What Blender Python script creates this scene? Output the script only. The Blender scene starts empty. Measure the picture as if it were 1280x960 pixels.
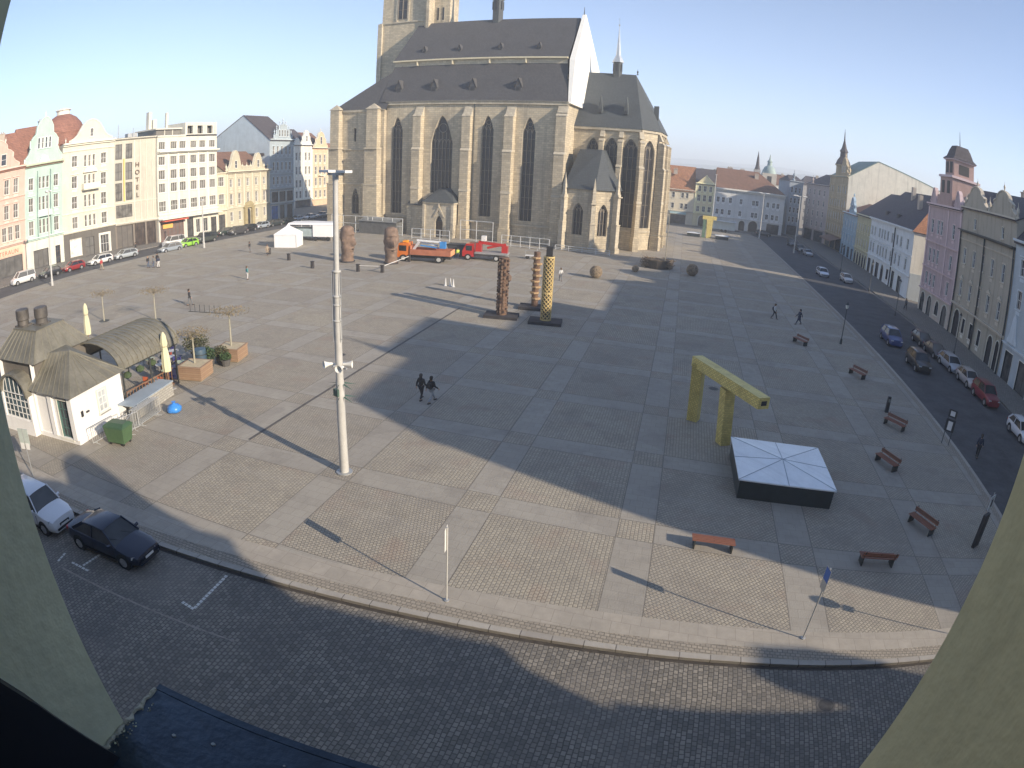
import bpy, bmesh, math, random
from mathutils import Matrix, Vector
R_=math.radians; PI=math.pi
SC=bpy.context.scene; COL=SC.collection
rnd=random.Random(7)
# ---------------------------------------------------------------- objects
def link(o,parent=None):
    COL.objects.link(o)
    if parent is not None: o.parent=parent
    return o
def tag(o,label=None,cat=None,group=None,kind=None):
    if label: o['label']=label
    if cat: o['category']=cat
    if group: o['group']=group
    if kind: o['kind']=kind
    return o
def thing(name,label,cat,loc=(0,0,0),rz=0,group=None,parent=None):
    o=bpy.data.objects.new(name,None); o.empty_display_size=.3
    COL.objects.link(o); o.location=loc; o.rotation_euler=(0,0,rz)
    return tag(o,label,cat,group)
def copy_tree(o,parent=None,loc=None,rz=None,label=None):
    kids=[c for c in ALLKIDS(o)]
    c=o.copy(); COL.objects.link(c)
    if parent is not None: c.parent=parent
    if loc is not None: c.location=loc
    if rz is not None: c.rotation_euler=(0,0,rz)
    if label: c['label']=label
    for k in kids: copy_tree(k,c)
    return c
_kid={}
def ALLKIDS(o): return list(o.children)
SPLIT={k:k for k in ('aerial','antenna_plate','cable_conduit','chimney','collar','eaves_beam','hoop','lamp_head','notch','paper','post','rim','string_course','wheel','wheel_arch','number_plate','grille','porch','sign_plate','small_notice','stair_turret','window_surround','chassis','portal','oriel','eaves','ear','eye','bracket','sign_disc','chipped_render')}
SPLIT.update({'hanging_planters':'hanging_planter','roof_gutter':'roof_gutter','windows':'window','rail':'rail','droppings':'dropping'})
class MB:
    def __init__(s): s.v=[]; s.f=[]; s.m=[]; s.mi=0
    def add(s,vs,fs,mi=None):
        b=len(s.v); s.v+=[tuple(v) for v in vs]; s.f+=[tuple(i+b for i in f) for f in fs]
        s.m+=[s.mi if mi is None else mi]*len(fs); return s
    def face(s,*vs,mi=None): return s.add(vs,[tuple(range(len(vs)))],mi)
    def box(s,x0,x1,y0,y1,z0,z1,mi=None):
        v=[(x,y,z) for z in(z0,z1) for y in(y0,y1) for x in(x0,x1)]
        return s.add(v,[(0,2,3,1),(4,5,7,6),(0,1,5,4),(2,6,7,3),(0,4,6,2),(1,3,7,5)],mi)
    def tbox(s,x0,x1,y0,y1,z0,z1,ix,iy,mi=None):   # top face inset
        v=[(x0,y0,z0),(x1,y0,z0),(x0,y1,z0),(x1,y1,z0),(x0+ix,y0+iy,z1),(x1-ix,y0+iy,z1),(x0+ix,y1-iy,z1),(x1-ix,y1-iy,z1)]
        return s.add(v,[(0,2,3,1),(4,5,7,6),(0,1,5,4),(2,6,7,3),(0,4,6,2),(1,3,7,5)],mi)
    def tube(s,p0,p1,r0,r1=None,n=8,mi=None,cap=True):
        r1=r0 if r1 is None else r1
        p0=Vector(p0);p1=Vector(p1); d=(p1-p0).normalized()
        a=d.orthogonal().normalized(); b=d.cross(a)
        if abs(d.z)>.99: a=Vector((1,0,0)); b=Vector((0,1,0))
        vs=[]
        for p,r in((p0,r0),(p1,r1)):
            for i in range(n):
                t=2*PI*(i+.5)/n; vs.append(p+a*(r*math.cos(t))+b*(r*math.sin(t)))
        fs=[(i,(i+1)%n,n+(i+1)%n,n+i) for i in range(n)]
        if cap: fs+=[tuple(range(n))[::-1],tuple(range(n,2*n))]
        return s.add(vs,fs,mi)
    def beam(s,p0,p1,w,h,mi=None):
        p0=Vector(p0);p1=Vector(p1); d=(p1-p0).normalized(); up=Vector((0,0,1))
        a=d.cross(up)
        if a.length<.01: a=Vector((1,0,0))
        a.normalize(); b=a.cross(d)
        vs=[p+a*(sx*w/2)+b*(sy*h/2) for p in(p0,p1) for sx,sy in((-1,-1),(1,-1),(1,1),(-1,1))]
        return s.add(vs,[(0,1,2,3),(7,6,5,4),(0,4,5,1),(1,5,6,2),(2,6,7,3),(3,7,4,0)],mi)
    def prism(s,poly,z0,z1,mi=None,mt=None):        # polygon in xy
        n=len(poly)
        s.add([(x,y,z0) for x,y in poly]+[(x,y,z1) for x,y in poly],[(i,(i+1)%n,n+(i+1)%n,n+i) for i in range(n)]+[tuple(range(n))[::-1]],mi)
        s.add([(x,y,z1) for x,y in poly],[tuple(range(n))],mi if mt is None else mt); return s
    def slab(s,poly,y0,y1,mi=None):                 # polygon in xz, thickness y
        n=len(poly)
        return s.add([(x,y0,z) for x,z in poly]+[(x,y1,z) for x,z in poly],[(i,(i+1)%n,n+(i+1)%n,n+i) for i in range(n)]+[tuple(range(n)),tuple(range(n,2*n))[::-1]],mi)
    def lathe(s,prof,c=(0,0,0),n=12,mi=None,ph=0):
        vs=[];fs=[]
        for r,z in prof:
            for i in range(n):
                t=2*PI*i/n+ph; vs.append((c[0]+r*math.cos(t),c[1]+r*math.sin(t),c[2]+z))
        for k in range(len(prof)-1):
            for i in range(n): fs.append((k*n+i,k*n+(i+1)%n,(k+1)*n+(i+1)%n,(k+1)*n+i))
        fs.append(tuple(range(n))[::-1]); fs.append(tuple(range((len(prof)-1)*n,len(prof)*n)))
        return s.add(vs,fs,mi)
    def loft(s,rings,mi=None,cap=True):
        n=len(rings[0]); vs=[p for r in rings for p in r]; fs=[]
        for k in range(len(rings)-1):
            for i in range(n): fs.append((k*n+i,k*n+(i+1)%n,(k+1)*n+(i+1)%n,(k+1)*n+i))
        if cap: fs+=[tuple(range(n))[::-1],tuple(range((len(rings)-1)*n,len(rings)*n))]
        return s.add(vs,fs,mi)
    def mesh(s,name,mats,smooth=None):
        me=bpy.data.meshes.new(name); me.from_pydata([tuple(map(float,v)) for v in s.v],[],s.f)
        for m in (mats if isinstance(mats,(list,tuple)) else [mats]): me.materials.append(m)
        for p,i in zip(me.polygons,s.m): p.material_index=i
        bm=bmesh.new(); bm.from_mesh(me)
        bmesh.ops.remove_doubles(bm,verts=bm.verts,dist=1e-4)
        bmesh.ops.recalc_face_normals(bm,faces=bm.faces); bm.to_mesh(me); bm.free()
        if smooth is not None:
            for p in me.polygons: p.use_smooth=True
            me.set_sharp_from_angle(angle=R_(smooth))
        me.update(); return me
    def clusters(s,e=.035):
        idx={}; p=list(range(len(s.f)))
        def f(i):
            while p[i]!=i: p[i]=p[p[i]]; i=p[i]
            return i
        for k,fc in enumerate(s.f):
            for v in fc:
                c=tuple(round(float(q),3) for q in s.v[v])
                if c in idx: p[f(k)]=f(idx[c])
                else: idx[c]=k
        g={}
        for k in range(len(s.f)): g.setdefault(f(k),[]).append(k)
        g=list(g.values()); bb=[]
        for l in g:
            vs=[s.v[v] for k in l for v in s.f[k]]; bb.append([(min(v[i] for v in vs)-e/2,max(v[i] for v in vs)+e/2) for i in range(3)])
        q=list(range(len(g)))
        def h(i):
            while q[i]!=i: i=q[i]
            return i
        for i in range(len(g)):
            for j in range(i):
                if all(bb[i][a][0]<=bb[j][a][1] and bb[j][a][0]<=bb[i][a][1] for a in range(3)): q[h(i)]=h(j)
        out={}
        for i in range(len(g)): out.setdefault(h(i),[]).extend(g[i])
        return list(out.values())
    def build(s,name,mats,parent=None,smooth=None,loc=None):
        if name in SPLIT:
            cl=s.clusters()
            if len(cl)>1:
                r=None
                for l in cl:
                    b=MB()
                    for k in sorted(l): b.add([s.v[v] for v in s.f[k]],[tuple(range(len(s.f[k])))],s.m[k])
                    o=bpy.data.objects.new(SPLIT[name],b.mesh(SPLIT[name],mats,smooth)); link(o,parent)
                    if loc is not None: o.location=loc
                    r=r or o
                return r
        o=bpy.data.objects.new(name,s.mesh(name,mats,smooth)); link(o,parent)
        if loc is not None: o.location=loc
        return o
def setting(o): o['kind']='structure'; return o
# ---------------------------------------------------------------- materials
def _new(name):
    m=bpy.data.materials.new(name); m.use_nodes=True; nt=m.node_tree; nt.nodes.clear()
    o=nt.nodes.new('ShaderNodeOutputMaterial'); b=nt.nodes.new('ShaderNodeBsdfPrincipled'); nt.links.new(b.outputs[0],o.inputs[0])
    return m,nt,b
class NT:
    def __init__(s,nt): s.nt=nt
    def n(s,t,**k):
        x=s.nt.nodes.new(t)
        for a,v in k.items(): setattr(x,a,v)
        return x
    def l(s,a,b): s.nt.links.new(a,b)
    def m(s,op,a,b=None,c=None):
        x=s.n('ShaderNodeMath',operation=op)
        for i,v in enumerate((a,b,c)):
            if v is None: continue
            if isinstance(v,(int,float)): x.inputs[i].default_value=v
            else: s.l(v,x.inputs[i])
        return x.outputs[0]
    def mix(s,f,a,b,bt='MIX'):
        x=s.n('ShaderNodeMix',data_type='RGBA',blend_type=bt)
        for i,v in ((0,f),(6,a),(7,b)):
            if isinstance(v,(int,float)): x.inputs[i].default_value=v
            elif isinstance(v,tuple): x.inputs[i].default_value=(*v[:3],1)
            else: s.l(v,x.inputs[i])
        return x.outputs[2]
    def noise(s,vec,scale,detail=4,rough=.55):
        x=s.n('ShaderNodeTexNoise'); x.inputs['Scale'].default_value=scale; x.inputs['Detail'].default_value=detail; x.inputs['Roughness'].default_value=rough
        if vec is not None: s.l(vec,x.inputs['Vector'])
        return x.outputs[0]
    def ramp(s,f,a,b,lo=0.,hi=1.):
        x=s.n('ShaderNodeMapRange'); x.inputs[1].default_value=a; x.inputs[2].default_value=b; x.inputs[3].default_value=lo; x.inputs[4].default_value=hi; s.l(f,x.inputs[0]); return x.outputs[0]
    def comb(s,a,b,c=0.):
        x=s.n('ShaderNodeCombineXYZ')
        for i,v in enumerate((a,b,c)):
            if isinstance(v,(int,float)): x.inputs[i].default_value=v
            else: s.l(v,x.inputs[i])
        return x.outputs[0]
    def bump(s,h,b,strength=.4,dist=.03):
        x=s.n('ShaderNodeBump'); x.inputs['Strength'].default_value=strength; x.inputs['Distance'].default_value=dist
        s.l(h,x.inputs['Height']); s.l(x.outputs[0],b.inputs['Normal'])
    def sep(s,v):
        x=s.n('ShaderNodeSeparateXYZ'); s.l(v,x.inputs[0]); return x.outputs
_mc={}
def mat(col,rough=.8,var=.12,scale=1.5,metal=0,bump=0,name=None,spec=None,dirt=0):
    key=(col,rough,var,scale,metal,bump,dirt)
    if key in _mc: return _mc[key]
    m,nt,b=_new(name or 'paint'); N=NT(nt)
    tc=N.n('ShaderNodeTexCoord').outputs['Object']
    n1=N.noise(tc,scale,5); n2=N.noise(tc,scale*7,3)
    f=N.m('ADD',N.m('MULTIPLY',n1,.65),N.m('MULTIPLY',n2,.35))
    c=N.mix(N.ramp(f,.35,.65),tuple(x*(1-var) for x in col),tuple(min(1,x*(1+var)) for x in col))
    if dirt:
        sx,sy,sz=N.sep(tc)
        st=N.noise(N.comb(N.m('MULTIPLY',N.m('ADD',sx,sy),1.3),0.,N.m('MULTIPLY',sz,.12)),1.,5,.6)
        c=N.mix(N.ramp(st,.52,.75,0,dirt),c,tuple(x*.35 for x in col))
    N.l(c,b.inputs['Base Color']); b.inputs['Roughness'].default_value=rough; b.inputs['Metallic'].default_value=metal
    if bump: N.bump(n2,b,bump,.02)
    _mc[key]=m; return m
def wallmat(col,dirt=.35,name='stucco'): return mat(col,.9,.09,.6,0,.25,name,dirt=dirt)
def brickmat(name,c1,c2,mc,bw,bh,ms,plane='wall',rough=.9,patch=.25,patchcol=(.08,.075,.07),bump=.5,ps=.12,bias=0,soot=0):
    m,nt,b=_new(name); N=NT(nt)
    tc=N.n('ShaderNodeTexCoord').outputs['Object']; x,y,z=N.sep(tc)
    if plane=='wall': v=N.comb(N.m('ADD',x,y),z)
    elif plane=='ground': v=N.comb(y,x)
    else: v=N.comb(x,y)
    br=N.n('ShaderNodeTexBrick'); N.l(v,br.inputs['Vector']); br.inputs['Scale'].default_value=1
    br.inputs['Brick Width'].default_value=bw; br.inputs['Row Height'].default_value=bh; br.inputs['Mortar Size'].default_value=ms
    br.inputs['Color1'].default_value=(*c1,1); br.inputs['Color2'].default_value=(*c2,1); br.inputs['Mortar'].default_value=(*mc,1); br.inputs['Bias'].default_value=bias
    n1=N.noise(tc,ps,6,.6); n2=N.noise(tc,3,4)
    c=N.mix(N.ramp(n2,.3,.7,0,.5),br.outputs[0],tuple(q*.7 for q in c1))
    c=N.mix(N.ramp(n1,.48,.72,0,patch),c,patchcol)
    if soot:
        st=N.noise(N.comb(N.m('MULTIPLY',N.m('ADD',x,y),.7),0.,N.m('MULTIPLY',z,.06)),1.,5,.65)
        c=N.mix(N.ramp(st,.5,.72,0,soot),c,patchcol)
    N.l(c,b.inputs['Base Color']); b.inputs['Roughness'].default_value=rough
    h=N.m('ADD',N.m('MULTIPLY',br.outputs['Fac'],-1.),N.m('MULTIPLY',n2,.5))
    N.bump(h,b,bump,.03); return m
def tilemat(name,col,row=.35,var=.25,rough=.8,patch=.3):
    return brickmat(name,tuple(q*(1+var) for q in col),tuple(q*(1-var) for q in col),tuple(q*.45 for q in col),.3,row,.02,'wall',rough,patch,tuple(q*.5 for q in col),.6,.35)
def glass(col=(.03,.035,.045),rough=.12):
    k=('g',col,rough)
    if k not in _mc:
        m,nt,b=_new('window_glass'); N=NT(nt); tc=N.n('ShaderNodeTexCoord').outputs['Object']
        n=N.noise(tc,.9,3); c=N.mix(N.ramp(n,.35,.65),col,tuple(q*2.2+.01 for q in col))
        oi=N.n('ShaderNodeObjectInfo'); c=N.mix(N.ramp(oi.outputs['Random'],.45,1.,0,.75),c,(.22,.21,.19)); N.l(c,b.inputs['Base Color'])
        b.inputs['Roughness'].default_value=rough; b.inputs['IOR'].default_value=1.5; _mc[k]=m
    return _mc[k]
GL=glass(); WHITE=mat((.72,.71,.68),.6,.05); DARK=mat((.03,.03,.033),.6,.2); IRON=mat((.055,.06,.06),.5,.2,metal=.4)
GALV=mat((.42,.43,.43),.45,.12,3,metal=.5); TRIM=mat((.7,.68,.6),.85,.06,dirt=.2); BLACKR=mat((.02,.02,.02),.85,.2)
# ---------------------------------------------------------------- camera, sky, sun
cd=bpy.data.cameras.new('camera'); cam=bpy.data.objects.new('camera',cd); COL.objects.link(cam)
cd.type='PANO'; cd.panorama_type='FISHEYE_LENS_POLYNOMIAL'
cd.sensor_fit='HORIZONTAL'; cd.sensor_width=36; cd.sensor_height=27; cd.fisheye_fov=R_(200)
cd.fisheye_polynomial_k0=0; cd.fisheye_polynomial_k1=-0.0451938; cd.fisheye_polynomial_k2=-0.00037095; cd.fisheye_polynomial_k3=5.773474e-05; cd.fisheye_polynomial_k4=-2.307079e-06
cd.shift_x=0.01793; cd.shift_y=-0.02742; cd.clip_start=.02; cd.clip_end=9000
cam.matrix_world=Matrix.Translation((0,0,15.2))@Matrix(((0.95366415,-0.13420115,0.26928561),(0.29774088,0.29213173,-0.90885061),(0.04330193,0.94691557,0.31855272))).to_4x4()
SC.camera=cam
SUN=Vector((.9484*math.cos(R_(22)),-.317*math.cos(R_(22)),math.sin(R_(22)))).normalized()
W=bpy.data.worlds.new('World'); SC.world=W; W.use_nodes=True; nt=W.node_tree; nt.nodes.clear()
sky=nt.nodes.new('ShaderNodeTexSky'); sky.sky_type='NISHITA'; sky.sun_disc=False
sky.sun_elevation=R_(22); sky.sun_rotation=math.atan2(SUN.x,SUN.y)
sky.altitude=1500; sky.air_density=.72; sky.dust_density=.45; sky.ozone_density=1.5
bg=nt.nodes.new('ShaderNodeBackground'); bg.inputs[1].default_value=.12
wo=nt.nodes.new('ShaderNodeOutputWorld'); nt.links.new(sky.outputs[0],bg.inputs[0]); nt.links.new(bg.outputs[0],wo.inputs[0])
sl=bpy.data.lights.new('sun','SUN'); sl.energy=3.9; sl.angle=R_(.5); sl.color=(1,.86,.68)
so=bpy.data.objects.new('sun',sl); COL.objects.link(so); so.rotation_euler=SUN.to_track_quat('Z','Y').to_euler()
vs=SC.view_settings; vs.view_transform='Standard'; vs.look='None'; vs.exposure=1.12; vs.gamma=1; vs.use_curve_mapping=False
SC.render.engine='CYCLES'; SC.cycles.use_denoising=True; SC.cycles.max_bounces=5; SC.cycles.diffuse_bounces=3; SC.cycles.glossy_bounces=2; SC.cycles.transmission_bounces=2; SC.cycles.sample_clamp_indirect=6; SC.cycles.volume_bounces=1
# ---------------------------------------------------------------- ground
def gmat():
    m,nt,b=_new('plaza_paving'); N=NT(nt); tc=N.n('ShaderNodeTexCoord').outputs['Object']; x,y,z=N.sep(tc)
    u=N.m('DIVIDE',N.m('SUBTRACT',x,.72),7.35); v=N.m('DIVIDE',N.m('SUBTRACT',y,22.97),7.37)
    fu=N.m('FRACT',u); fv=N.m('FRACT',v)
    A=N.m('GREATER_THAN',fu,1-1.66/7.35); B=N.m('LESS_THAN',fv,1.55/7.37)
    sm=N.m('ABSOLUTE',N.m('SUBTRACT',A,B))
    warp=N.noise(tc,1.7,3); wv=N.m('MULTIPLY',N.m('SUBTRACT',warp,.5),.07)
    cell=N.n('ShaderNodeTexWhiteNoise',noise_dimensions='2D'); N.l(N.comb(N.m('FLOOR',u),N.m('FLOOR',v)),cell.inputs['Vector'])
    def brick(vec,w,h,ms,c1,c2,mc):
        br=N.n('ShaderNodeTexBrick'); N.l(vec,br.inputs['Vector']); br.inputs['Scale'].default_value=1
        br.inputs['Brick Width'].default_value=w; br.inputs['Row Height'].default_value=h; br.inputs['Mortar Size'].default_value=ms; br.inputs['Mortar Smooth'].default_value=.4
        br.inputs['Color1'].default_value=(*c1,1); br.inputs['Color2'].default_value=(*c2,1); br.inputs['Mortar'].default_value=(*mc,1); return br
    s=brick(N.comb(N.m('ADD',y,wv),N.m('ADD',x,wv)),.19,.17,.024,(.46,.41,.315),(.355,.318,.25),(.23,.205,.165))
    d=brick(N.comb(N.m('MULTIPLY',N.m('ADD',N.m('ADD',x,y),wv),.7071),N.m('MULTIPLY',N.m('SUBTRACT',y,x),.7071)),.17,.16,.026,(.455,.405,.315),(.35,.312,.248),(.23,.205,.165))
    sel=N.m('GREATER_THAN',cell.outputs[0],.5)
    sett=N.mix(sel,s.outputs[0],d.outputs[0])
    p=brick(N.comb(x,y),.62,.55,.012,(.375,.345,.29),(.345,.315,.265),(.265,.242,.2))
    big=N.noise(tc,.09,5,.6); med=N.noise(tc,.8,5,.65); fine=N.noise(tc,14,2)
    c=N.mix(sm,sett,p.outputs[0])
    # worn tone per field, reddish porphyry scatter
    red=N.noise(tc,.45,3)
    c=N.mix(N.m('MULTIPLY',N.ramp(red,.55,.7,0,.35),N.m('SUBTRACT',1.,sm)),c,(.30,.19,.14))
    c=N.mix(N.ramp(big,.35,.7,0,.45),c,(.27,.245,.21))
    c=N.mix(N.ramp(med,.55,.8,0,.3),c,(.16,.145,.125))
    c=N.mix(N.m('MULTIPLY',cell.outputs[0],.12),c,(.2,.18,.16))
    streak=N.noise(N.comb(N.m('MULTIPLY',x,.12),N.m('MULTIPLY',y,.9)),1.,4,.6)
    c=N.mix(N.ramp(streak,.5,.75,0,.22),c,(.4,.37,.33))
    # open joints where bands meet the setts
    e1=N.m('LESS_THAN',N.m('ABSOLUTE',N.m('SUBTRACT',fu,.5)),.4965); e2=N.m('LESS_THAN',N.m('ABSOLUTE',N.m('SUBTRACT',fv,.5)),.4965)
    e3=N.m('GREATER_THAN',N.m('ABSOLUTE',N.m('SUBTRACT',fu,1-1.66/7.35)),.0035); e4=N.m('GREATER_THAN',N.m('ABSOLUTE',N.m('SUBTRACT',fv,1.55/7.37)),.0035)
    e=N.m('MULTIPLY',N.m('MULTIPLY',e1,e2),N.m('MULTIPLY',e3,e4))
    c=N.mix(N.m('MULTIPLY',N.m('SUBTRACT',1.,e),.55),c,(.09,.08,.07))
    patch=N.noise(tc,.28,2,.3); c=N.mix(N.ramp(patch,.60,.61,0,.16),c,(.17,.15,.13)); wear=N.noise(N.comb(N.m('MULTIPLY',x,.5),N.m('MULTIPLY',y,.5)),1.,6,.75); c=N.mix(N.ramp(wear,.5,.68,0,.38),c,(.2,.18,.155))
    spots=N.n('ShaderNodeTexVoronoi'); N.l(tc,spots.inputs['Vector']); spots.inputs['Scale'].default_value=1.9
    c=N.mix(N.ramp(spots.outputs['Distance'],.03,.06,.5,0),c,(.07,.065,.06))
    N.l(c,b.inputs['Base Color']); b.inputs['Roughness'].default_value=.85
    h=N.m('MULTIPLY',N.m('SUBTRACT',1.,sm),N.m('SUBTRACT',1.,N.m('ADD',N.m('MULTIPLY',s.outputs['Fac'],N.m('SUBTRACT',1.,sel)),N.m('MULTIPLY',d.outputs['Fac'],sel))))
    N.bump(N.m('ADD',h,N.m('MULTIPLY',fine,.4)),b,.6,.03); return m
PLAZA=gmat()
def roadmat():
    m,nt,b=_new('sett_road'); N=NT(nt); tc=N.n('ShaderNodeTexCoord').outputs['Object']; x,y,z=N.sep(tc)
    warp=N.noise(tc,.9,3); wv=N.m('MULTIPLY',N.m('SUBTRACT',warp,.5),.16)
    br=N.n('ShaderNodeTexBrick'); N.l(N.comb(N.m('ADD',y,wv),N.m('ADD',x,wv)),br.inputs['Vector']); br.inputs['Scale'].default_value=1
    for k,v in (('Brick Width',.2),('Row Height',.172),('Mortar Size',.022),('Mortar Smooth',.5)): br.inputs[k].default_value=v
    for k,v in (('Color1',(.30,.27,.225,1)),('Color2',(.17,.155,.13,1)),('Mortar',(.095,.087,.075,1))): br.inputs[k].default_value=v
    n=N.noise(tc,.5,6,.7); n2=N.noise(tc,20,2); n3=N.noise(tc,.13,4,.6); c=N.mix(N.ramp(n,.4,.65,0,.55),br.outputs[0],(.12,.11,.1)); c=N.mix(N.ramp(n3,.5,.7,0,.4),c,(.3,.27,.23))
    N.l(c,b.inputs['Base Color']); b.inputs['Roughness'].default_value=.72
    N.bump(N.m('ADD',N.m('MULTIPLY',br.outputs['Fac'],-1.),N.m('MULTIPLY',n2,.4)),b,.8,.03); return m
ROADS=roadmat()
ASPH=mat((.075,.075,.078),.85,.3,.5,bump=.3,name='asphalt')
PAVE=brickmat('sidewalk_paving',(.27,.25,.22),(.2,.185,.165),(.1,.09,.08),.3,.3,.02,'flat',.85,.3,(.13,.12,.11),.4,.3)
KERB=brickmat('granite_kerb',(.42,.39,.34),(.34,.31,.27),(.1,.09,.08),1.1,9,.02,'flat',.8,.25,(.2,.18,.16),.3,.6)
EARTH=mat((.11,.11,.07),.95,.35,.004,name='far_land')
def sheet(name,poly,z,m): return setting(MB().face(*[(x,y,z) for x,y in poly]).build(name,m))
g=MB(); g.face((-4400,-400,-.14),(4400,-400,-.14),(4400,5200,-.14),(-4400,5200,-.14)); setting(g.build('ground',EARTH))
def ks(x): return 16.05+.083*(x) if x<4 else 16.38+.055*(x-4)   # south kerb line
sheet('town_ground',[(-400,-150),(300,-150),(300,600),(-400,600)],-.132,mat((.17,.16,.145),.9,.25,.3,name='town_paving'))
sheet('south_road',[(-140,-5),(140,12),(140,31),(-140,10)],-.124,ROADS)
sheet('east_road',[(21,12.5),(34,13),(34,230),(21,230)],-.120,ASPH)
sheet('west_road',[(-94.5,8),(-84,8),(-82,200),(-92,200)],-.120,ASPH)
# plaza slab with rounded corners
pl=[(x,ks(x)) for x in (-83,-60,-40,-20,-10,0,4,10,14,17)]+[(19.2,17.6),(21,18.9),(22,20.8),(22.35,23),(22.4,60),(22.2,120),(22.2,176),(20,186),(10,188),(-82,190)]
def inset_poly(p,d):
    out=[];n=len(p)
    for i in range(n):
        a=Vector(p[i-1]);b=Vector(p[i]);c=Vector(p[(i+1)%n]); e=((b-a).normalized()+(c-b).normalized()).normalized(); nn=Vector((-e.y,e.x)); q=b+nn*d; out.append((q.x,q.y))
    return out
setting(MB().prism(pl,-.12,-.002).build('plaza_base',KERB))
inn=inset_poly(pl,.26)
setting(MB().face(*[(x,y,.004) for x,y in inn]).build('plaza',PLAZA))
kb=MB(); n=len(pl)
for i in range(n-1):
    a,b2=pl[i],pl[i+1]; c,d=inn[i+1],inn[i]
    kb.add([(*a,-.12),(*b2,-.12),(*c,-.12),(*d,-.12),(*a,.012),(*b2,.012),(*c,.012),(*d,.012)],[(0,1,5,4),(4,5,6,7),(2,3,7,6)])
setting(kb.build('kerb',KERB))
in2=inset_poly(pl,.3); in3=inset_poly(pl,.78)
gt=MB(); out=inset_poly(pl,-.16)
for i in range(12): gt.face(*[(x,y,-.1175) for x,y in (out[i],out[i+1],pl[i+1],pl[i])])
setting(gt.build('gutter',mat((.06,.052,.045),.9,.3,3)))
st=MB()
for i in range(n-1): st.face(*[(x,y,.009) for x,y in (in2[i],in2[i+1],in3[i+1],in3[i])])
setting(st.build('kerb_setts',brickmat('kerb_sett_strip',(.4,.35,.28),(.3,.265,.215),(.17,.15,.12),.2,.16,.02,'flat',.85,.3,(.2,.18,.15),.5,.5)))
in4=inset_poly(pl,.82); in5=inset_poly(pl,1.9); st=MB()
for i in range(12): st.face(*[(x,y,.0125) for x,y in (in4[i],in4[i+1],in5[i+1],in5[i])])
setting(st.build('edge_slabs',brickmat('smooth_slabs',(.43,.385,.32),(.39,.35,.29),(.3,.265,.22),.7,.7,.012,'flat',.8,.35,(.22,.2,.17),.2,.4)))
setting(MB().box(-21.5,-21.32,24.7,59,.004,.011).build('drain_channel',mat((.1,.09,.08),.7,.2)))
# sidewalks
def walk(name,poly): return setting(MB().prism(poly,-.12,.01,0,0).build(name,PAVE))
walk('east_sidewalk',[(34,13.5),(40.3,13.5),(44,230),(35.5,230)])
walk('west_sidewalk',[(-103,0),(-93.6,0),(-91.5,60),(-89,110),(-91,140),(-100,155),(-104,225),(-116,225),(-116,134),(-103,134)])
walk('south_sidewalk',[(-140,-11.6),(140,11.6),(140,14.6),(-140,-8.6)])
walk('north_sidewalk',[(-90,191.5),(33,191.5),(33,197),(-90,197)])
# road markings
MK=mat((.62,.61,.57),.8,.25,9,name='road_paint')
mk=MB()
def dash(x0,y0,x1,y1,w,n,gap=.25):
    for i in range(n):
        a=i/n; b=(i+1-gap)/n; dx,dy=x1-x0,y1-y0; L=math.hypot(dx,dy); nx,ny=-dy/L*w/2,dx/L*w/2
        p=[(x0+dx*a+nx,y0+dy*a+ny),(x0+dx*b+nx,y0+dy*b+ny),(x0+dx*b-nx,y0+dy*b-ny),(x0+dx*a-nx,y0+dy*a-ny)]
        mk.face(*[(x,y,-.1195) for x,y in p])
dash(-14.75,14.5,-14.6,12.2,.13,12,.2); dash(-14.6,12.2,-15.3,12.28,.13,4,.2)
dash(-20.6,12.9,-20.7,11.4,.13,8,.2); dash(-20.2,11.35,-21.4,11.25,.12,5,.2); dash(-22.2,11.5,-22.0,10.8,.12,3,.2)
setting(mk.build('parking_lines',MK))
setting(MB().add([(-21.4,10.62,-.1192),(-12.2,11.55,-.1192),(-12.2,11.62,-.1192),(-21.4,10.72,-.1192)],[(0,1,2,3)]).build('kerb_line',mat((.3,.26,.22),.8,.3,6)))
# distant hills
def hills():
    g=MB(); rr=random.Random(3)
    for k,(d,h,az0,az1) in enumerate(((2600,95,-70,70),(3900,165,-60,60))):
        N=90; pts=[]
        ph=[rr.random()*6 for _ in range(5)]
        for i in range(N+1):
            az=R_(az0+(az1-az0)*i/N); t=i/N*10
            hh=h*(.62+.2*math.sin(t*1.1+ph[0])+.13*math.sin(t*2.7+ph[1])+.05*math.sin(t*7+ph[2])+.02*math.sin(t*17+ph[3]))
            pts.append((az,hh))
        for (a,h1),(b,h2) in zip(pts,pts[1:]):
            P=lambda az,dd,z:(math.sin(az)*dd,math.cos(az)*dd,z)
            g.face(P(a,d-900,-.2),P(b,d-900,-.2),P(b,d,h2),P(a,d,h1)); g.face(P(a,d,h1),P(b,d,h2),P(b,d+900,-.2),P(a,d+900,-.2))
    setting(g.build('hills',mat((.09,.105,.085),.95,.3,.01),smooth=60))
hills()

b=MB(); b.box(-4600,4600,-480,5400,-1.3,175); me=b.mesh('haze',[]) ; hz=link(bpy.data.objects.new('haze',me)); hz['kind']='stuff'
m=bpy.data.materials.new('haze_air'); m.use_nodes=True; nt=m.node_tree; nt.nodes.clear(); o=nt.nodes.new('ShaderNodeOutputMaterial'); v=nt.nodes.new('ShaderNodeVolumePrincipled'); v.inputs['Color'].default_value=(.86,.92,.99,1); v.inputs['Density'].default_value=.00072; v.inputs['Anisotropy'].default_value=0.; nt.links.new(v.outputs[0],o.inputs['Volume']); me.materials.append(m)
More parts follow.
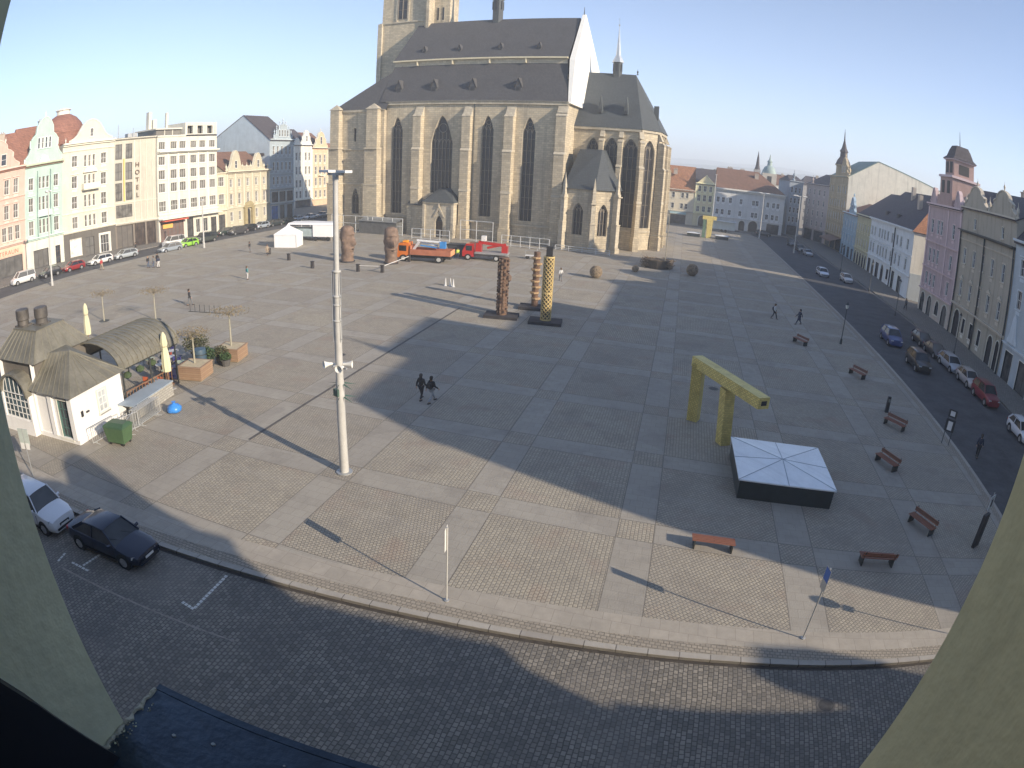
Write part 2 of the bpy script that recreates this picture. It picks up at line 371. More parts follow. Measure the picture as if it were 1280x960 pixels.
# ---------------------------------------------------------------- facades
def arc(x0,x1,zs,za,kind,n=8):
    out=[];w=(x1-x0)/2
    for i in range(n+1):
        t=i/n
        if kind=='round': z=zs+(za-zs)*math.sqrt(max(0,1-(1-t)**2))
        else: z=zs+(za-zs)*(1-(1-t)**1.75)
        out.append((x0+w*t,z))
    return out+[(2*(x0+w)-x,z) for x,z in out[-2::-1]]
def wall_holes(mb,W0,W1,z0,z1,holes,y=0.,dep=.3,mi=0,rmi=None):
    rmi=mi if rmi is None else rmi
    xs=sorted({W0,W1}|{h[0] for h in holes}|{h[1] for h in holes}); zs=sorted({z0,z1}|{h[2] for h in holes}|{h[3] for h in holes})
    xs=[x for x in xs if W0-1e-6<=x<=W1+1e-6]; zs=[z for z in zs if z0-1e-6<=z<=z1+1e-6]
    for a,b in zip(xs,xs[1:]):
        for c,d in zip(zs,zs[1:]):
            mx,mz=(a+b)/2,(c+d)/2
            if any(h[0]<mx<h[1] and h[2]<mz<h[3] for h in holes): continue
            mb.face((a,y,c),(b,y,c),(b,y,d),(a,y,d),mi=mi)
    for h in holes:
        a,b,c,d=h[:4]; kind=h[4] if len(h)>4 else None
        if kind:
            rise=h[5]; pts=arc(a,b,d-rise,d,kind)
            for (p,q),(r,s) in zip(pts,pts[1:]):
                mb.face((p,y,q),(r,y,s),(r,y,d),(p,y,d),mi=mi); mb.face((p,y,q),(p,y+dep,q),(r,y+dep,s),(r,y,s),mi=rmi)
            d2=d-rise
        else: mb.face((a,y,d),(b,y,d),(b,y+dep,d),(a,y+dep,d),mi=rmi); d2=d
        for x in(a,b): mb.face((x,y,c),(x,y+dep,c),(x,y+dep,d2),(x,y,d2),mi=rmi)
        mb.face((a,y,c),(b,y,c),(b,y+dep,c),(a,y+dep,c),mi=rmi)
_wc={}
def window(parent,x,z,w,h,nx=2,nz=2,fm=None,tm=None,gm=None,y=0.,trim=.14,kind=None,rise=0,hood=0,inset=.16,name='window',label=None,bw=.07):
    fm=fm or WHITE; tm=tm or TRIM; gm=gm or GL
    key=(round(w,3),round(h,3),nx,nz,fm.name,tm.name,gm.name,trim,kind,round(rise,2),hood,inset,bw)
    if key not in _wc:
        f=MB(); a,b=-w/2,w/2; yi=inset; zt=h-rise
        top=(lambda xx: h) if not kind else None
        pts=arc(a,b,h-rise,h,kind) if kind else [(a,h),(b,h)]
        def ztop(xx):
            if not kind: return h
            for (p,q),(r,s) in zip(pts,pts[1:]):
                if p<=xx<=r: return q+(s-q)*(xx-p)/max(1e-6,r-p)
            return h-rise
        f.box(a,a+bw,yi-.03,yi+.03,0,zt); f.box(b-bw,b,yi-.03,yi+.03,0,zt); f.box(a+bw,b-bw,yi-.03,yi+.03,0,bw)
        if trim: f.box(a,a+.02,0,yi-.03,0,zt); f.box(b-.02,b,0,yi-.03,0,zt)
        if not kind: f.box(a+bw,b-bw,yi-.03,yi+.03,h-bw,h)
        else:
            for (p,q),(r,s) in zip(pts,pts[1:]): f.beam((p,yi,q-.03),(r,yi,s-.03),.06,bw)
        for i in range(1,nx): xx=a+w*i/nx; f.box(xx-bw*.4,xx+bw*.4,yi-.02,yi+.02,bw,ztop(xx)-.01)
        for i in range(1,nz): zz=(h if not kind else zt)*i/nz; f.box(a+bw,b-bw,yi-.022,yi+.022,zz-bw*.4,zz+bw*.4)
        if trim:
            t=trim
            if not kind: f.box(a-t,b+t,-.06,.0,h,h+t,1)
            else:
                o=arc(a-t,b+t,h-rise,h+t,kind)
                for (p,q),(r,s),(p2,q2),(r2,s2) in zip(pts,pts[1:],o,o[1:]): f.add([(p,-.06,q),(r,-.06,s),(r2,-.06,s2),(p2,-.06,q2),(p,0,q),(r,0,s),(r2,0,s2),(p2,0,q2)],[(0,1,2,3),(3,2,6,7),(0,1,5,4)],1)
            f.box(a-t,a-.002,-.05,0,0,zt,1); f.box(b+.002,b+t,-.05,0,0,zt,1)
            f.box(a-t-.05,b+t+.05,-.13,.02,-.12,-.002,1)
            if t>=.12 and not kind and w<1.4: f.box(-w/2+.05,w/2-.05,-.035,-.002,-.62,-.24,1)
            if hood==1: f.box(a-t-.1,b+t+.1,-.22,0,h+t+.12,h+t+.26,1)
            if hood==2: f.slab([(a-t-.12,h+t+.1),(b+t+.12,h+t+.1),(0,h+t+.6)],-.2,0,1)
        fmsh=f.mesh(name,[fm,tm])
        p=MB(); gp=[(a,0),(b,0)]+[(q,r) for q,r in pts[::-1]]; 
        p.add([(q,yi+.01,r) for q,r in gp],[tuple(range(len(gp)))]); pm=p.mesh('pane',gm)
        _wc[key]=(fmsh,pm)
    fmsh,pm=_wc[key]
    o=link(bpy.data.objects.new(name,fmsh),parent); o.location=(x,y,z)
    if label: o['label']=label
    q=link(bpy.data.objects.new('pane',pm),o); return o
GLCUR=[None]
def roof_part(parent,W_,D,z,spec,m,ov=.35,chim=()):
    f=MB(); k=spec[0]
    if k=='gable':
        h=spec[1]; y0,y1=-ov,D+ov; yr=D*(spec[2] if len(spec)>2 else .5); t=.18
        e=h*ov/yr
        for s,(ya) in ((0,y0),(1,y1)):
            za=z-e; f.add([(-.1,ya,za),(W_+.1,ya,za),(W_+.1,yr,z+h),(-.1,yr,z+h),(-.1,ya,za+t),(W_+.1,ya,za+t),(W_+.1,yr,z+h+t),(-.1,yr,z+h+t)],[(0,1,2,3),(4,5,6,7),(0,1,5,4),(0,3,7,4),(1,2,6,5)])
    elif k=='hip':
        h=spec[1]; l,r=spec[2],spec[3]; yr=D/2; a=(-ov,-ov,z); b=(W_+ov,-ov,z); c=(W_+ov,D+ov,z); d=(-ov,D+ov,z); p=(l,yr,z+h); q=(W_-r,yr,z+h)
        f.add([a,b,c,d,p,q],[(0,1,5,4),(2,3,4,5),(1,2,5),(3,0,4),(3,2,1,0)])
    elif k=='mans':
        h=spec[1]; i=spec[2]; f.tbox(-.15,W_+.15,-.15,D+.15,z,z+h,i,i); f.tbox(i-.1,W_-i+.1,i-.1,D-i+.1,z+h,z+h+spec[3],min(D,W_)*.3,min(D,W_)*.3)
    elif k=='shed':
        h=spec[1]; f.add([(0,-ov,z),(W_,-ov,z),(W_,D,z+h),(0,D,z+h),(0,D,z),(W_,D,z)],[(0,1,2,3),(0,3,4),(1,2,5),(3,2,5,4)])
    else:
        p=spec[1]; f.box(.3,W_-.3,.3,D-.3,z-.1,z+.02)
        f.box(0,W_,0,.28,z,z+p); f.box(0,W_,D-.28,D,z,z+p); f.box(0,.28,.28,D-.28,z,z+p); f.box(W_-.28,W_,.28,D-.28,z,z+p)
    ro=f.build('roof',m,parent)
    for (cx,cy,cz,h,w) in chim:
        c=MB(); c.box(cx-w,cx+w,cy-.4,cy+.4,cz,cz+h); c.box(cx-w-.1,cx+w+.1,cy-.5,cy+.5,cz+h,cz+h+.15)
        for i in (-1,0,1): c.tube((cx+i*w*.6,cy,cz+h+.15),(cx+i*w*.6,cy,cz+h+.5),.13,.1,6)
        c.build('chimney',[CHIM],ro)
    return ro
CHIM=wallmat((.42,.36,.3),.4,'chimney_render')
REDT=tilemat('red_tiles',(.3,.14,.095)); BROWNT=tilemat('brown_tiles',(.21,.115,.08)); DARKT=tilemat('slate_tiles',(.085,.075,.085)); ORT=tilemat('orange_tiles',(.36,.17,.09)); GRM=mat((.17,.25,.22),.6,.2,.5,name='copper_roof')
ROADT=REDT
def house(name,label,cat,p0,p1,D,H,col,floors,roof,rm,holes=(),cornices=(),trimc=None,group=None,side=None,chim=(),fm=None,ground=None,dirt=.3,pil=()):
    p0=Vector(p0);p1=Vector(p1); a=math.atan2(p1.y-p0.y,p1.x-p0.x); W_=(p1-p0).length
    t=thing(name,label,cat,(p0.x,p0.y,0),a,group)
    wm=wallmat(col,dirt); tm=trimc or mat(tuple(min(.85,c*1.25+.04) for c in col),.85,.06,dirt=.2,name='trim')
    H0=[];wins=[]
    for fl in floors:
        z0,z1,cs,w=fl[:4]; opt=fl[4] if len(fl)>4 else {}
        for c in cs:
            hole=(c-w/2,c+w/2,z0,z1)+((opt['kind'],opt['rise']) if opt.get('kind') else ())
            H0.append(hole); wins.append((c,z0,w,z1-z0,opt))
    H0+=list(holes)
    b=MB(); gz=0
    if ground:
        gh,gcol=ground; 
        hl=[h for h in H0 if h[2]<gh]; hu=[h for h in H0 if h[2]>=gh]
        wall_holes(b,0,W_,gh,H,hu,0,.3); wall_holes(b,0,W_,-.1,gh,hl,0,.3,1,1)
    else: wall_holes(b,0,W_,-.1,H,H0,0,.3)
    for x in(0,W_):
        b.face((x,0,-.1),(x,D,-.1),(x,D,H),(x,0,H),mi=2)
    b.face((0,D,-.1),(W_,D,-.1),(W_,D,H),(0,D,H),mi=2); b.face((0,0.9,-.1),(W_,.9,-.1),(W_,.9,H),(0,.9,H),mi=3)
    b.face((0,0,H),(W_,0,H),(W_,D,H),(0,D,H),mi=2)
    if roof[0]=='gable':
        yr=D*(roof[2] if len(roof)>2 else .5)
        for x in(0,W_): b.face((x,0,H),(x,D,H),(x,yr,H+roof[1]),mi=2)
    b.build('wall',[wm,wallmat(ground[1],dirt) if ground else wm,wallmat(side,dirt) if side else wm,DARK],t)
    for (c,z0,w,h,opt) in wins:
        kk={k:v for k,v in opt.items() if k in('nx','nz','hood','trim','kind','rise','name','bw')}
        window(t,c,z0,w,h,fm=opt.get('fm',fm),tm=tm,gm=opt.get('gm',GLCUR[0]),**kk)
    for cz in cornices:
        z,pr,hh=cz[:3]; x0,x1=(cz[3],cz[4]) if len(cz)>3 else (0,W_)
        m_=MB(); m_.box(x0-.02,x1+.02,-pr*.5,-.003,z-hh,z-hh*.5); m_.box(x0-.05,x1+.05,-pr,-.003,z-hh*.5,z); m_.build('cornice',cz[5] if len(cz)>5 else tm,t)
    for (x,w,z0,z1) in pil:
        MB().box(x-w/2,x+w/2,-.14,-.003,z0,z1).build('pilaster',tm,t)
    if roof: roof_part(t,W_,D,H,roof,rm,chim=chim)
    return t,wm,tm
def gable(t,poly,m,y=-.02,th=.5,wins=(),tm=None,cap=None,name='gable'):
    g=MB().slab(poly,y,y+th).build(name,m,t)
    if cap:
        c=MB()
        for (a,b),(p,q) in zip(poly,poly[1:]):
            if abs(a-p)+abs(b-q)>.05: c.beam((a,y+th/2-.03,b+.04),(p,y+th/2-.03,q+.04),th+.14,.14)
        c.build('coping',cap,g)
    for (x,z,w,h,*o) in wins:
        k=o[0] if o else None
        window(t,x,z,w,h,1,2,tm=tm,y=y-.02,inset=-.03,trim=.1,kind=k,rise=(w/2 if k else 0))
    return g
def curve_gable(cx,w,z0,h,style='baroque'):
    if style=='baroque': P=[(-.5,0),(-.5,.12),(-.42,.2),(-.36,.34),(-.36,.5),(-.3,.58),(-.24,.62),(-.22,.78),(-.15,.9),(-.07,.97),(0,1)]
    elif style=='round': P=[(-.5,0),(-.5,.1),(-.42,.16),(-.34,.3),(-.27,.55),(-.2,.78),(-.1,.95),(0,1)]
    elif style=='step': P=[(-.5,0),(-.5,.25),(-.36,.25),(-.36,.55),(-.2,.55),(-.2,.85),(-.06,.85),(0,1)]
    else: P=[(-.5,0),(0,1)]
    L=[(cx+x*w,z0+z*h) for x,z in P]; R=[(2*cx-x,z) for x,z in L[::-1]]
    if abs(L[-1][0]-cx)<1e-6: R=R[1:]
    return L+R
def finial(t,x,z,s=1.,m=None,y=.25,name='finial'):
    return MB().lathe([(.22*s,0),(.25*s,.15*s),(.1*s,.3*s),(.16*s,.55*s),(.24*s,.75*s),(.16*s,.98*s),(.05*s,1.15*s),(.02*s,1.6*s)],(x,y,z),8).build(name,m or TRIM,t,smooth=40)
def text_mesh(s,size,name,m,parent,loc,rot=(PI/2,0,0),ext=.03,spacing=1.):
    cu=bpy.data.curves.new('lettering','FONT'); cu.body=s; cu.size=size; cu.extrude=ext; cu.align_x='CENTER'; cu.space_character=spacing
    tmp=bpy.data.objects.new('lettering',cu); COL.objects.link(tmp)
    me=bpy.data.meshes.new_from_object(tmp.evaluated_get(bpy.context.evaluated_depsgraph_get())); bpy.data.objects.remove(tmp); bpy.data.curves.remove(cu)
    me.name=name; me.materials.clear(); me.materials.append(m)
    o=link(bpy.data.objects.new(name,me),parent); o.location=loc; o.rotation_euler=rot; return o
def add(t,name,m,fn,smooth=None):
    b=MB(); fn(b); return b.build(name,m,t,smooth)
SHOP=glass((.05,.05,.05),.15)
S=dict
GLCUR[0]=glass((.10,.095,.085),.15)
# ======================= WEST ROW (faces east) =======================
WG='houses along the west side of the square'
# pink
t,wm,tm=house('town_house','pink stucco corner house with scrolled gable above the red lettered shop front','house',(-102.6,32.2),(-99.56,56.5),13,18.4,(.56,.40,.33),
 [(14,16.5,[3,6,14,17.6,20.3,22.4],1.1,S(nz=2,hood=1)),(9.7,12.1,[3,6,14,17.6,20.3,22.4],1.1,S(hood=2)),(6,8.4,[3,6,14,17.6,19.7,21.1,22.7],1.05,S())],
 ('gable',6.6),REDT,holes=[(14.5,23.6,0,3.3),(2,12,0,3.3)],cornices=[(5.6,.7,.5),(18.6,.6,.5),(9.2,.25,.2),(13.4,.25,.2)],group=WG,chim=[(5,4,22.5,2.4,.8),(20.2,5,23.5,1.6,.8)],ground=(5.2,(.66,.5,.4)))
window(t,19.05,0,9.1,3.3,5,1,fm=DARK,gm=SHOP,trim=0,inset=.25,name='shop_window'); window(t,7,0,10,3.3,5,1,fm=DARK,gm=SHOP,trim=0,inset=.25,name='shop_window')
gable(t,curve_gable(17.7,10.4,18.6,5.2),wm,wins=[(15.6,19.1,1.2,2),(19.4,19.1,1.2,2)],tm=tm,cap=tm); finial(t,15.7,22.9,.8); finial(t,19.7,22.9,.8)
sg=add(t,'shop_sign',mat((.78,.5,.36),.7,.05),lambda b:b.box(14.6,23.6,-.16,-.003,3.5,4.75)); text_mesh('STERAUN',1.05,'lettering',mat((.62,.09,.05),.6,.05),sg,(20.2,-.17,3.72),ext=.03,spacing=1.15)
# mint
t,wm,tm=house('town_house','pale mint green house with a tall baroque gable and four slim attic windows','house',(-99.56,56.5),(-98.5,65),14,18.2,(.42,.54,.48),
 [(13.8,15.9,[1.4],1.1,S()),(13.8,15.9,[7.1],1.1,S()),(10,12.4,[1.4,7.1],1.1,S(hood=1)),(5.9,8.4,[1.4,7.1],1.1,S(hood=1)),(13.8,15.9,[3.4,4.3,5.2],.62,S(nx=1,trim=.06)),(10,12.4,[3.4,4.3,5.2],.62,S(nx=1,trim=.06)),(5.9,8.4,[3.4,4.3,5.2],.62,S(nx=1,trim=.06))],
 ('gable',7.4),REDT,holes=[(1.6,5,0,3.2),(6.6,7.7,0,3.2)],cornices=[(5.5,.6,.5),(18.4,.7,.6,0,8.5,mat((.45,.5,.36),.8,.1))],group=WG,chim=[(6.2,7,25,1.5,.6)],ground=(5.1,(.62,.66,.56)))
window(t,3.3,0,3.4,3.2,3,1,fm=DARK,gm=SHOP,trim=.08,inset=.25,name='shop_window'); window(t,7.15,0,1.1,3.2,2,3,fm=mat((.12,.08,.05),.6),trim=.1,inset=.2,name='door')
gable(t,curve_gable(4.2,8.3,18.4,8.2),wm,wins=[(2.9,20.9,.5,2),(3.75,20.9,.5,2),(4.6,20.9,.5,2),(5.45,20.9,.5,2)],tm=tm,cap=tm); finial(t,4.2,26.5,.8)
add(t,'oriel',[wm,tm],lambda b:(b.box(2.7,5.9,-.75,-.003,8.9,9.9,1),b.box(2.75,2.95,-.6,-.003,5.6,17,0),b.box(5.7,5.9,-.6,-.003,5.6,17,0),b.slab([(3,18.4),(5.4,18.4),(5,19.3),(4.2,19.7),(3.4,19.3)],-.5,-.03,1)))
# white
t,wm,tm=house('town_house','bright cream house with round gable, balcony and a red domed roof','house',(-98.5,65),(-97,77),13,20.9,(.6,.57,.47),
 [(16.6,18.6,[2.8,9.6],1.3,S()),(12.7,14.9,[2.8,9.6],1.3,S(hood=1)),(9,11.2,[2.8,9.6],1.3,S()),(5.4,7.5,[2.8,9.6],1.3,S())]+[(a,b2,[5.3,6.3,7.3],.62,S(nx=1,trim=.08)) for a,b2 in((16.4,18.5),(12.6,14.9),(9,11.2),(5.4,7.5))],
 ('flat',.3),REDT,holes=[(1.5,4,.5,3.5),(5,7,0,3.4),(8.5,10.5,0,3.3)],cornices=[(5,.4,.3),(21.1,.75,.6),(19.6,.25,.2),(8.3,.2,.2)],group=WG,ground=(4.7,(.13,.12,.105)))
window(t,2.75,.5,2.5,3,2,1,gm=glass((.5,.5,.47),.4),trim=.1,name='shop_window'); window(t,6,0,2,3.4,2,2,fm=DARK,gm=SHOP,trim=0,name='shop_window'); window(t,9.5,0,2,3.3,3,2,gm=SHOP,trim=.4,name='door')
gable(t,curve_gable(6.6,9.6,21.1,4,'round'),wm,wins=[(6.6,21.9,.8,1.6,'round')],tm=tm,cap=tm)
add(t,'balcony',[wm,tm],lambda b:(b.box(4.4,8.2,-1.1,-.003,12.1,12.35),b.box(4.4,8.2,-1.1,-1.0,12.35,13.3,1),b.box(4.4,4.5,-1.0,-.003,12.35,13.3,1),b.box(8.1,8.2,-1.0,-.003,12.35,13.3,1)))
add(t,'pediment',tm,lambda b:b.slab([(4.7,15.3),(8,15.3),(7.6,16),(6.9,16.3),(6.35,16.5),(5.8,16.3),(5.1,16)],-.5,-.003))
dm=add(t,'roof_dome',tilemat('dome_tiles',(.3,.14,.1)),lambda b:b.lathe([(5.6,0),(5.5,1.2),(5.0,2.6),(5.1,2.8),(4.2,4.6),(3.0,5.8),(1.7,6.5)],(2.8,6.5,20.6),20),50)
add(t,'roof_lantern',mat((.7,.68,.6),.7,.1),lambda b:(b.lathe([(1.5,0),(1.5,.9),(1.8,1.0),(1.8,1.15),(.6,1.5)],(2.8,6.5,27),12)))
finial(t,.7,21.1,.7)
# hotel left wing
t,wm,tm=house('hotel_wing','beige concrete hotel wing with tall glazed strip and yellow mullion, vertical lettering','hotel',(-97,77),(-94.5,86),16,20.5,(.5,.47,.39),
 [(16.9,19.8,[1,3.3],1.5,S(nx=2,nz=1,fm=DARK,trim=0)),(12.9,16.2,[1,3.3],1.5,S(nx=2,nz=2,fm=DARK,trim=0)),(9,12.4,[1,3.3],1.5,S(nx=2,nz=2,fm=DARK,trim=0)),(5.8,8.2,[2.1],3.6,S(nx=5,nz=1,fm=DARK,trim=0))],
 ('flat',.5),DARK,holes=[(.3,3.9,0,4.3),(4.3,6.6,0,4.3),(7,9,0,4.3)],cornices=[(4.9,.5,.4),(20.9,.6,.3),(8.7,.15,.2)],group=WG,ground=(4.5,(.2,.17,.14)),pil=[(4.4,.18,4.9,20.4),(5.8,.12,4.9,20.4),(7.2,.12,4.9,20.4),(8.6,.12,4.9,20.4)])
for cx,w in((2.1,3.6),(5.45,2.3),(8,2)): window(t,cx,0,w,4.3,3,1,fm=DARK,gm=glass((.04,.03,.025),.3),trim=0,inset=.28,name='shop_window')
add(t,'mullion',mat((.75,.55,.12),.5,.05),lambda b:b.box(2.05,2.25,-.25,-.003,8.9,17))
for i,ch in enumerate('HOTEL'): text_mesh(ch,1.25,'lettering',mat((.2,.13,.09),.5,.05),t,(5.1,-.24,15.2-i*1.45),ext=.08)
add(t,'aerial',GALV,lambda b:(b.tube((3,5,20.5),(3,5,24),.06),b.tube((6,4,20.5),(6,4,23),.05),b.box(5,7.2,4.5,6,20.5,22)))
# hotel main
rows=[(18.1,19.6),(15,16.7),(12.2,14),(9.6,11.4)]; cols=[1.2,4.3,6.7,9.7,12.2,15]
fl=[(a,b2,cols,1.75,S(nx=3,nz=1,trim=.07)) for a,b2 in rows]+[(5.9,7.9,cols,1.9,S(nx=3,nz=2,trim=.07))]
t,wm,tm=house('hotel','white six storey hotel with gridded windows and a raised open roof loggia','hotel',(-94,86),(-92.65,102.3),15,20.5,(.62,.6,.52),fl,('flat',.35),DARK,
 holes=[(.4,6.6,0,3.9),(7.5,9.2,0,3.9),(10,11.2,.6,3.4),(12,13.4,.6,3.4),(14.2,15.8,0,3.4)],cornices=[(17.75,.95,.45),(20.85,.3,.3,0,7.4),(5.4,.3,.3),(4.5,1.5,.3)],group=WG,ground=(4.4,(.66,.62,.53)),pil=[(2.75,.3,5.5,17.2),(5.5,.3,5.5,17.2),(8.2,.3,5.5,17.2),(10.95,.3,5.5,17.2),(13.6,.3,5.5,17.2)])
window(t,3.5,0,6.2,3.9,6,1,fm=mat((.2,.06,.04),.6),gm=glass((.07,.03,.025),.3),trim=0,name='shop_window')
for cx,w,z,h in((8.35,1.7,0,3.9),(10.6,1.2,.6,2.8),(12.7,1.4,.6,2.8),(15,1.6,0,3.4)): window(t,cx,z,w,h,2,1,gm=SHOP,fm=DARK if z==0 else None,trim=.05,name='shop_window')
add(t,'shop_awning',mat((.62,.12,.07),.7,.08),lambda b:b.box(.3,6.7,-1.6,-.1,3.95,4.15)); add(t,'shop_sign',mat((.9,.45,.12),.5,.05),lambda b:b.box(1,3.6,-.12,-.003,2.5,3.3))
def _lg(b):
    b.box(7.4,16.33,.0,.5,20.85,21.05); b.box(7.4,16.33,-.02,6,22.7,23.35)
    for x in (7.4,9.55,10.2,12.3,12.95,15.1,15.75): b.box(x,x+.58,0,.5,21.05,22.7)
    b.box(7.4,7.6,.5,6,20.9,22.7); b.box(16.1,16.3,.5,6,20.9,22.7)
add(t,'roof_loggia',wm,_lg); add(t,'loggia_glazing',GL,lambda b:b.box(7.7,16,1.2,1.3,20.9,22.69))
add(t,'terrace_pavilion',[glass((.1,.09,.08),.2),wm],lambda b:(b.box(.8,7.2,1.5,8,20.6,22.1,0),b.box(.3,7.4,1,8.5,22.12,22.4,1),b.box(2.9,3.1,1.4,1.49,20.9,22.1,1),b.box(5,5.2,1.4,1.49,20.9,22.1,1)))
add(t,'chimney',wm,lambda b:(b.box(2.2,3,6,7,22.4,26.2),b.box(7,7.5,6,6.5,22.4,26),b.box(3.4,4.4,6,7,22.4,24.6)))
# link
t,wm,tm=house('town_house','narrow cream infill house between the white hotel and the baroque palace','house',(-92.9,102.35),(-93.0,105.6),12,12.4,(.62,.56,.42),[(9.6,11.6,[1.6],2,S(nx=3)),(5.7,7.9,[1.6],2,S(nx=3))],('flat',.3),DARK,holes=[(.5,2.7,0,3.5)],cornices=[(12.6,.4,.3),(4.6,.5,.3)],group=WG)
window(t,1.6,0,2.2,3.5,2,1,fm=DARK,gm=SHOP,trim=0,name='shop_window'); add(t,'attic_storey',[wm,DARK,BROWNT],lambda b:(b.box(0,3.2,2.5,11,12.45,15),b.box(.3,2.9,2.44,2.49,13,14.5,1),b.tbox(-.1,3.3,2.3,11.2,15,16.6,.6,2,2)))
# palace
pc=[1.9,5.2,8.7,12.3,15.8]
t,wm,tm=house('palace','cream baroque palace with two curved attic gables, pilasters and arched stone portal','palace',(-93.0,105.6),(-94.97,123.9),14,12.5,(.5,.46,.35),
 [(9.2,10.9,pc,1.1,S(hood=1)),(5.3,7.7,pc,1.15,S(hood=2)),(1.7,3.7,[1.9,5.2,12.3,15.8],1.15,S())],('gable',4.5),BROWNT,holes=[(7.8,9.6,0,3.9,'round',.9)],cornices=[(12.8,.7,.6),(4.7,.3,.3)],group=WG,pil=[(x,.5,4.8,12.1) for x in(.3,3.55,6.95,10.5,14.05,18.0)],ground=(4.6,(.5,.47,.36)))
window(t,8.7,0,1.8,3.9,2,3,fm=mat((.06,.045,.03),.6),gm=DARK,trim=0,kind='round',rise=.9,name='door')
add(t,'portal',mat((.4,.33,.18),.85,.15,dirt=.4),lambda b:(b.box(6.7,7.7,-.5,-.003,0,4.2),b.box(9.7,10.7,-.5,-.003,0,4.2),b.box(6.5,10.9,-.6,-.003,4.21,4.6),b.slab([(6.9,4.7),(10.5,4.7),(9.9,5.4),(8.7,5.7),(7.5,5.4)],-.5,-.16)))
for cx,w,h in((3.9,5.6,4.4),(13.2,5.4,3.8)): gable(t,curve_gable(cx,w,12.8,h,'round'),wm,wins=[(cx,13.3,.9,1.7)],tm=tm,cap=tm)
for x in (.5,7,8.7,10.3,16.2,17.9): finial(t,x,12.8,1.1,tm)
add(t,'balustrade',tm,lambda b:[b.box(x,x+.18,-.1,.1,12.82,13.6) for x in [6.9+.45*i for i in range(8)]]+[b.box(6.8,10.5,-.12,.12,13.6,13.75)])
# W6
c6=[1.6,3.3,5,6.7,8.3]
t,wm,tm=house('town_house','pale blue grey tall house with spiky front gable and a broad windowless side wall','house',(-95,124),(-94.85,133.8),20,19.8,(.36,.42,.46),
 [(16.2,18.2,c6,.85,S(nx=1)),(12.3,14.3,c6,.85,S(nx=1)),(8.8,10.7,c6,.85,S(nx=1))],('gable',6.3,.42),DARKT,holes=[(.6,3.2,4.4,7),(3.7,6.2,4.4,7),(6.8,9.3,4.4,7),(.4,3,0,3.6),(3.8,5.8,0,3.6),(6.8,9.2,0,3.6)],cornices=[(4.3,.4,.3),(20,.5,.5),(7.9,.4,.3),(11.6,.2,.2),(15.4,.2,.2)],group=WG,side=(.45,.53,.58))
for cx in(1.9,4.95,8.05): window(t,cx,4.4,2.5,2.6,3,2,fm=DARK,trim=.1)
window(t,1.7,0,2.6,3.6,2,1,fm=mat((.05,.16,.4),.5),gm=glass((.02,.1,.3),.3),trim=.15,name='shop_window'); window(t,4.8,0,2,3.6,2,1,fm=DARK,gm=SHOP,trim=0,name='shop_window'); window(t,8,0,2.4,3.6,2,1,fm=DARK,gm=SHOP,trim=0,name='shop_window')
gable(t,curve_gable(5.6,7,20,4,'step'),wm,wins=[(3.9,20.6,.6,1.7),(5,20.6,.6,1.7),(6.1,20.6,.6,1.7),(7.2,20.6,.6,1.7)],tm=tm,cap=tm)
for x,z in((2.2,21.2),(3.1,22.4),(4.4,23.5),(5.6,24.1),(6.8,23.5),(8.1,22.4),(9.0,21.2)): finial(t,x,z,.8,tm)
add(t,'ledge',DARKT,lambda b:b.tbox(-.5,-.003,1.5,13,16,16.6,.15,.1))
# W7
K7=1.18
t,wm,tm=house('town_house','slim white house with small curved gable, right of the grey spiky gable','house',(-111.9,157.9),(-111.75,167.5),14,19.2,(.7,.66,.57),[(a,b2,[1.5,3.4,6.4,8.3],1.05,S(nx=1)) for a,b2 in((14.5,16.9),(10.2,12.6),(6.2,8.5),(2.9,5.1))],('gable',5),DARKT,holes=[(.7,8.9,-.05,2.2)],cornices=[(19.4,.5,.4),(2.6,.4,.3)],group=WG,pil=[(.2,.5,2.6,18.6),(4.9,.6,2.6,18.6),(9.4,.5,2.6,18.6)])
window(t,4.8,0,8.1,2.2,5,1,fm=DARK,gm=SHOP,trim=0,name='shop_window'); gable(t,curve_gable(6.8,5.2,19.4,4.3),wm,wins=[(6.8,20.3,.8,1.8)],tm=tm,cap=tm); gable(t,curve_gable(2.1,3.8,19.4,1.9,'round'),wm,tm=tm)
# W8
t,wm,tm=house('town_house','peach and cream house with scrolled gable nearest the church tower stub','house',(-111.75,167.55),(-111.6,177),14,18.3,(.66,.47,.31),[(a,b2,[2.2,4.7,7.3],1.3,S(hood=1)) for a,b2 in((13.8,16.1),(10,12.4),(6.4,8.8),(2.6,4.8))],('gable',5),BROWNT,cornices=[(18.5,.6,.4),(2.2,.4,.3),(5.8,.3,.2)],group=WG,trimc=mat((.74,.68,.54),.85,.06),pil=[(.3,.5,2.2,17.8),(9.1,.5,2.2,17.8)])
gable(t,curve_gable(5.2,7.6,18.5,5.0),wm,wins=[(5.2,19.6,1.1,2.3)],tm=tm,cap=tm); finial(t,5.2,23.4,.9)
add(t,'balcony',tm,lambda b:b.box(3.5,6.3,-.9,-.003,9.4,9.7))
t,wm,tm=house('town_house','plain ochre house beyond the peach gabled one, mostly behind the church','house',(-111.6,177.1),(-110,215),14,15,(.6,.52,.38),[(a,b2,[3+3.4*i for i in range(10)],1.1,S()) for a,b2 in((11,13),(7.4,9.4),(3.8,5.8))],('gable',5),REDT,cornices=[(15.2,.5,.4)],group=WG)
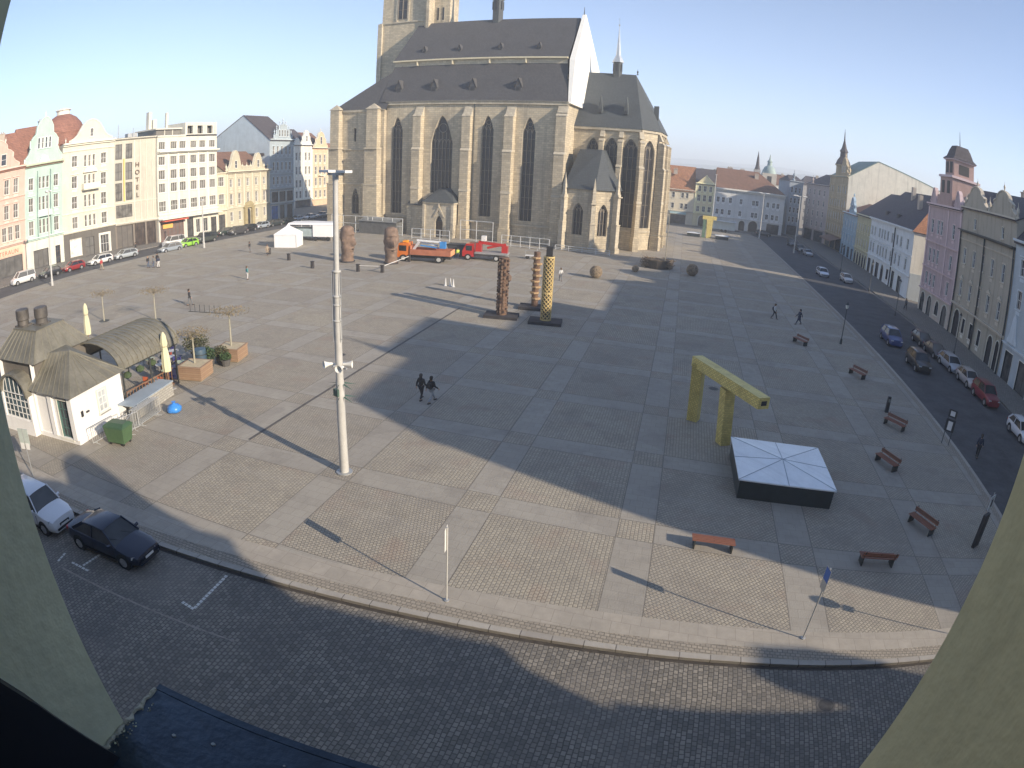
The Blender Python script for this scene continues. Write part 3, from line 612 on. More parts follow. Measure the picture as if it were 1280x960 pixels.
# behind the west row
BG='roofs rising behind the square'
t,wm,tm=house('back_building','low house with red brown hipped roof rising behind the baroque palace','house',(-112,98),(-112,121),12,18.2,(.62,.56,.48),[],('hip',3.6,3,5),BROWNT,group=BG,side=(.62,.56,.48))
add(t,'roof_tank',WHITE,lambda b:b.lathe([(1.6,0),(1.6,2.6),(1.2,3),(.3,3.3)],(4.5,5,20),14),40)
t,wm,tm=house('back_building','deep blue grey rear wing set behind the palace roof','house',(-118,121.5),(-118,131),18,19.5,(.42,.46,.5),[],('gable',3.6),DARKT,group=BG)
GLCUR[0]=None
# ---------------------------------------------------------------- church
STONE=brickmat('sandstone',(.63,.54,.385),(.43,.365,.26),(.28,.245,.19),.9,.4,.025,'wall',.92,.6,(.22,.19,.15),.6,.14,soot=.6)
STONE2=brickmat('dressed_sandstone',(.6,.53,.4),(.44,.385,.29),(.35,.305,.235),.8,.5,.02,'wall',.92,.45,(.2,.17,.13),.4,.16,soot=.3)
SLATE=tilemat('church_slate',(.083,.081,.083),.3,.16,.75,.35); SLATE2=tilemat('chancel_slate',(.07,.08,.085),.3,.14,.7,.3)
PLAS=mat((.78,.76,.7),.85,.05,.6,name='gable_plaster',dirt=.12); LEAD=mat((.5,.53,.55),.4,.15,2,metal=.5,name='lead_sheet')
CG=mat((.022,.022,.026),.35,.4,1.2,name='leaded_glass')
ch=thing('church','large gothic sandstone church with steep dark slate roofs in the middle of the square','church',(-22,113.5,0),R_(-4.37))
MUL=mat((.24,.21,.17),.9,.2,2,name='mullion_stone')
def lancet(parent,x,z0,z1,w,y,nx=3,rise=None,rot=0):
    rise=rise or w*1.25
    f=MB(); pts=arc(-w/2,w/2,z1-z0-rise,z1-z0,'pointed'); h=z1-z0
    def zt(xx):
        for (p,q),(r,s) in zip(pts,pts[1:]):
            if p<=xx<=r: return q+(s-q)*(xx-p)/max(1e-6,r-p)
        return h-rise
    for (p,q),(r,s) in zip(pts,pts[1:]): f.beam((p,0,q-.08),(r,0,s-.08),.22,.2)
    f.box(-w/2,-w/2+.14,-.1,.1,0,h-rise); f.box(w/2-.14,w/2,-.1,.1,0,h-rise)
    for i in range(1,nx):
        xx=-w/2+w*i/nx; f.box(xx-.05,xx+.05,-.1,.1,0,min(zt(xx),h-rise*.62))
    # tracery: small arches over each light and a ring
    for i in range(nx):
        a=-w/2+w*i/nx; b=a+w/nx; pp=arc(a,b,h-rise-.2,h-rise+w/nx*.8,'pointed',4)
        for (p,q),(r,s) in zip(pp,pp[1:]): f.beam((p,0,q),(r,0,s),.12,.1)
    rr=w*.19; cz=h-rise*.45
    for k in range(10): a=2*PI*k/10; b=2*PI*(k+1)/10; f.beam((rr*math.cos(a),0,cz+rr*math.sin(a)),(rr*math.cos(b),0,cz+rr*math.sin(b)),.12,.1)
    k=1
    while k*2.2<h-rise: f.box(-w/2+.14,w/2-.14,-.03,.03,k*2.2,k*2.2+.06); k+=1
    o=f.build('window',MUL,parent); o.location=(x,y,z0); o.rotation_euler=(0,0,rot)
    g=MB(); g.add([(q,.06,r) for q,r in [(-w/2,0),(w/2,0)]+pts[::-1]],[tuple(range(len(pts)+2))]); g.build('pane',CG,o)
def buttress(x,w,zt,y0=0,p=1.75,mats=None,ang=0,org=None,steps=((9.2,.0),(17,.3),(24,.75)),name='buttress'):
    b=MB(); z=-.1; prev=0
    for zz,ins in steps:
        zz=min(zz,zt)
        b.box(-w/2,w/2,-(p-prev),0,z,zz,0); 
        b.add([(-w/2-.08,-(p-prev)-.1,zz),(w/2+.08,-(p-prev)-.1,zz),(w/2+.08,0,zz),(-w/2-.08,0,zz),(-w/2-.08,-(p-ins)-.0,zz+.45),(w/2+.08,-(p-ins),zz+.45),(w/2+.08,0,zz+.45),(-w/2-.08,0,zz+.45)],[(0,1,5,4),(4,5,6,7),(0,4,7,3),(1,2,6,5),(0,3,2,1)],1)
        z=zz+.01; prev=ins
    # sloping weathered top
    q=p-prev; b.add([(-w/2,-q,zt+.4),(w/2,-q,zt+.4),(w/2,0,zt+.4),(-w/2,0,zt+.4),(w/2,0,zt+2.1),(-w/2,0,zt+2.1)],[(0,1,4,5),(1,2,4),(0,5,3),(2,3,5,4)],1)
    b.box(-w/2-.15,w/2+.15,-p-.2,0,-.1,2.6,0)
    o=b.build(name,mats or [STONE,STONE2],ch); o.location=(x,y0,0) if org is None else org; o.rotation_euler=(0,0,ang); return o
H0=26.5; U0=-50.
wins=[(-35,1.0,4.0,23.5,2.5),(-24.9,2.3,8.5,23.7,4.7),(-15.3,1.2,4.5,23.8,2.45),(-7.0,1.2,4.2,23.6,2.5)]
b=MB(); wall_holes(b,-37.6,0,-.1,H0,[(x-w/2,x+w/2,a,c,'pointed',w*1.1) for x,_,a,c,w in wins],0,.75,0,1)
b.face((0,0,-.1),(0,31,-.1),(0,31,H0),(0,0,H0)); b.face((-37.6,31,-.1),(0,31,-.1),(0,31,H0),(-37.6,31,H0))
b.box(-37.6,-.1,.9,30.9,-.1,H0-.1,2)
b.build('nave_wall',[STONE,STONE2,DARK],ch)
for x,_,a,c,w in wins: lancet(ch,x,a,c,w,.5,3 if w<3 else 6,w*1.1)
for x in (-29.8,-19.2,-10.6): buttress(x,1.75,23.6)
buttress(-.6,1.9,24.2)
add(ch,'string_course',STONE2,lambda b:[b.box(x0,x1,-.3,-.003,3.2,3.55) for x0,x1 in((-37.3,-30.9),(-28.6,-28),(-20.2,-20.15),(-18.2,-11.6),(-9.6,-1.7))])
add(ch,'eaves',[STONE2],lambda b:(b.box(-37.6,.2,-.35,-.003,H0-.5,H0),b.box(-37.6,.35,-.5,.1,H0,H0+.2)))
# downpipes
for x in (-38.0,-18.2): add(ch,'downpipe',IRON,lambda b:b.tube((x+.1,-.2,0),(x+.1,-.2,26.3),.11,n=6))
# west stub of the unfinished south tower
b=MB(); wall_holes(b,-50,-37.6,-.1,25,[(-45,-44.4,18.6,21.4),(-45.4,-43.6,3.4,8.8,'pointed',2)],-.9,.5,0,1)
b.face((-50,-.9,-.1),(-50,31,-.1),(-50,31,25),(-50,-.9,25)); b.face((-37.6,-.9,-.1),(-37.6,0,-.1),(-37.6,0,25),(-37.6,-.9,25)); b.face((-50,31,-.1),(-37.6,31,-.1),(-37.6,31,25),(-50,31,25)); b.box(-49.9,-37.7,-.3,30.9,-.1,24.9,2)
b.build('tower_stub',[STONE,STONE2,DARK],ch)
lancet(ch,-44.5,3.4,8.8,1.8,-.55,2,2)
for cx,w in((-39.7,3.),(-49,2.6)):
    bb=MB(); bb.box(-w/2-.2,w/2+.2,-1.9,0,-.1,9.6); bb.box(-w/2,w/2,-1.7,0,9.61,17); bb.box(-w/2+.2,w/2-.2,-1.4,0,17.01,25.2)
    for z,e in((9.6,.3),(17,.1),(3.2,.35)): bb.box(-w/2-e,w/2+e,-2.0,0,z-.02,z+.3,1)
    bb.add([(-w/2-.1,-1.5,25.2),(w/2+.1,-1.5,25.2),(w/2+.1,.3,25.2),(-w/2-.1,.3,25.2),(0,-.6,26.4)],[(0,1,4),(1,2,4),(2,3,4),(3,0,4)],1)
    o=bb.build('buttress',[STONE,STONE2],ch); o.location=(cx,-.9,0)
add(ch,'string_course',STONE2,lambda b:[b.box(-47.6,-41.3,-1.2,-.903,z,z+.3) for z in(9.6,16.8,24.7)]+[b.box(-50.2,-37.4,-1.15,-.903,24.99,25.2)])
# stub hipped roof
add(ch,'stub_roof',SLATE,lambda b:b.add([(-50.3,-1.2,25.2),(-37,-1.2,25.2),(-37,31,25.2),(-50.3,31,25.2),(-37,5,34.8),(-37,20,38),(-49,20,32)],[(0,1,4),(0,4,5,6),(0,6,3),(2,3,6,5)]))
# nave roofs
def nroof(b):
    for sgn in(0,1):
        Y=lambda y:(y if not sgn else 31-y)
        b.face((-39,Y(-.55),26.6),(0.1,Y(-.55),26.6),(-1.7,Y(5),34.6),(-39,Y(5),34.6),mi=0)
        b.face((-39,Y(4.95),34.6),(-1.7,Y(4.95),34.6),(-1.7,Y(4.95),35.7),(-39,Y(4.95),35.7),mi=1)
        b.face((-39.2,Y(4.6),35.7),(-1.5,Y(4.6),35.7),(-2.3,Y(15.5),46.2),(-39.2,Y(15.5),46.2),mi=0)
    b.face((-39,4.6,35.7),(-39,26.4,35.7),(-39,15.5,46.2)); b.face((-39,-.55,26.6),(-39,31.5,26.6),(-39,26,34.7),(-39,5,34.7))
add(ch,'nave_roof',[SLATE,STONE2],nroof)
add(ch,'roof_gutter',mat((.62,.55,.38),.7,.1),lambda b:(b.box(-39.1,-1.6,4.3,4.9,35.55,35.85),[b.box(x,x+.22,4.35,4.94,34.65,35.5) for x in(-33.5,-25.5,-17.5,-10)]))
# east gable, white plaster, seen edge on
add(ch,'east_gable',PLAS,lambda b:b.loft([[(.15,-.3,26.4),(.15,31.3,26.4),(-1.2,26.6,35.3),(-1.9,15.5,47.0),(-1.2,4.4,35.3)],[(.75,-.3,26.4),(.75,31.3,26.4),(-.1,26.6,35.3),(-1.2,15.5,47.0),(-.1,4.4,35.3)]]))
add(ch,'gable_cross',IRON,lambda b:b.tube((-1.6,15.5,46.8),(-1.6,15.5,48.6),.12,.04,6))
# dormers
def dormer(x,y,z,s=1.):
    b=MB(); b.slab([(-.55*s,0),(.55*s,0),(.55*s,.8*s),(0,2.1*s),(-.55*s,.8*s)],0,1.6*s,0); b.box(-.3*s,.3*s,-.03,-.005,.1*s,.8*s,1)
    for q in(-1,1): b.add([(q*.7*s,-.1,.7*s),(0,-.1,2.3*s),(0,1.9*s,2.3*s),(q*.7*s,1.9*s,.7*s)],[(0,1,2,3)],0)
    o=b.build('dormer',[SLATE,DARK],ch); o.location=(x,y,z)
for x in(-35.5,-27.5,-19.2,-9.9): dormer(x,.9,28.6,1.15)
for x in(-33,-25,-16,-8): dormer(x,6.6,37.6,.7)
# ridge turret (sanktusnik)
def flech(x,y,z,s,o='ridge_turret'):
    b=MB(); b.lathe([(1.0*s,-2.5*s),(1.0*s,2.3*s)],(0,0,0),6,0); b.lathe([(1.3*s,2.3*s),(1.2*s,2.6*s),(.55*s,3.9*s),(.32*s,6.5*s),(.03,10.5*s)],(0,0,0),6,1)
    b.lathe([(.02,10.4*s),(.22*s,10.7*s),(.02,11*s)],(0,0,0),6,1); b.tube((0,0,11*s),(0,0,12.3*s),.05,n=4,mi=1)
    for k in range(6):
        a=2*PI*(k+.5)/6; c,q=math.cos(a),math.sin(a); rr=.88*s; b.beam((c*rr,q*rr,.3*s),(c*rr,q*rr,1.9*s),.34*s,.1*s,mi=2)
    t=b.build(o,[SLATE2,LEAD,DARK],ch); t.location=(x,y,z); return t
flech(-20.5,15.5,48,1.2)
flech(5.8,15.5,34.6,.95)
# chancel
CH=22.8
apse=[(12.8,6),(15.7,10.3),(15.7,20.7),(12.8,25)]
def wallseg(p,q,z0,z1,wz0,wz1,ww,name='chancel_wall',win=True,rise=1.9):
    p=Vector(p);q=Vector(q); L=(q-p).length; a=math.atan2(q.y-p.y,q.x-p.x); b=MB()
    H=[(L/2-ww/2,L/2+ww/2,wz0,wz1,'pointed',rise)] if win else []
    wall_holes(b,0,L,z0,z1,H,0,.7,0,1); o=b.build(name,[STONE,STONE2],ch); o.location=(p.x,p.y,0); o.rotation_euler=(0,0,a)
    if win:
        m=(p+q)/2; nrm=Vector((-math.sin(a),math.cos(a))); lancet(ch,m.x+nrm.x*.5,wz0,wz1,ww,m.y+nrm.y*.5,3,rise,a)
    return o
wallseg((0,6),(2,6),-.1,CH,0,0,0,win=False); wallseg((2,6),(5.6,6),-.1,CH,11.9,20.7,2.4); wallseg((5.6,6),(9.2,6),-.1,CH,4.2,20.9,2.6); wallseg((9.2,6),(12.8,6),-.1,CH,4.2,20.9,2.75)
for p,q in zip(apse,apse[1:]): wallseg(p,q,-.1,CH,4.2,20.9,3.1)
add(ch,'chancel_core',DARK,lambda b:b.prism([(-.5,7),(12.3,7),(14.7,10.8),(14.7,20.2),(12.3,24),(-.5,24)],-.1,CH-.1))
add(ch,'chancel_wall',STONE,lambda b:b.face((0,25,-.1),(12.8,25,-.1),(12.8,25,CH),(0,25,CH)))
add(ch,'chancel_roof',SLATE2,lambda b:b.add([(-.2,5.5,CH),(13.05,5.5,CH),(16.2,10.1,CH),(16.2,20.9,CH),(13.05,25.5,CH),(-.2,25.5,CH),(-.2,15.5,34.6),(9.6,15.5,34.4)],[(0,1,7,6),(1,2,7),(2,3,7),(3,4,7),(4,5,6,7),(5,4,3,2,1,0)]))
add(ch,'eaves',STONE2,lambda b:(b.box(0,12.8,5.6,5.997,CH-.5,CH-.02),b.beam((12.9,5.85,CH-.25),(15.85,10.25,CH-.25),.3,.45),b.beam((15.87,10.3,CH-.25),(15.87,20.7,CH-.25),.3,.45)))
for x,z in((4.4,25.6),(9.4,25.5)):
    b=MB(); b.slab([(-.4,0),(.4,0),(.4,.7),(0,3.4),(-.4,.7)],0,1.6,0); b.box(-.22,.22,-.03,-.004,.05,.7,1); o=b.build('dormer',[SLATE2,DARK],ch); o.location=(x,7.4,z)
b=MB(); b.slab([(-.35,0),(.35,0),(.35,.7),(0,2.8),(-.35,.7)],0,1.0,0); o=b.build('dormer',[SLATE2,DARK],ch); o.location=(15.0,12.6,25.2); o.rotation_euler=(0,0,PI/2)
finial(ch,9.9,34.4,.8,IRON,15.5)
sp=((9,.0),(15.5,.35),(20.2,.8))
def apb(x,y,ang): buttress(0,.85,20.6,org=(x,y,0),ang=ang,p=1.7,steps=sp)
apb(9.2,6,0); apb(12.8,6,R_(28)); apb(15.7,10.3,R_(73)); apb(15.7,20.7,R_(107)); apb(12.8,25,R_(152)); apb(5.6,6,0); apb(15.7,15.5,R_(90))
add(ch,'string_course',STONE2,lambda b:(b.box(9.75,12.2,5.7,5.997,3.4,3.7),b.beam((13.3,6.75,3.55),(15.3,9.7,3.55),.5,.3),b.beam((15.8,11,3.55),(15.8,14.8,3.55),.35,.3)))
# side chapel against the chancel
CP=[(1.2,5.9),(1.2,-2.6),(6.6,-2.9),(9.9,-.3),(9.9,5.9)]; EZ=11.1
def cseg(p,q,win=True): wallseg(p,q,-.1,EZ,2.9,8.6,1.9,'chapel_wall',win,1.4)
cseg(CP[0],CP[1],False); cseg(CP[1],CP[2]); cseg(CP[2],CP[3]); cseg(CP[3],CP[4],False)
add(ch,'chapel_core',DARK,lambda b:b.prism([(1.9,5.8),(1.9,-1.6),(6.2,-1.9),(9.2,.2),(9.2,5.8)],-.1,EZ-.1))
add(ch,'chapel_roof',SLATE2,lambda b:b.add([(.9,6,EZ),(.9,-3,EZ),(6.8,-3.3,EZ),(10.3,-.6,EZ),(10.3,6,EZ),(2.2,5.9,18.3),(2.2,2.6,18.3),(6.6,1.6,18.4),(6.6,5.9,18.4)],[(0,1,6,5),(1,2,7,6),(2,3,7),(3,4,8,7),(5,6,7,8),(4,3,2,1,0)]))
def pinn(x,y,zt=12.2,ang=0):
    b=MB(); b.box(-.45,.45,-1.3,0,-.1,5); b.box(-.38,.38,-1.1,0,5.01,zt-2.4); b.box(-.5,.5,-1.35,0,1.9,2.2); b.box(-.6,.6,-1.5,.1,-.1,.9)
    b.lathe([(.5,zt-2.4),(.42,zt-2.2),(.34,zt-1.2),(.42,zt-1.05),(.03,zt+1.6)],(0,-.6,0),4,0,PI/4)
    for z in(5,zt-3): b.box(-.5,.5,-1.4,0,z,z+.2)
    o=b.build('pinnacle_buttress',STONE2,ch); o.location=(x,y,0); o.rotation_euler=(0,0,ang)
pinn(1.5,-2.5,12.4,R_(-20)); pinn(6.6,-2.8,11.6,R_(20)); pinn(9.9,-.3,13,R_(60))
# south porch
PX0,PX1,PY=-27.4,-20.6,-3.2
add(ch,'porch',[STONE2,STONE],lambda b:(wall_holes(b,-26.8,-20.4,-.1,6.6,[(-24.3,-22.6,0,4.3,'pointed',1.3)],-3.2,.7),b.face((-26.8,-3.2,-.1),(-26.8,-.02,-.1),(-26.8,-.02,6.6),(-26.8,-3.2,6.6)),b.face((-20.4,-3.2,-.1),(-20.4,-.02,-.1),(-20.4,-.02,6.6),(-20.4,-3.2,6.6)),b.box(-31.2,-26.9,-2.2,-.02,-.1,6.0,1),b.box(-26.95,-26.45,-3.5,-3.203,-.1,6.5),b.box(-20.75,-20.25,-3.5,-3.203,-.1,6.5),b.box(-27,-20.2,-3.45,-.02,6.61,6.9)))
add(ch,'porch_roof',SLATE2,lambda b:(b.add([(-27.1,-3.6,6.92),(-20.1,-3.6,6.92),(-20.1,-.02,6.92),(-27.1,-.02,6.92),(-24.9,-.02,9.6),(-22.6,-.02,9.6),(-23.6,-1.2,9.2)],[(0,1,6),(1,2,5,6),(0,6,4,3),(4,6,5),(3,2,1,0)]),b.add([(-31.4,-2.4,6.02),(-27,-2.4,6.02),(-27,-.02,6.9),(-31.4,-.02,6.9)],[(0,1,2,3)])))
dr=add(ch,'door',mat((.07,.05,.035),.7,.2),lambda b:b.box(-24.25,-22.65,-2.62,-2.52,0,3.1)); add(ch,'door_glazing',CG,lambda b:b.box(-24.25,-22.65,-2.6,-2.55,3.12,4.2))
add(ch,'portal_gable',STONE2,lambda b:(b.slab([(-24.7,4.0),(-24.4,4.0),(-23.45,5.4),(-22.5,4.0),(-22.2,4.0),(-23.45,6.2)],-3.35,-3.203),b.lathe([(.14,5.9),(.2,6.1),(.02,7.2)],(-23.45,-3.4,0),6)))
# north west tower
b=MB(); TW=(-49.2,-37.,15.0,27.0)
def tower(b):
    x0,x1,y0,y1=TW
    b.box(x0,x1,y0,y1,-.1,46.8); b.box(x0-.25,x1+.25,y0-.25,y1+.25,46.8,47.1,1); b.box(x0+.2,x1-.2,y0+.2,y1-.2,47.1,60); b.box(x0-.1,x1+.1,y0-.1,y1+.1,60,60.4,1)
    b.box(x0+.3,x1-.3,y0+.3,y1-.3,60.4,68); b.box(x0-.3,x1+.3,y0-.3,y1+.3,68,68.6,1)
    b.box(x0-.5,x0+.6,y0-.5,y0+.6,30,46.9,1); b.box(x1-.6,x1+.5,y0-.5,y0+.6,30,46.9,1)
    b.box(x0-.5,x0+.5,y0-.2,y0+.5,24.5,39)
add(ch,'tower',[STONE,STONE2],tower)
add(ch,'stair_turret',STONE,lambda b:(b.box(-37,-32.6,17.,21.5,20,56),b.box(-37.1,-36.4,14.2,16.9,40,62)))
add(ch,'tower_spire',SLATE2,lambda b:b.lathe([(7.2,68.6),(2.6,82),(.1,102)],(-43.1,21,0),8,0,PI/8))
lancet(ch,-43.6,47.8,57,2.6,15.06,2,2.4); add(ch,'window_surround',STONE2,lambda b:(b.box(-45.3,-44.95,15.0,15.19,47.2,54.4),b.box(-42.25,-41.9,15.0,15.19,47.2,54.4)))
add(ch,'belfry_opening',CG,lambda b:b.add([(x,15.15,z) for x,z in [(-44.9,47.8),(-42.3,47.8)]+[(q-43.6,r+47.8) for q,r in arc(-1.3,1.3,6.8,9.2,'pointed')[::-1]]],[tuple(range(19))]))
for x in(-35.5,-34.2): add(ch,'slit_window',[STONE2,CG],lambda b:(b.box(x-.35,x+.35,16.95,16.998,46.8,50.6,0),b.box(x-.2,x+.2,16.9,16.95,47.2,50.2,1)))
# ======================= NORTH ROW (faces south) =======================
NG='houses along the far side of the square'
def N_(u): a=R_(2.7); return (-5+u*math.cos(a),195+u*math.sin(a))
t,wm,tm=house('town_house','cream house with a long two tier orange tiled roof beside the chancel','house',N_(-16),N_(8.3),13,10.4,(.66,.59,.45),[(8,9.6,[2.2,4,7,8.8,12,13.6,16.2,17.8,20.6,22],.85,S()),(4.7,6.3,[2.2,4,7,8.8,12,13.6,16.2,17.8,20.6,22],.85,S())],('gable',7.2),ORT,holes=[(1,6,0,2.8),(8,12,0,2.8),(13.6,16,0,2.8),(17.2,22.2,0,2.8)],cornices=[(10.6,.45,.4),(4,.3,.25)],group=NG,chim=[(15.5,3.6,15.2,1.7,.8),(18,3.2,15,1.5,.6),(22,8,15,2,.8)],trimc=mat((.62,.58,.48),.8))
for cx,w in((3.5,5),(10,4),(14.8,2.4),(19.7,5)): window(t,cx,0,w,2.8,4,1,fm=DARK,gm=SHOP,trim=0,name='shop_window')
add(t,'shop_sign',mat((.4,.55,.56),.6,.1),lambda b:b.box(17.2,22.2,-.3,-.003,2.95,3.7))
t,wm,tm=house('town_house','narrow yellow house with a small triangular pediment between two tiled roofs','house',N_(8.35),N_(14.45),13,12.9,(.7,.62,.4),[(10.6,12.3,[1.3,3,4.7],.9,S()),(7.6,9.5,[1.3,3.05,4.8],1.0,S()),(4.4,6.1,[1.3,3.05,4.8],1.0,S())],('gable',4.5),DARKT,holes=[(1.8,4.2,0,3.3,'round',1.1)],cornices=[(13.1,.5,.4),(10,.2,.2),(4,.3,.3)],group=NG,pil=[(.25,.4,4,12.6),(5.85,.4,4,12.6)])
window(t,3,0,2.4,3.3,2,1,gm=SHOP,fm=DARK,trim=.2,kind='round',rise=1.1,name='door'); gable(t,[(.4,13.1),(5.7,13.1),(3.05,15.6)],wm,tm=tm,cap=tm)
t,wm,tm=house('town_house','long white house with thick white cornice, arched gateway and broad brown roof','house',N_(14.5),N_(36.3),15,12.2,(.66,.66,.64),[(8,9.6,[1.1,2.7,4.9,8.2,12.1,13.2,16.6,18.4,19.8],.95,S()),(4.3,5.9,[1.1,2.7,4.9,8.2,12.1,13.2,16.6,18.4,19.8],.95,S())],('hip',6.3,.5,8),BROWNT,holes=[(8.2,10,0,3,'round',.8),(11.2,14,0,3.3,'round',1.3),(16.9,20.8,0,3)],cornices=[(12.4,.9,.9,0,21.85,mat((.72,.7,.64),.8)),(3.7,.3,.25)],group=NG,chim=[(5,10,16,2.8,.8),(9,10,16,2.6,.7),(13,5,15.5,2,.6)])
window(t,9.1,0,1.8,3,2,1,gm=DARK,fm=DARK,trim=.15,kind='round',rise=.8,name='door'); window(t,12.6,0,2.8,3.3,2,1,gm=DARK,fm=DARK,trim=.3,kind='round',rise=1.3,name='gateway'); window(t,18.85,0,3.9,3,4,1,gm=SHOP,fm=DARK,trim=0,name='shop_window')
for x in (15.2,): add(t,'downpipe',GALV,lambda b:b.tube((x,-.15,0),(x,-.15,11.4),.1,n=6))
# buildings closing the north east corner
NEG='houses at the far right corner of the square'
t,wm,tm=house('town_house','blue grey tall house in the street gap at the far right corner','house',(33.6,205),(38.2,205.5),14,17.2,(.3,.35,.4),[(a,a+1.7,[1,2.3,3.6],.7,S(nx=1)) for a in(4.2,7.2,10.2,13.6)],('hip',2,1,1),DARKT,holes=[(.5,4,0,3)],group=NEG,cornices=[(17.4,.4,.4)])
finial(t,1.3,17.4,2.2,wm); window(t,2.25,0,3.5,3,3,1,gm=SHOP,fm=DARK,trim=0,name='shop_window')
t,wm,tm=house('town_house','pinkish grey house left of the ornate brown gabled house','house',(39.0,203),(43.6,190),14,17.2,(.42,.36,.34),[(a,a+1.7,[2,5,8,11],.9,S(nx=1)) for a in(4.4,7.6,10.8,14)],('gable',3.6),DARKT,holes=[(1,6,0,3.2),(7,12.5,0,3.2)],group=NEG,cornices=[(17.4,.4,.4),(3.9,.3,.3)])
for cx in(3.5,9.75): window(t,cx,0,5 if cx<5 else 5.5,3.2,4,1,gm=SHOP,fm=DARK,trim=0,name='shop_window')
finial(t,3,17.4,1.6,wm)
t,wm,tm=house('town_house','tall ochre brown house with ornate gable, pointed turret and huge cream side wall','house',(43.6,189.9),(44.2,170),40,20.5,(.4,.32,.2),[(a,a+2,[2,4.6,7.6,10,12.6,15.4,18],.95,S(nx=1,hood=1)) for a in(4.6,8.3,12,15.8)],('gable',5.6,.22),GRM,holes=[(1,6,0,3.4),(7,12,0,3.4),(13,19,0,3.4)],group=NEG,cornices=[(20.7,.5,.5),(4.1,.4,.3),(11.4,.25,.2)],side=(.66,.63,.54),pil=[(.4,.6,4,20),(6.2,.5,4,20),(13.9,.5,4,20),(19.5,.6,4,20)],dirt=.5)
for cx in(3.5,9.5,16): window(t,cx,0,5 if cx<15 else 6,3.4,4,1,gm=SHOP,fm=DARK,trim=0,name='shop_window')
gable(t,curve_gable(14.6,9,20.7,5,'baroque'),wm,wins=[(13.2,21.6,.8,1.8),(15.6,21.6,.8,1.8)],tm=tm,cap=tm); finial(t,14.6,25.6,1,tm); finial(t,19.4,20.7,2.0,tm)
add(t,'turret',[wm,DARKT],lambda b:(b.lathe([(2.1,14),(2.1,23.4),(2.5,23.6),(2.5,23.9)],(7.4,1.6,0),8,0),b.lathe([(2.4,23.9),(2.0,25),(1.2,26.2),(1.1,27.6),(1.4,27.8),(.8,28.8),(.25,31),(.04,34.5)],(7.4,1.6,0),8,1)))
add(t,'awning',mat((.25,.16,.12),.8,.1),lambda b:b.add([(6,-.05,3.6),(19,-.05,3.6),(19,-3.2,2.6),(6,-3.2,2.6),(6,-3.2,2.3),(19,-3.2,2.3)],[(0,1,2,3),(3,2,5,4)]))
# ======================= EAST ROW (faces west) =======================
EG='houses along the right hand street'
def E_(u): a=R_(87.3); return (40.3+u*math.cos(a),97.6+u*math.sin(a))
t,wm,tm=house('town_house','small sky blue house with white parapet and curved attic gable','house',E_(72),E_(54.6),14,10.9,(.3,.4,.47),[(7.4,9.2,[2,5.2,8.6,12,15.2],.9,S()),(4,5.8,[2,5.2,8.6,12,15.2],.9,S())],('gable',3.2),REDT,holes=[(1,3.4,0,2.7),(5,7,0,2.7),(9,12,0,2.7),(13.6,16,0,2.7)],group=EG,cornices=[(11.2,.5,.5,0,17.4,mat((.6,.66,.7),.7))],side=(.5,.46,.36))
for cx,w in((2.2,2.4),(6,2),(10.5,3),(14.8,2.4)): window(t,cx,0,w,2.7,2,1,gm=SHOP,fm=DARK,trim=0,name='shop_window')
gable(t,curve_gable(10,7,11.2,4),wm,wins=[(10,12,1,1.4)],tm=tm,cap=tm); finial(t,10,15.1,1,tm)
t,wm,tm=house('town_house','mustard yellow house with blind arches between the blue and the white house','house',E_(54.5),E_(40.2),14,11.5,(.45,.42,.27),[(7.8,9.6,[1.6,4,6.6,9.4,12.2],.9,S()),(4.3,6.2,[1.6,4,6.6,9.4,12.2],.9,S())],('gable',6.2,.6),DARKT,holes=[(.8,2.6,0,3,'round',.9),(3.8,5.6,0,3,'round',.9),(6.6,8.4,0,3,'round',.9),(9.4,11.2,0,3,'round',.9),(12,13.4,0,3,'round',.7)],group=EG,cornices=[(11.7,.5,.4),(3.8,.3,.25)])
for cx,w in((1.7,1.8),(4.7,1.8),(7.5,1.8),(10.3,1.8),(12.7,1.4)): window(t,cx,0,w,3,2,1,gm=DARK,fm=DARK,trim=.1,kind='round',rise=w/2,name='door')
t,wm,tm=house('town_house','long white house with tiled roof painted dark for shade and orange on its sunlit hip, and a bright bare end wall','house',E_(40.1),E_(7.2),15,11.6,(.66,.7,.72),[(8.1,10,[1.8,4.4,8.4,10.6,12.9,15.4,18.8,22.4,25.2,29.6],1.15,S()),(4.5,6.5,[1.8,4.4,8.4,10.6,12.9,15.4,18.8,22.4,25.2,29.6],1.15,S(hood=1))],('hip',7.2,.5,6.5),DARKT,holes=[(1.2,3.6,0,3),(5,7,0,3.2,'round',1),(8.5,11,0,3),(13,15,0,3.2,'round',1),(17.5,19,.9,2.9),(21.5,23.3,0,3.2),(26,28,0,3)],group=EG,cornices=[(11.8,.6,.5),(7.4,.25,.2),(3.9,.3,.25)],side=(.72,.69,.6),trimc=mat((.66,.7,.72),.8))
for cx,w,z,h,k in((2.4,2.4,0,3,0),(6,2,0,3.2,1),(9.75,2.5,0,3,0),(14,2,0,3.2,1),(18.25,1.5,.9,2,0),(22.4,1.8,0,3.2,0),(27,2,0,3,0)): window(t,cx,z,w,h,2,1,gm=SHOP if not k else DARK,fm=DARK,trim=.12,kind='round' if k else None,rise=1 if k else 0,name='door' if k else 'shop_window')
L=32.9
add(t,'hip_sunlit_side',ORT,lambda b:b.add([(L+.38,-.5,11.62),(L+.38,15.4,11.62),(L-6.4,7.5,18.95)],[(0,1,2)]))  # dark slope and orange hip paint the roof's shaded and sunlit sides
add(t,'end_wall_shade',wallmat((.42,.46,.48),.4),lambda b:b.box(L+.003,L+.12,.1,15,-.1,4.5))  # blue-grey sheet paints the shade low on the white end wall
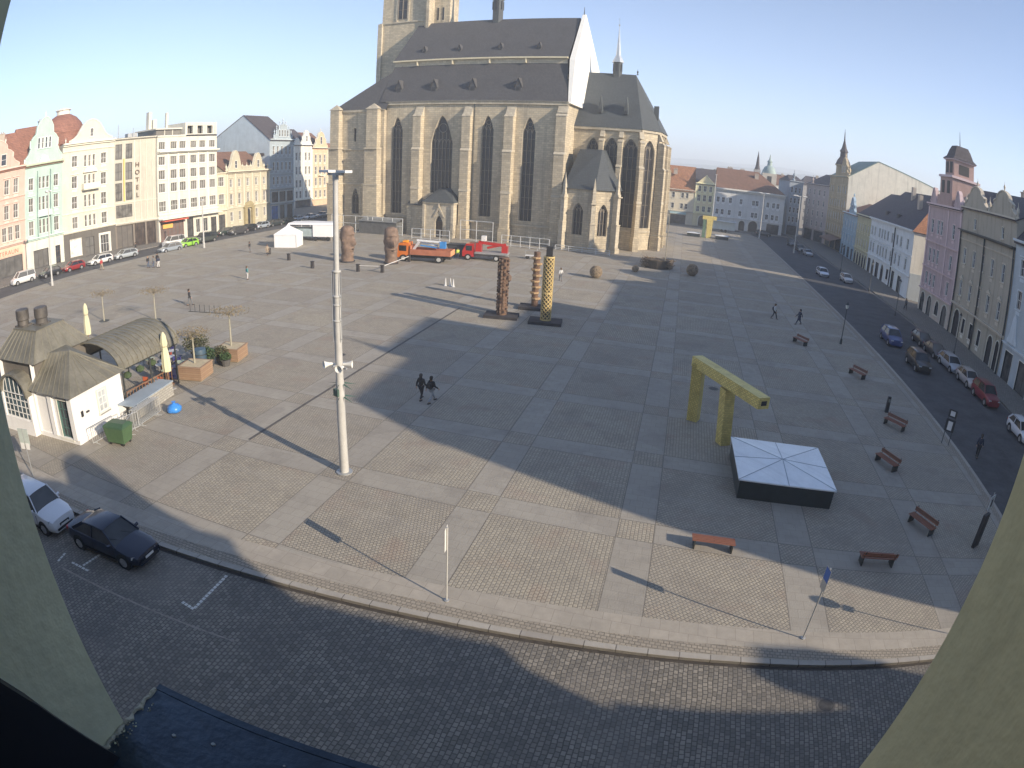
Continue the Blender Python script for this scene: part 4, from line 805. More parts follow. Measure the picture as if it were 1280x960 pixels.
add(t,'downpipe',IRON,lambda b:b.tube((20.6,-.15,0),(20.6,-.15,11.2),.12,n=6))
for x in(8,17): add(t,'dormer',[DARKT,DARK],lambda b:(b.slab([(x-.8,12.9),(x+.8,12.9),(x+.8,13.8),(x-.8,13.8)],1.2,3.4,0),b.box(x-.6,x+.6,1.14,1.19,13,13.7,1)))
for (x,y,z) in ((23,4,15.5),(12,6,17)): add(t,'chimney',[CHIM],lambda b:b.box(x-.6,x+.6,y-.4,y+.4,z,z+2.8))
# pink with tower
c=[2.4,5.3,7.4,11.6]
t,wm,tm=house('town_house','dusty pink house with a square roof tower under a flared cap','house',(40.3,97.6),(40.05,82.6),14,16.9,(.48,.37,.37),[(12.5,14.6,[2.4,11.9],1.1,S(nz=3)),(12.5,14.6,[5.1,6.7],1.0,S(nz=3)),(8,10.1,[2.4,4.3,6.1,11.9],1.0,S()),(4.4,6.3,[2.2,4,5.8,11.9],1.0,S())],('gable',4),DARKT,holes=[(.8,2.8,0,3,'round',1),(4.3,6.3,0,3,'round',1),(8,9.6,.8,2.9,'round',.8),(11,13.2,0,3,'round',1.1)],group=EG,cornices=[(17.1,.6,.5),(11.2,.3,.25),(7.2,.3,.25),(3.7,.4,.3)],ground=(3.6,(.5,.44,.38)),pil=[(.3,.5,3.8,16.5),(9.4,.4,3.8,16.5),(14.6,.5,3.8,16.5)],dirt=.5)
for cx,w,z,h,r in((1.8,2,0,3,1),(5.3,2,0,3,1),(8.8,1.6,.8,2.1,.8),(12.1,2.2,0,3,1.1)): window(t,cx,z,w,h,2,1,gm=SHOP,fm=DARK,trim=.12,kind='round',rise=r,name='door')
PT=wallmat((.42,.29,.26),.4)
def tw(b):
    b.box(4.2,10.8,-.3,5.5,17.1,18.6,0); b.box(4.8,10.2,-.1,5,18.6,21.4,0); b.box(4.5,10.5,-.35,5.3,21.4,21.75,1); b.box(5.7,9.5,.4,4.4,21.75,24.2,0); b.box(5.4,9.8,.1,4.7,24.2,24.4,1)
    for x in(6.1,7.8): b.box(x,x+1.1,.34,.39,22.2,23.9,2)
    b.box(9.502,9.54,1.4,3.4,22.2,23.7,2); 
    for x in(5.6,8): b.box(x,x+1.2,-.16,-.11,19,20.9,2)
    b.lathe([(3.4,24.4),(2.6,24.9),(2.1,25.9),(1.6,26.6)],(7.6,2.4,0),4,3,PI/4); b.tube((7.6,2.4,26.5),(7.6,2.4,29),.1,.03,5,3)
add(t,'roof_tower',[PT,tm,DARK,DARKT],tw)
for x in(.6,3.2,11.6,14.4): finial(t,x,17.1,1.2,tm)
gable(t,curve_gable(2,3.2,17.1,2.4,'round'),wm,tm=tm,cap=tm); gable(t,curve_gable(12.8,3,17.1,2.4,'round'),wm,tm=tm,cap=tm)
# brown
c=[2.3,6.1,9.4,12.9,16.7]
t,wm,tm=house('town_house','brown grey baroque house with two stepped attic gables and hooded windows','house',(40.05,82.55),(39.05,62.8),15,17.4,(.42,.37,.29),[(14.8,16.2,[5.3,15.4],.8,S(nx=1,trim=.08)),(9.9,12,c,1.05,S()),(5.5,7.6,c,1.05,S(hood=2))],('gable',3.6),DARKT,holes=[(1.2,3.6,0,3.6,'round',1.2),(5,6,1.1,3),(8,9,1.1,3),(11.2,12.2,1.1,3),(14.8,16.6,0,3.4,'round',.9),(17.6,18.8,0,3.4,'round',.6)],group=EG,cornices=[(14.4,.75,.35,0,19.8,IRON),(17.6,.5,.4),(4.4,.5,.35),(13.2,.2,.2)],ground=(4.3,(.42,.38,.3)),dirt=.6,chim=[(4,10,19.5,2.6,.6),(9,9,20,2.8,.9),(14.5,9,19.5,3,.7)])
for cx,w,z,h,r in((2.4,2.4,0,3.6,1.2),(5.5,1,1.1,1.9,0),(8.5,1,1.1,1.9,0),(11.7,1,1.1,1.9,0),(15.7,1.8,0,3.4,.9),(18.2,1.2,0,3.4,.6)): window(t,cx,z,w,h,2,2,gm=DARK if r else None,fm=DARK,trim=.12,kind='round' if r else None,rise=r,name='door' if r else 'window')
for cx in(4.9,14.8): gable(t,curve_gable(cx,9,17.6,2.9,'baroque'),wm,tm=tm,cap=tm); finial(t,cx,20.4,.8,tm)
for x in(.5,9.8,19.4): finial(t,x,17.6,1.2,tm)
for x in(.15,9.6,19.6): add(t,'downpipe',IRON,lambda b:b.tube((x,-.2,0),(x,-.2,14.2),.13,n=6))
# blue
t,wm,tm=house('town_house','cold blue house at the right picture edge with a tall arched niche','house',(39.05,62.75),(39.2,46),15,15.2,(.46,.5,.52),[(11.6,13.4,[2.4,6.4,10.4,14.4],1.2,S(hood=1)),(8,10,[2.4,6.4,10.4,14.4],1.2,S()),(4.6,6.6,[6.4,10.4,14.4],1.2,S())],('gable',8,.55),DARKT,holes=[(1,3.2,0,3.2),(5,8,0,3.2),(10,14,0,3.2)],group=EG,cornices=[(15.4,.6,.5),(4,.3,.3)],dirt=.4)
for cx,w in((2.1,2.2),(6.5,3),(12,4)): window(t,cx,0,w,3.2,2,1,gm=SHOP,fm=DARK,trim=.1,name='shop_window')
gable(t,curve_gable(2.3,2.6,4.2,3.2,'round'),tm,y=-.2,th=.19,name='niche_surround')
# nearer houses of the same street, outside the picture: they cast the shade over the square
t,wm,tm=house('town_house','tall ochre house with steep roof, nearer along the right hand street','house',(39.2,45.9),(40,31.2),16,18.2,(.5,.42,.28),[(a,a+2,[2,5,8,11],1.1,S()) for a in(5,8.6,12.2,15.4)],('gable',8,.45),REDT,group=EG,cornices=[(18.4,.5,.4)])
t,wm,tm=house('town_house','corner tower house of pale stone with high gable, nearer along the right hand street','house',(40,31.1),(40.8,20.6),15,24.2,(.45,.4,.3),[(a,a+2,[2,5,8],1.1,S()) for a in(5,8.6,12.2,16,20)],('gable',4.4,.3),REDT,group=EG,cornices=[(24.2,.5,.4)])
finial(t,9.2,24.4,2.8,tm)
t,wm,tm=house('town_house','corner house with stepped gable at the mouth of the side street','house',(40.8,20.5),(41,11.3),14,22.6,(.5,.36,.3),[(a,a+2,[2,4.8,7.4],1.1,S()) for a in(5,8.6,12.2,16)],('gable',4.2,.22),REDT,group=EG,cornices=[(22.6,.5,.4)])
# south row
SG='houses of the row the picture is taken from'
def S_(x): return (x,.5+.083*x)
for i,(x1,x0,H,rh,col,nm) in enumerate(((13,2.6,16.8,3.4,(.5,.44,.3),'yellow stucco house directly right of the viewing window'),(24.5,13.05,17.4,3.4,(.5,.3,.22),'red house with high roof at the east end of the near row'),(31.2,24.55,14.9,3.2,(.5,.47,.4),'lower white house of the near row'),(43,31.25,12.9,.5,(.4,.42,.3),'low green house of the near row'),(60,43.05,12.8,.5,(.45,.36,.26),'low house with a narrow stepped dormer gable at the end of the near row'),(-3.4,-22,18.5,3.5,(.45,.47,.38),'grey green house directly left of the viewing window'),(-22.05,-45,17,4,(.5,.42,.36),'long rose house of the near row'),(-45.05,-75,17.5,4,(.52,.48,.38),'cream house at the west end of the near row'))):
    W_=math.hypot(x1-x0,.083*(x1-x0)); n=int(W_/3)
    t,wm,tm=house('row_house',nm,'house',S_(x1),S_(x0),12,H,col,[(a,a+1.9,[1.6+i*3 for i in range(n)],1.1,S()) for a in(4.6,8.2,11.8) if a+2.3<H],('gable',rh),REDT,group=SG,cornices=[(H-.1,.3,.4)])
    if i==4: gable(t,[(12.9,12.8),(17,12.8),(17,15.6),(16,16.6),(13.9,16.6),(12.9,15.6)],wm,tm=tm,cap=tm,th=1.2)
    if i==1: gable(t,curve_gable(5.6,8.6,17.4,3.1,'round'),wm,tm=tm,cap=tm)
# background roofs
BL=[('pale cottage roofline left of the red roofs','white',(-28,262),15,9,(.6,.58,.55),REDT),('low white house with red roof behind the orange roofs','white',(-10,255),12,10,(.65,.62,.6),REDT),('cream block behind the brown roof','cream',(10,248),14,14,(.6,.57,.5),DARKT),('grey house far behind the white one','grey',(24,252),12,13,(.5,.5,.5),BROWNT),('white house beneath the green cupola','white',(30,236),9,15.5,(.7,.68,.62),BROWNT),('dark roofed house beyond the corner','brown',(46,250),22,17,(.4,.38,.36),DARKT),('long grey roof behind the ochre house','grey',(70,225),30,17,(.5,.48,.42),DARKT),('pale rear house behind the dark hipped roof','pale',(62,150),16,15,(.62,.58,.5),BROWNT),('rear wing with orange roof behind the brown house','orange',(62,80),14,18.2,(.5,.36,.25),ORT),('rear block with dark roof behind the pink tower','dark',(78,72),9,18.5,(.4,.4,.38),GRM)]
for i,(lb,c_,p,w,h,col,rm) in enumerate(BL):
    house('back_building',lb,'house',p,(p[0]+w,p[1]),10,h,col,[(a,a+1.6,[1.8+2.8*k for k in range(int((w-2)/2.8)+1)],1,S(trim=0)) for a in (3,6,9) if a<h-3],('hip' if i%2 else 'gable',3.6)+((2,2) if i%2 else ()),rm,group='roofs rising behind the square',chim=[(w*.3,4,h+1.5,2.4,.5),(w*.7,5,h+1.8,2,.5)])
t=thing('church_spire','green copper cupola with lantern rising behind the far row','tower',(30,232,0),0)
add(t,'tower_body',wallmat((.55,.5,.42),.3),lambda b:b.box(-2.6,2.6,-2.6,2.6,-.1,19)); add(t,'cupola',mat((.3,.38,.36),.7,.1,name='copper_green'),lambda b:b.lathe([(2.6,19),(2.5,19.8),(1.8,21.2),(.9,21.8),(.8,23),(1.0,23.2),(.4,24),(.05,26)],n=12),40); add(t,'louvre',DARK,lambda b:b.box(-.8,.8,-2.66,-2.61,15,18))
t=thing('church_spire','thin dark needle spire left of the green cupola','tower',(26.5,240,0),0)
add(t,'tower_body',wallmat((.4,.38,.36),.3),lambda b:b.box(-1.2,1.2,-1.2,1.2,-.1,20)); add(t,'spire',DARKT,lambda b:b.lathe([(1.1,20),(.7,21.5),(.45,24),(.03,27)],n=8))
# far trees on the skyline
LEAFD=mat((.06,.075,.05),.9,.3,.3,name='distant_foliage')
def clump(cx,cy,cz,r,n,m,name,parent,rr,leaf=.6):
    b=MB()
    for _ in range(n):
        v=Vector((rr.gauss(0,1),rr.gauss(0,1),rr.gauss(0,1))).normalized()*r*rr.random()**.4; p=Vector((cx+v.x,cy+v.y,cz+v.z*.8)); a=Vector((rr.gauss(0,1),rr.gauss(0,1),rr.gauss(0,1))).normalized()*leaf; c=a.orthogonal().normalized()*leaf*.7
        b.add([p-a,p+c,p+a,p-c],[(0,1,2,3)])
    return b.build(name,m,parent)
for i,(x,y,r,lb) in enumerate(((1,262,5,'leftmost rounded tree on the far skyline'),(13,266,5.5,'dark tree in the middle of the far skyline'),(19,262,6,'broad tree right of centre on the far skyline'))):
    t=thing('tree',lb,'tree',(x,y,0),0,'trees on the skyline beyond the roofs'); rr=random.Random(i+4)
    add(t,'trunk',mat((.08,.06,.045),.9,.2),lambda b:b.tube((0,0,-.1),(0,0,16),.5,.2,7)); [clump(rr.uniform(-r,r),rr.uniform(-2,2),15.5+rr.uniform(-1.5,1.5),r*.5,260,LEAFD,'crown',t,rr,.4) for _ in range(4)]
# ---------------------------------------------------------------- the building we look out of
VW=mat((.66,.68,.48),.9,.07,3,bump=.25,name='old_yellow_render',dirt=.35); VW2=mat((.74,.66,.38),.9,.07,3,bump=.25,name='ochre_render',dirt=.3)
a0=math.atan(.083)
t=thing('viewing_building','yellow rendered building whose window reveals frame the picture on both sides','house',(2.55,.5+.083*2.55,0),a0+PI,'houses of the row the picture is taken from')
b=MB(); X0,X1=2.15,3.47; SZ=14.13   # opening in local x (runs west), y into the building
wall_holes(b,0,5.9,-.1,18.6,[(X0,X1,SZ,16.9)],0,.62,0,0)
b.face((0,12,-.1),(5.9,12,-.1),(5.9,12,18.6),(0,12,18.6)); b.face((0,0,-.1),(0,12,-.1),(0,12,18.6),(0,0,18.6)); b.face((5.9,0,-.1),(5.9,12,-.1),(5.9,12,18.6),(5.9,0,18.6)); b.face((0,0,18.6),(5.9,0,18.6),(5.9,12,18.6),(0,12,18.6))
for zz,s in ((13.0,1),(17.4,1)): b.face((0,.65,zz),(5.9,.65,zz),(5.9,12,zz),(0,12,zz),mi=1)
b.face((0,.62,-.1),(X0,.62,-.1),(X0,.62,18.6),(0,.62,18.6),mi=1); b.face((X1,.62,-.1),(5.9,.62,-.1),(5.9,.62,18.6),(X1,.62,18.6),mi=1); b.face((X0,.62,16.9),(X1,.62,16.9),(X1,.62,18.6),(X0,.62,18.6),mi=1); b.face((X0,.62,-.1),(X1,.62,-.1),(X1,.62,SZ),(X0,.62,SZ),mi=1)
for k,fc in enumerate(b.f):
    if b.m[k]==0 and sum(b.v[v][0] for v in fc)/len(fc)<2.8: b.m[k]=2
b.build('wall',[VW,DARK,VW2],t)
roof_part(t,5.9,12,18.6,('gable',3.4),REDT)
SM=mat((.042,.06,.085),.38,.35,5,metal=.45,bump=.2,name='sheet_metal_sill')
# sill, projecting and rolled at the front edge
add(t,'window_sill',SM,lambda b:(b.box(X0-.06,X1-.004,-.14,.62,SZ-.04,SZ+.002),b.box(X0-.06,X1-.004,-.16,-.142,SZ-.1,SZ+.002),b.box(X0+.55,X0+.562,-.139,.6,SZ+.002,SZ+.012)))
# chipped render at the foot of the reveal, with the mortar showing
rr=random.Random(5)
def crumbs(b,n,x0,x1,y0,y1,s0,s1,mis):
    for k in range(n):
        x=rr.uniform(x0,x1); y=rr.uniform(y0,y1); s=rr.uniform(s0,s1); m=6; ph=rr.random()*6
        b.loft([[(x+s*q*(1+.35*math.sin(2*j+ph))*math.cos(2*PI*j/m+ph),y+s*q*1.3*math.sin(2*PI*j/m+ph),SZ+.002+h*s) for j in range(m)] for q,h in((1,0),(.9,.45),(.45,.8))],mis[k%len(mis)])
b=MB(); crumbs(b,120,X1-.012,X1-.001,-.02,.3,.0012,.004,(0,1,0,0)); crumbs(b,50,X1-.035,X1-.01,-.1,.28,.001,.0028,(0,0,1))
b.build('chipped_render',[mat((.2,.2,.16),.9,.3,20),VW],t,smooth=30)
rg=[]
for k in range(26):
    y=-.139+k*.0145; w=.007+.004*math.sin(k*1.7)+.003*math.sin(k*4.1); h=.006+.003*math.sin(k*2.3); o=.002*math.sin(k*3.1); x=X1-.003+o
    rg.append([(x,y,SZ+.0025),(x-w,y,SZ+.0025),(x-w*.8,y,SZ+.0025+h*.7),(x-w*.3,y,SZ+.0025+h),(x,y,SZ+.0025+h)])
MB().loft(rg).build('mortar_fillet',mat((.42,.41,.33),.95,.3,14,bump=.5),t,smooth=25)
rr=random.Random(8); b=MB()
for k in range(26):
    x=X0+.3+rr.random()*(X1-X0-.4); y=-.12+rr.random()*.4; s=.002+rr.random()*.005; b.lathe([(s,0),(s*.8,s*.4)],(x,y,SZ+.003),6) if k%2 else None
b.build('droppings',mat((.3,.33,.34),.8,.2),t)
add(t,'window_frame',mat((.02,.022,.028),.5,.1),lambda b:b.add([(x,y,z) for x in(X1-.001,X1-.05) for y,z in((.1,SZ+.003),(.215,SZ+.27),(.6,SZ+.95),(.6,SZ+.003))],[(0,1,2,3),(7,6,5,4),(0,1,5,4),(1,2,6,5),(2,3,7,6),(0,3,7,4)]))
# ---------------------------------------------------------------- kiosk
KM=mat((.2,.188,.15),.55,.25,.8,metal=.25,bump=.2,name='zinc_roof'); KW=mat((.76,.75,.73),.8,.05,.8,name='kiosk_render',dirt=.12); KG=mat((.08,.15,.14),.6,.2)
SEAM=mat((.19,.18,.14),.6,.2)
t=thing('kiosk','white pavilion cafe with greenish grey seamed metal roofs, arched front window and twin roof vents','kiosk',(-30.3,19.2,0),R_(8))
b=MB(); 
wall_holes(b,-3.9,0,-.05,3.0,[(-1.55,-.55,.25,2.6)],0,.2); wall_holes(b,-7.9,-3.9,-.05,3.0,[],-.0,.3)
b.face((0,0,-.05),(0,4.6,-.05),(0,4.6,3),(0,0,3)); b.face((-3.9,0,3),(-3.9,4.6,3),(-3.9,4.6,4.5),(-3.9,0,4.5)); b.face((-7.9,0,-.05),(-7.9,6,-.05),(-7.9,6,4.5),(-7.9,0,4.5)); b.face((-7.9,6,-.05),(0,4.6,-.05),(0,4.6,3),(-7.9,6,3)); b.face((-7.9,.5,0),(0,.5,0),(0,.5,3),(-7.9,.5,3),mi=1)
b.box(-8.1,.08,-.08,-.003,-.05,.28,0); b.box(.003,.1,0,4.6,-.05,.28,0)
for x in(-3.95,-2.2,-.2): b.box(x-.2,x+.2,-.16,-.003,.28,2.85,0)
b.build('wall',[KW,DARK],t)
def slate(b):  # tall body above the eaves
    x0,x1,y0,y1=-8.0,-3.75,.35,5.3
    b.box(x0,x1,y0,y1,3.0,4.5,0); b.box(x0-.05,x1+.05,-.1,y0,2.95,3.05,0)
add(t,'upper_body',mat((.15,.135,.115),.7,.15,.8,name='slate_cladding'),slate)
def rf(b):
    b.tbox(-8.35,-3.4,0.0,5.65,4.5,6.0,1.05,1.45); b.box(-7.3,-4.45,1.45,4.2,6.0,6.12)
    b.add([(-4.2,-.45,3),(.35,-.45,3),(.35,4.9,3),(-4.2,4.9,3),(-3.72,1.5,4.75),(-2.0,2.2,4.85),(-3.72,3.4,4.75)],[(0,1,5,4),(1,2,5),(2,3,6,5),(4,5,6),(3,2,1,0)])
    b.box(-8.2,-4.0,-.3,.3,2.98,3.06)
    # seams
    for i in range(9):
        f=i/8; b.beam((-8.35+4.95*f,0.0,4.52),(-7.3+2.85*f,1.45,6.03),.04,.05,1); b.beam((-4.1+4.35*f,-.44,3.02),(-3.7+1.7*min(1,f*1.0),1.5+.7*f,4.77+.08*f),.04,.05,1)
    for i in range(7):
        f=i/6; b.beam((.34,-.4+5.2*f,3.02),(-2.0,2.2,4.87),.04,.05,1); b.beam((-3.41,0.1+5.4*f,4.52),(-4.46,1.5+2.6*f,6.03),.04,.05,1)
add(t,'roof',[KM,SEAM],rf)
def barrel(b):
    n=10; r=1.75; cx=-5.75
    ring=lambda y,rr:[(cx-rr*math.cos(PI*i/n),y,2.55+rr*.8*math.sin(PI*i/n)) for i in range(n+1)]
    b.loft([ring(-.75,r)+ring(-.75,r-.16)[::-1],ring(.9,r)+ring(.9,r-.16)[::-1]])
add(t,'barrel_hood',KM,barrel)
add(t,'arched_bay',KW,lambda b:(wall_holes(b,-7.5,-4.0,0,2.6,[(-7.3,-4.2,.95,2.6)],-.55,.25),b.face((-4.0,-.55,0),(-4.0,0,0),(-4.0,0,2.6),(-4.0,-.55,2.6)),b.face((-7.5,-.55,0),(-7.5,0,0),(-7.5,0,2.6),(-7.5,-.55,2.6))))
window(t,-5.75,.95,3.1,2.85,6,4,fm=WHITE,gm=glass((.04,.06,.07),.12),trim=0,kind='round',rise=1.2,y=-.55,inset=.12)
window(t,-1.05,.25,1,2.35,3,4,fm=KG,trim=.1,inset=.12,name='door')
# side window with painted surround
o=window(t,0,0,.8,1.35,2,3,fm=WHITE,trim=.08,inset=-.0,gm=glass((.3,.32,.33),.3)); w_=o; w_.location=(.045,2.6,1.15); w_.rotation_euler=(0,0,PI/2)
add(t,'window_sill',mat((.25,.25,.24),.7),lambda b:b.box(.05,.2,2.1,3.1,1.02,1.1)); add(t,'small_notice',DARK,lambda b:(b.box(.003,.05,.55,.75,1.5,1.85),b.box(.003,.12,1.0,1.25,1.62,1.7)))
for x,y in((-6.9,2.2),(-5.6,3.0)): add(t,'roof_vent',[mat((.12,.11,.1),.6,.3,metal=.3)],lambda b:(b.lathe([(.46,6.1),(.46,6.5),(.52,6.55),(.52,7.15),(.47,7.2)],(x,y,0),14),b.box(x-.5,x+.5,y-.5,y+.5,6.05,6.2)),40)
# vaulted arcade behind
t=thing('arcade','open cafe arcade with a ribbed barrel metal roof on thin iron posts','pergola',(-30.9,23.9,0),R_(97))
def av(b):
    n=12; L=6.2; r=2.55; cy=2.7
    f=lambda x,rr:[(x,cy-rr*math.cos(PI*i/n),2.9+rr*.62*math.sin(PI*i/n)) for i in range(n+1)]
    b.loft([f(.0,r)+f(.0,r-.1)[::-1],f(L,r)+f(L,r-.1)[::-1]],0)
    for k in range(14):
        x=L*k/13
        for i in range(n):
            p=f(x,r+.02)[i]; q=f(x,r+.02)[i+1]; b.beam(p,q,.06,.07,1)
    b.loft([f(L-.02,r+.08)+f(L-.02,r-.15)[::-1],f(L+.1,r+.08)+f(L+.1,r-.15)[::-1]],1)
add(t,'vault_roof',[KM,SEAM],av)
for x in(.3,3.1,5.9):
    for y in(.25,5.15): add(t,'post',IRON,lambda b:b.tube((x,y,0),(x,y,2.9),.07,n=8))
add(t,'eaves_beam',IRON,lambda b:(b.box(0,6.2,.2,.3,2.8,2.92),b.box(0,6.2,5.1,5.2,2.8,2.92)))
add(t,'lattice_screen',mat((.22,.12,.07),.7,.2),lambda b:[b.box(.4+i*.32,.44+i*.32,.22,.27,.1,1.3) for i in range(16)]+[b.box(.4,5.4,.21,.28,z,z+.06) for z in(.15,1.3)])
add(t,'hanging_planters',mat((.06,.09,.04),.9,.4),lambda b:[b.lathe([(.02,2.0),(.28,2.15),(.3,2.35),(.05,2.5)],(1+i*1.3,.5,0),8) for i in range(4)])
# terrace platform with stone ramp wall
t=thing('terrace_wall','pale low terrace wall with blue grey coping beside the kiosk','wall',(-29.6,23.4,0),R_(102))
add(t,'masonry',brickmat('pale_rubble',(.5,.48,.42),(.38,.36,.32),(.2,.19,.17),.35,.16,.02,'wall',.9,.2,(.25,.24,.22),.6,.5),lambda b:b.box(0,4.6,-.0,.35,-.02,.95)); add(t,'coping',mat((.3,.36,.42),.6,.1),lambda b:b.box(-.05,4.65,-.05,1.3,.951,1.03)); add(t,'back_wall',KW,lambda b:b.box(0,4.6,.95,1.25,-.02,.95))
# crowd barriers
BAR=mat((.6,.61,.6),.4,.1,3,metal=.6)
def barrier(loc,rz,label,L=2.3,h=1.1):
    t=thing('crowd_barrier',label,'barrier',loc,rz,'metal barriers stacked beside the kiosk')
    def fr(b):
        for p,q in(((0,0,.15),(L,0,.15)),((0,0,h),(L,0,h)),((0,0,.15),(0,0,h)),((L,0,.15),(L,0,h))): b.tube(p,q,.025,n=6)
        for x in(.3,L-.3): b.tube((x,-.3,.02),(x,.3,.02),.022,n=6); b.tube((x,0,.02),(x,0,.15),.02,n=6)
    add(t,'frame',BAR,fr); add(t,'bars',BAR,lambda b:[b.tube((L*i/14,0,.15),(L*i/14,0,h),.011,n=4) for i in range(1,14)]); return t
barrier((-29.4,19.6,0),R_(92),'barrier standing right against the white side wall')
barrier((-28.95,20.5,0),R_(80),'barrier leaning behind the green bin')
for i,lb in enumerate(('innermost','second','third','outermost')): barrier((-29.1+i*.14,22.6+i*.1,0),R_(100),lb+' barrier of the stack along the terrace wall')
barrier((-28.2,21.6,0),R_(120),'barrier lying askew beyond the green bin')
# bin
t=thing('wheeled_bin','green wheeled waste container with domed lid beside the white kiosk','bin',(-28.1,20.75,0),R_(12))
GB=mat((.07,.13,.06),.5,.12,3); add(t,'body',GB,lambda b:b.loft([[(-.62,-.42,.18),(.62,-.42,.18),(.62,.42,.18),(-.62,.42,.18)],[(-.75,-.52,1.1),(.75,-.52,1.1),(.75,.52,1.1),(-.75,.52,1.1)]]))
add(t,'lid',mat((.05,.10,.05),.45,.1,3),lambda b:b.loft([[(-.78,-.56,1.11),(.78,-.56,1.11),(.78,.56,1.11),(-.78,.56,1.11)],[(-.74,-.5,1.2),(.74,-.5,1.2),(.74,.5,1.2),(-.74,.5,1.2)],[(-.6,-.2,1.32),(.6,-.2,1.32),(.6,.4,1.3),(-.6,.4,1.3)]]))
for x in(-.5,.5):
    for y in(-.33,.33): add(t,'wheel',BLACKR,lambda b:b.tube((x-.04,y,.1),(x+.04,y,.1),.1,n=10))
t=thing('rubbish_bag','bright blue plastic bag lying on the paving by the terrace','bag',(-28.3,25.7,0)); rr=random.Random(2)
b=MB(); b.lathe([(.25,0),(.42,.12),(.45,.3),(.33,.48),(.12,.58),(.07,.64),(.14,.72)],(0,0,0),12); b.v=[(x*(1+.18*rr.random()),y*(1+.2*rr.random()),z) for x,y,z in b.v]; b.build('bag_body',mat((.05,.25,.7),.35,.15,6),t,smooth=50)
# parasols, closed
def parasol(loc,label,h=4.1):
    t=thing('closed_parasol',label,'parasol',loc,0,'closed cream parasols of the cafe')
    add(t,'pole',mat((.3,.16,.09),.6,.1),lambda b:b.tube((0,0,0),(0,0,h-.1),.035,n=8)); add(t,'foot',mat((.3,.3,.3),.8),lambda b:b.box(-.35,.35,-.35,.35,0,.08))
    n=16; b=MB(); b.loft([[((r*(1+.16*(i%2)))*math.cos(2*PI*i/n),(r*(1+.16*(i%2)))*math.sin(2*PI*i/n),z) for i in range(n)] for r,z in((.05,h),(.16,h-.25),(.23,h-.8),(.17,h-1.0),(.24,h-1.5),(.30,h-2.3),(.27,h-2.75))])
    b.build('folded_canopy',mat((.68,.64,.42),.85,.06),t,smooth=30); add(t,'strap',mat((.35,.32,.2),.8),lambda b:b.lathe([(.20,h-1.03),(.20,h-.95)],(0,0,0),12)); return t
parasol((-31.6,28.5,0),'cream closed parasol standing in front of the arcade opening'); parasol((-46.0,32.2,0),'cream closed parasol rising behind the kiosk roof')
# planters with small trees
WD=brickmat('planter_boards',(.37,.25,.16),(.31,.2,.13),(.2,.11,.06),3,.16,.012,'wall',.8,.2,(.25,.14,.08),.3,1)
LEAFA=mat((.2,.16,.09),.8,.35,4,name='tan_foliage'); LEAFB=mat((.07,.075,.035),.8,.4,4,name='olive_foliage'); LEAFG=mat((.045,.085,.03),.8,.3,4,name='green_foliage'); BARK=mat((.36,.34,.26),.9,.15,5,name='pale_bark')
def leafy(b,rr,c,rx,rz,n,leaf):
    for _ in range(n):
        v=Vector((rr.gauss(0,1),rr.gauss(0,1),rr.gauss(0,1))).normalized()*rr.random()**.5; p=Vector((c[0]+v.x*rx,c[1]+v.y*rx,c[2]+v.z*rz)); a=Vector((rr.gauss(0,1),rr.gauss(0,1),rr.gauss(0,.7))).normalized()*leaf; d=a.orthogonal().normalized()*leaf*.55
        b.add([p-a,p+d,p+a,p-d],[(0,1,2,3)])
def small_tree(loc,label,h,r,planter,seed,leaves=420):
    t=thing('planter_tree',label,'tree',loc,R_(15),'young trees around the cafe'); rr=random.Random(seed)
    if planter:
        s=.95; add(t,'planter',[WD,mat((.5,.42,.28),.9,.2)],lambda b:(b.box(-s,s,-s,s,.08,.98,0),b.box(-s-.05,s+.05,-s-.05,s+.05,.981,1.06,0),b.box(-s+.12,s-.12,-s+.12,s-.12,1.061,1.07,1),b.box(-s+.1,s-.1,-s+.1,s-.1,0,.08,1)))
    else: add(t,'root_grate',IRON,lambda b:b.lathe([(.6,.006),(.6,.02)],(0,0,0),16))
    def tr(b):
        z0=1 if planter else 0; b.tube((0,0,z0),(0.02,0,h-.6),.075,.05,8)
    add(t,'trunk',BARK,tr)
    def limbs(b):
        for k in range(14):
            a=2*PI*k/14+rr.random(); l=r*(.6+.4*rr.random()); z=h-.7+rr.random()*.35; m=Vector((math.cos(a)*l*.5,math.sin(a)*l*.5,z+.25)); e=Vector((math.cos(a)*l,math.sin(a)*l,z+.25+rr.random()*.3)); b.tube((0,0,z-.1),m,.013,.009,4,1); b.tube(m,e,.009,.004,3,1)
            for q in(-1,1):
                a2=a+q*.5; b.tube(m,(math.cos(a2)*l*.9,math.sin(a2)*l*.9,z+.3),.006,.003,3,1)
    add(t,'limbs',[BARK,mat((.2,.16,.11),.9,.2,5)],limbs); add(t,'crown',LEAFA,lambda b:leafy(b,rr,(0,0,h-.3),r,.3,leaves,.07)); return t
small_tree((-31.6,31.3,0),'tree in the nearest wooden planter with a bare pale trunk',3.6,1.6,True,1,300)
small_tree((-31.9,35.8,0),'tree in the far wooden planter with a flat thin crown',4.1,1.7,True,2,300)
small_tree((-47.4,42.0,0),'small tree standing alone behind the arcade roof',3.3,1.7,False,3,260)
small_tree((-53.0,39.5,0),'thin crowned young tree furthest from the planters',3.2,1.6,False,4,200)
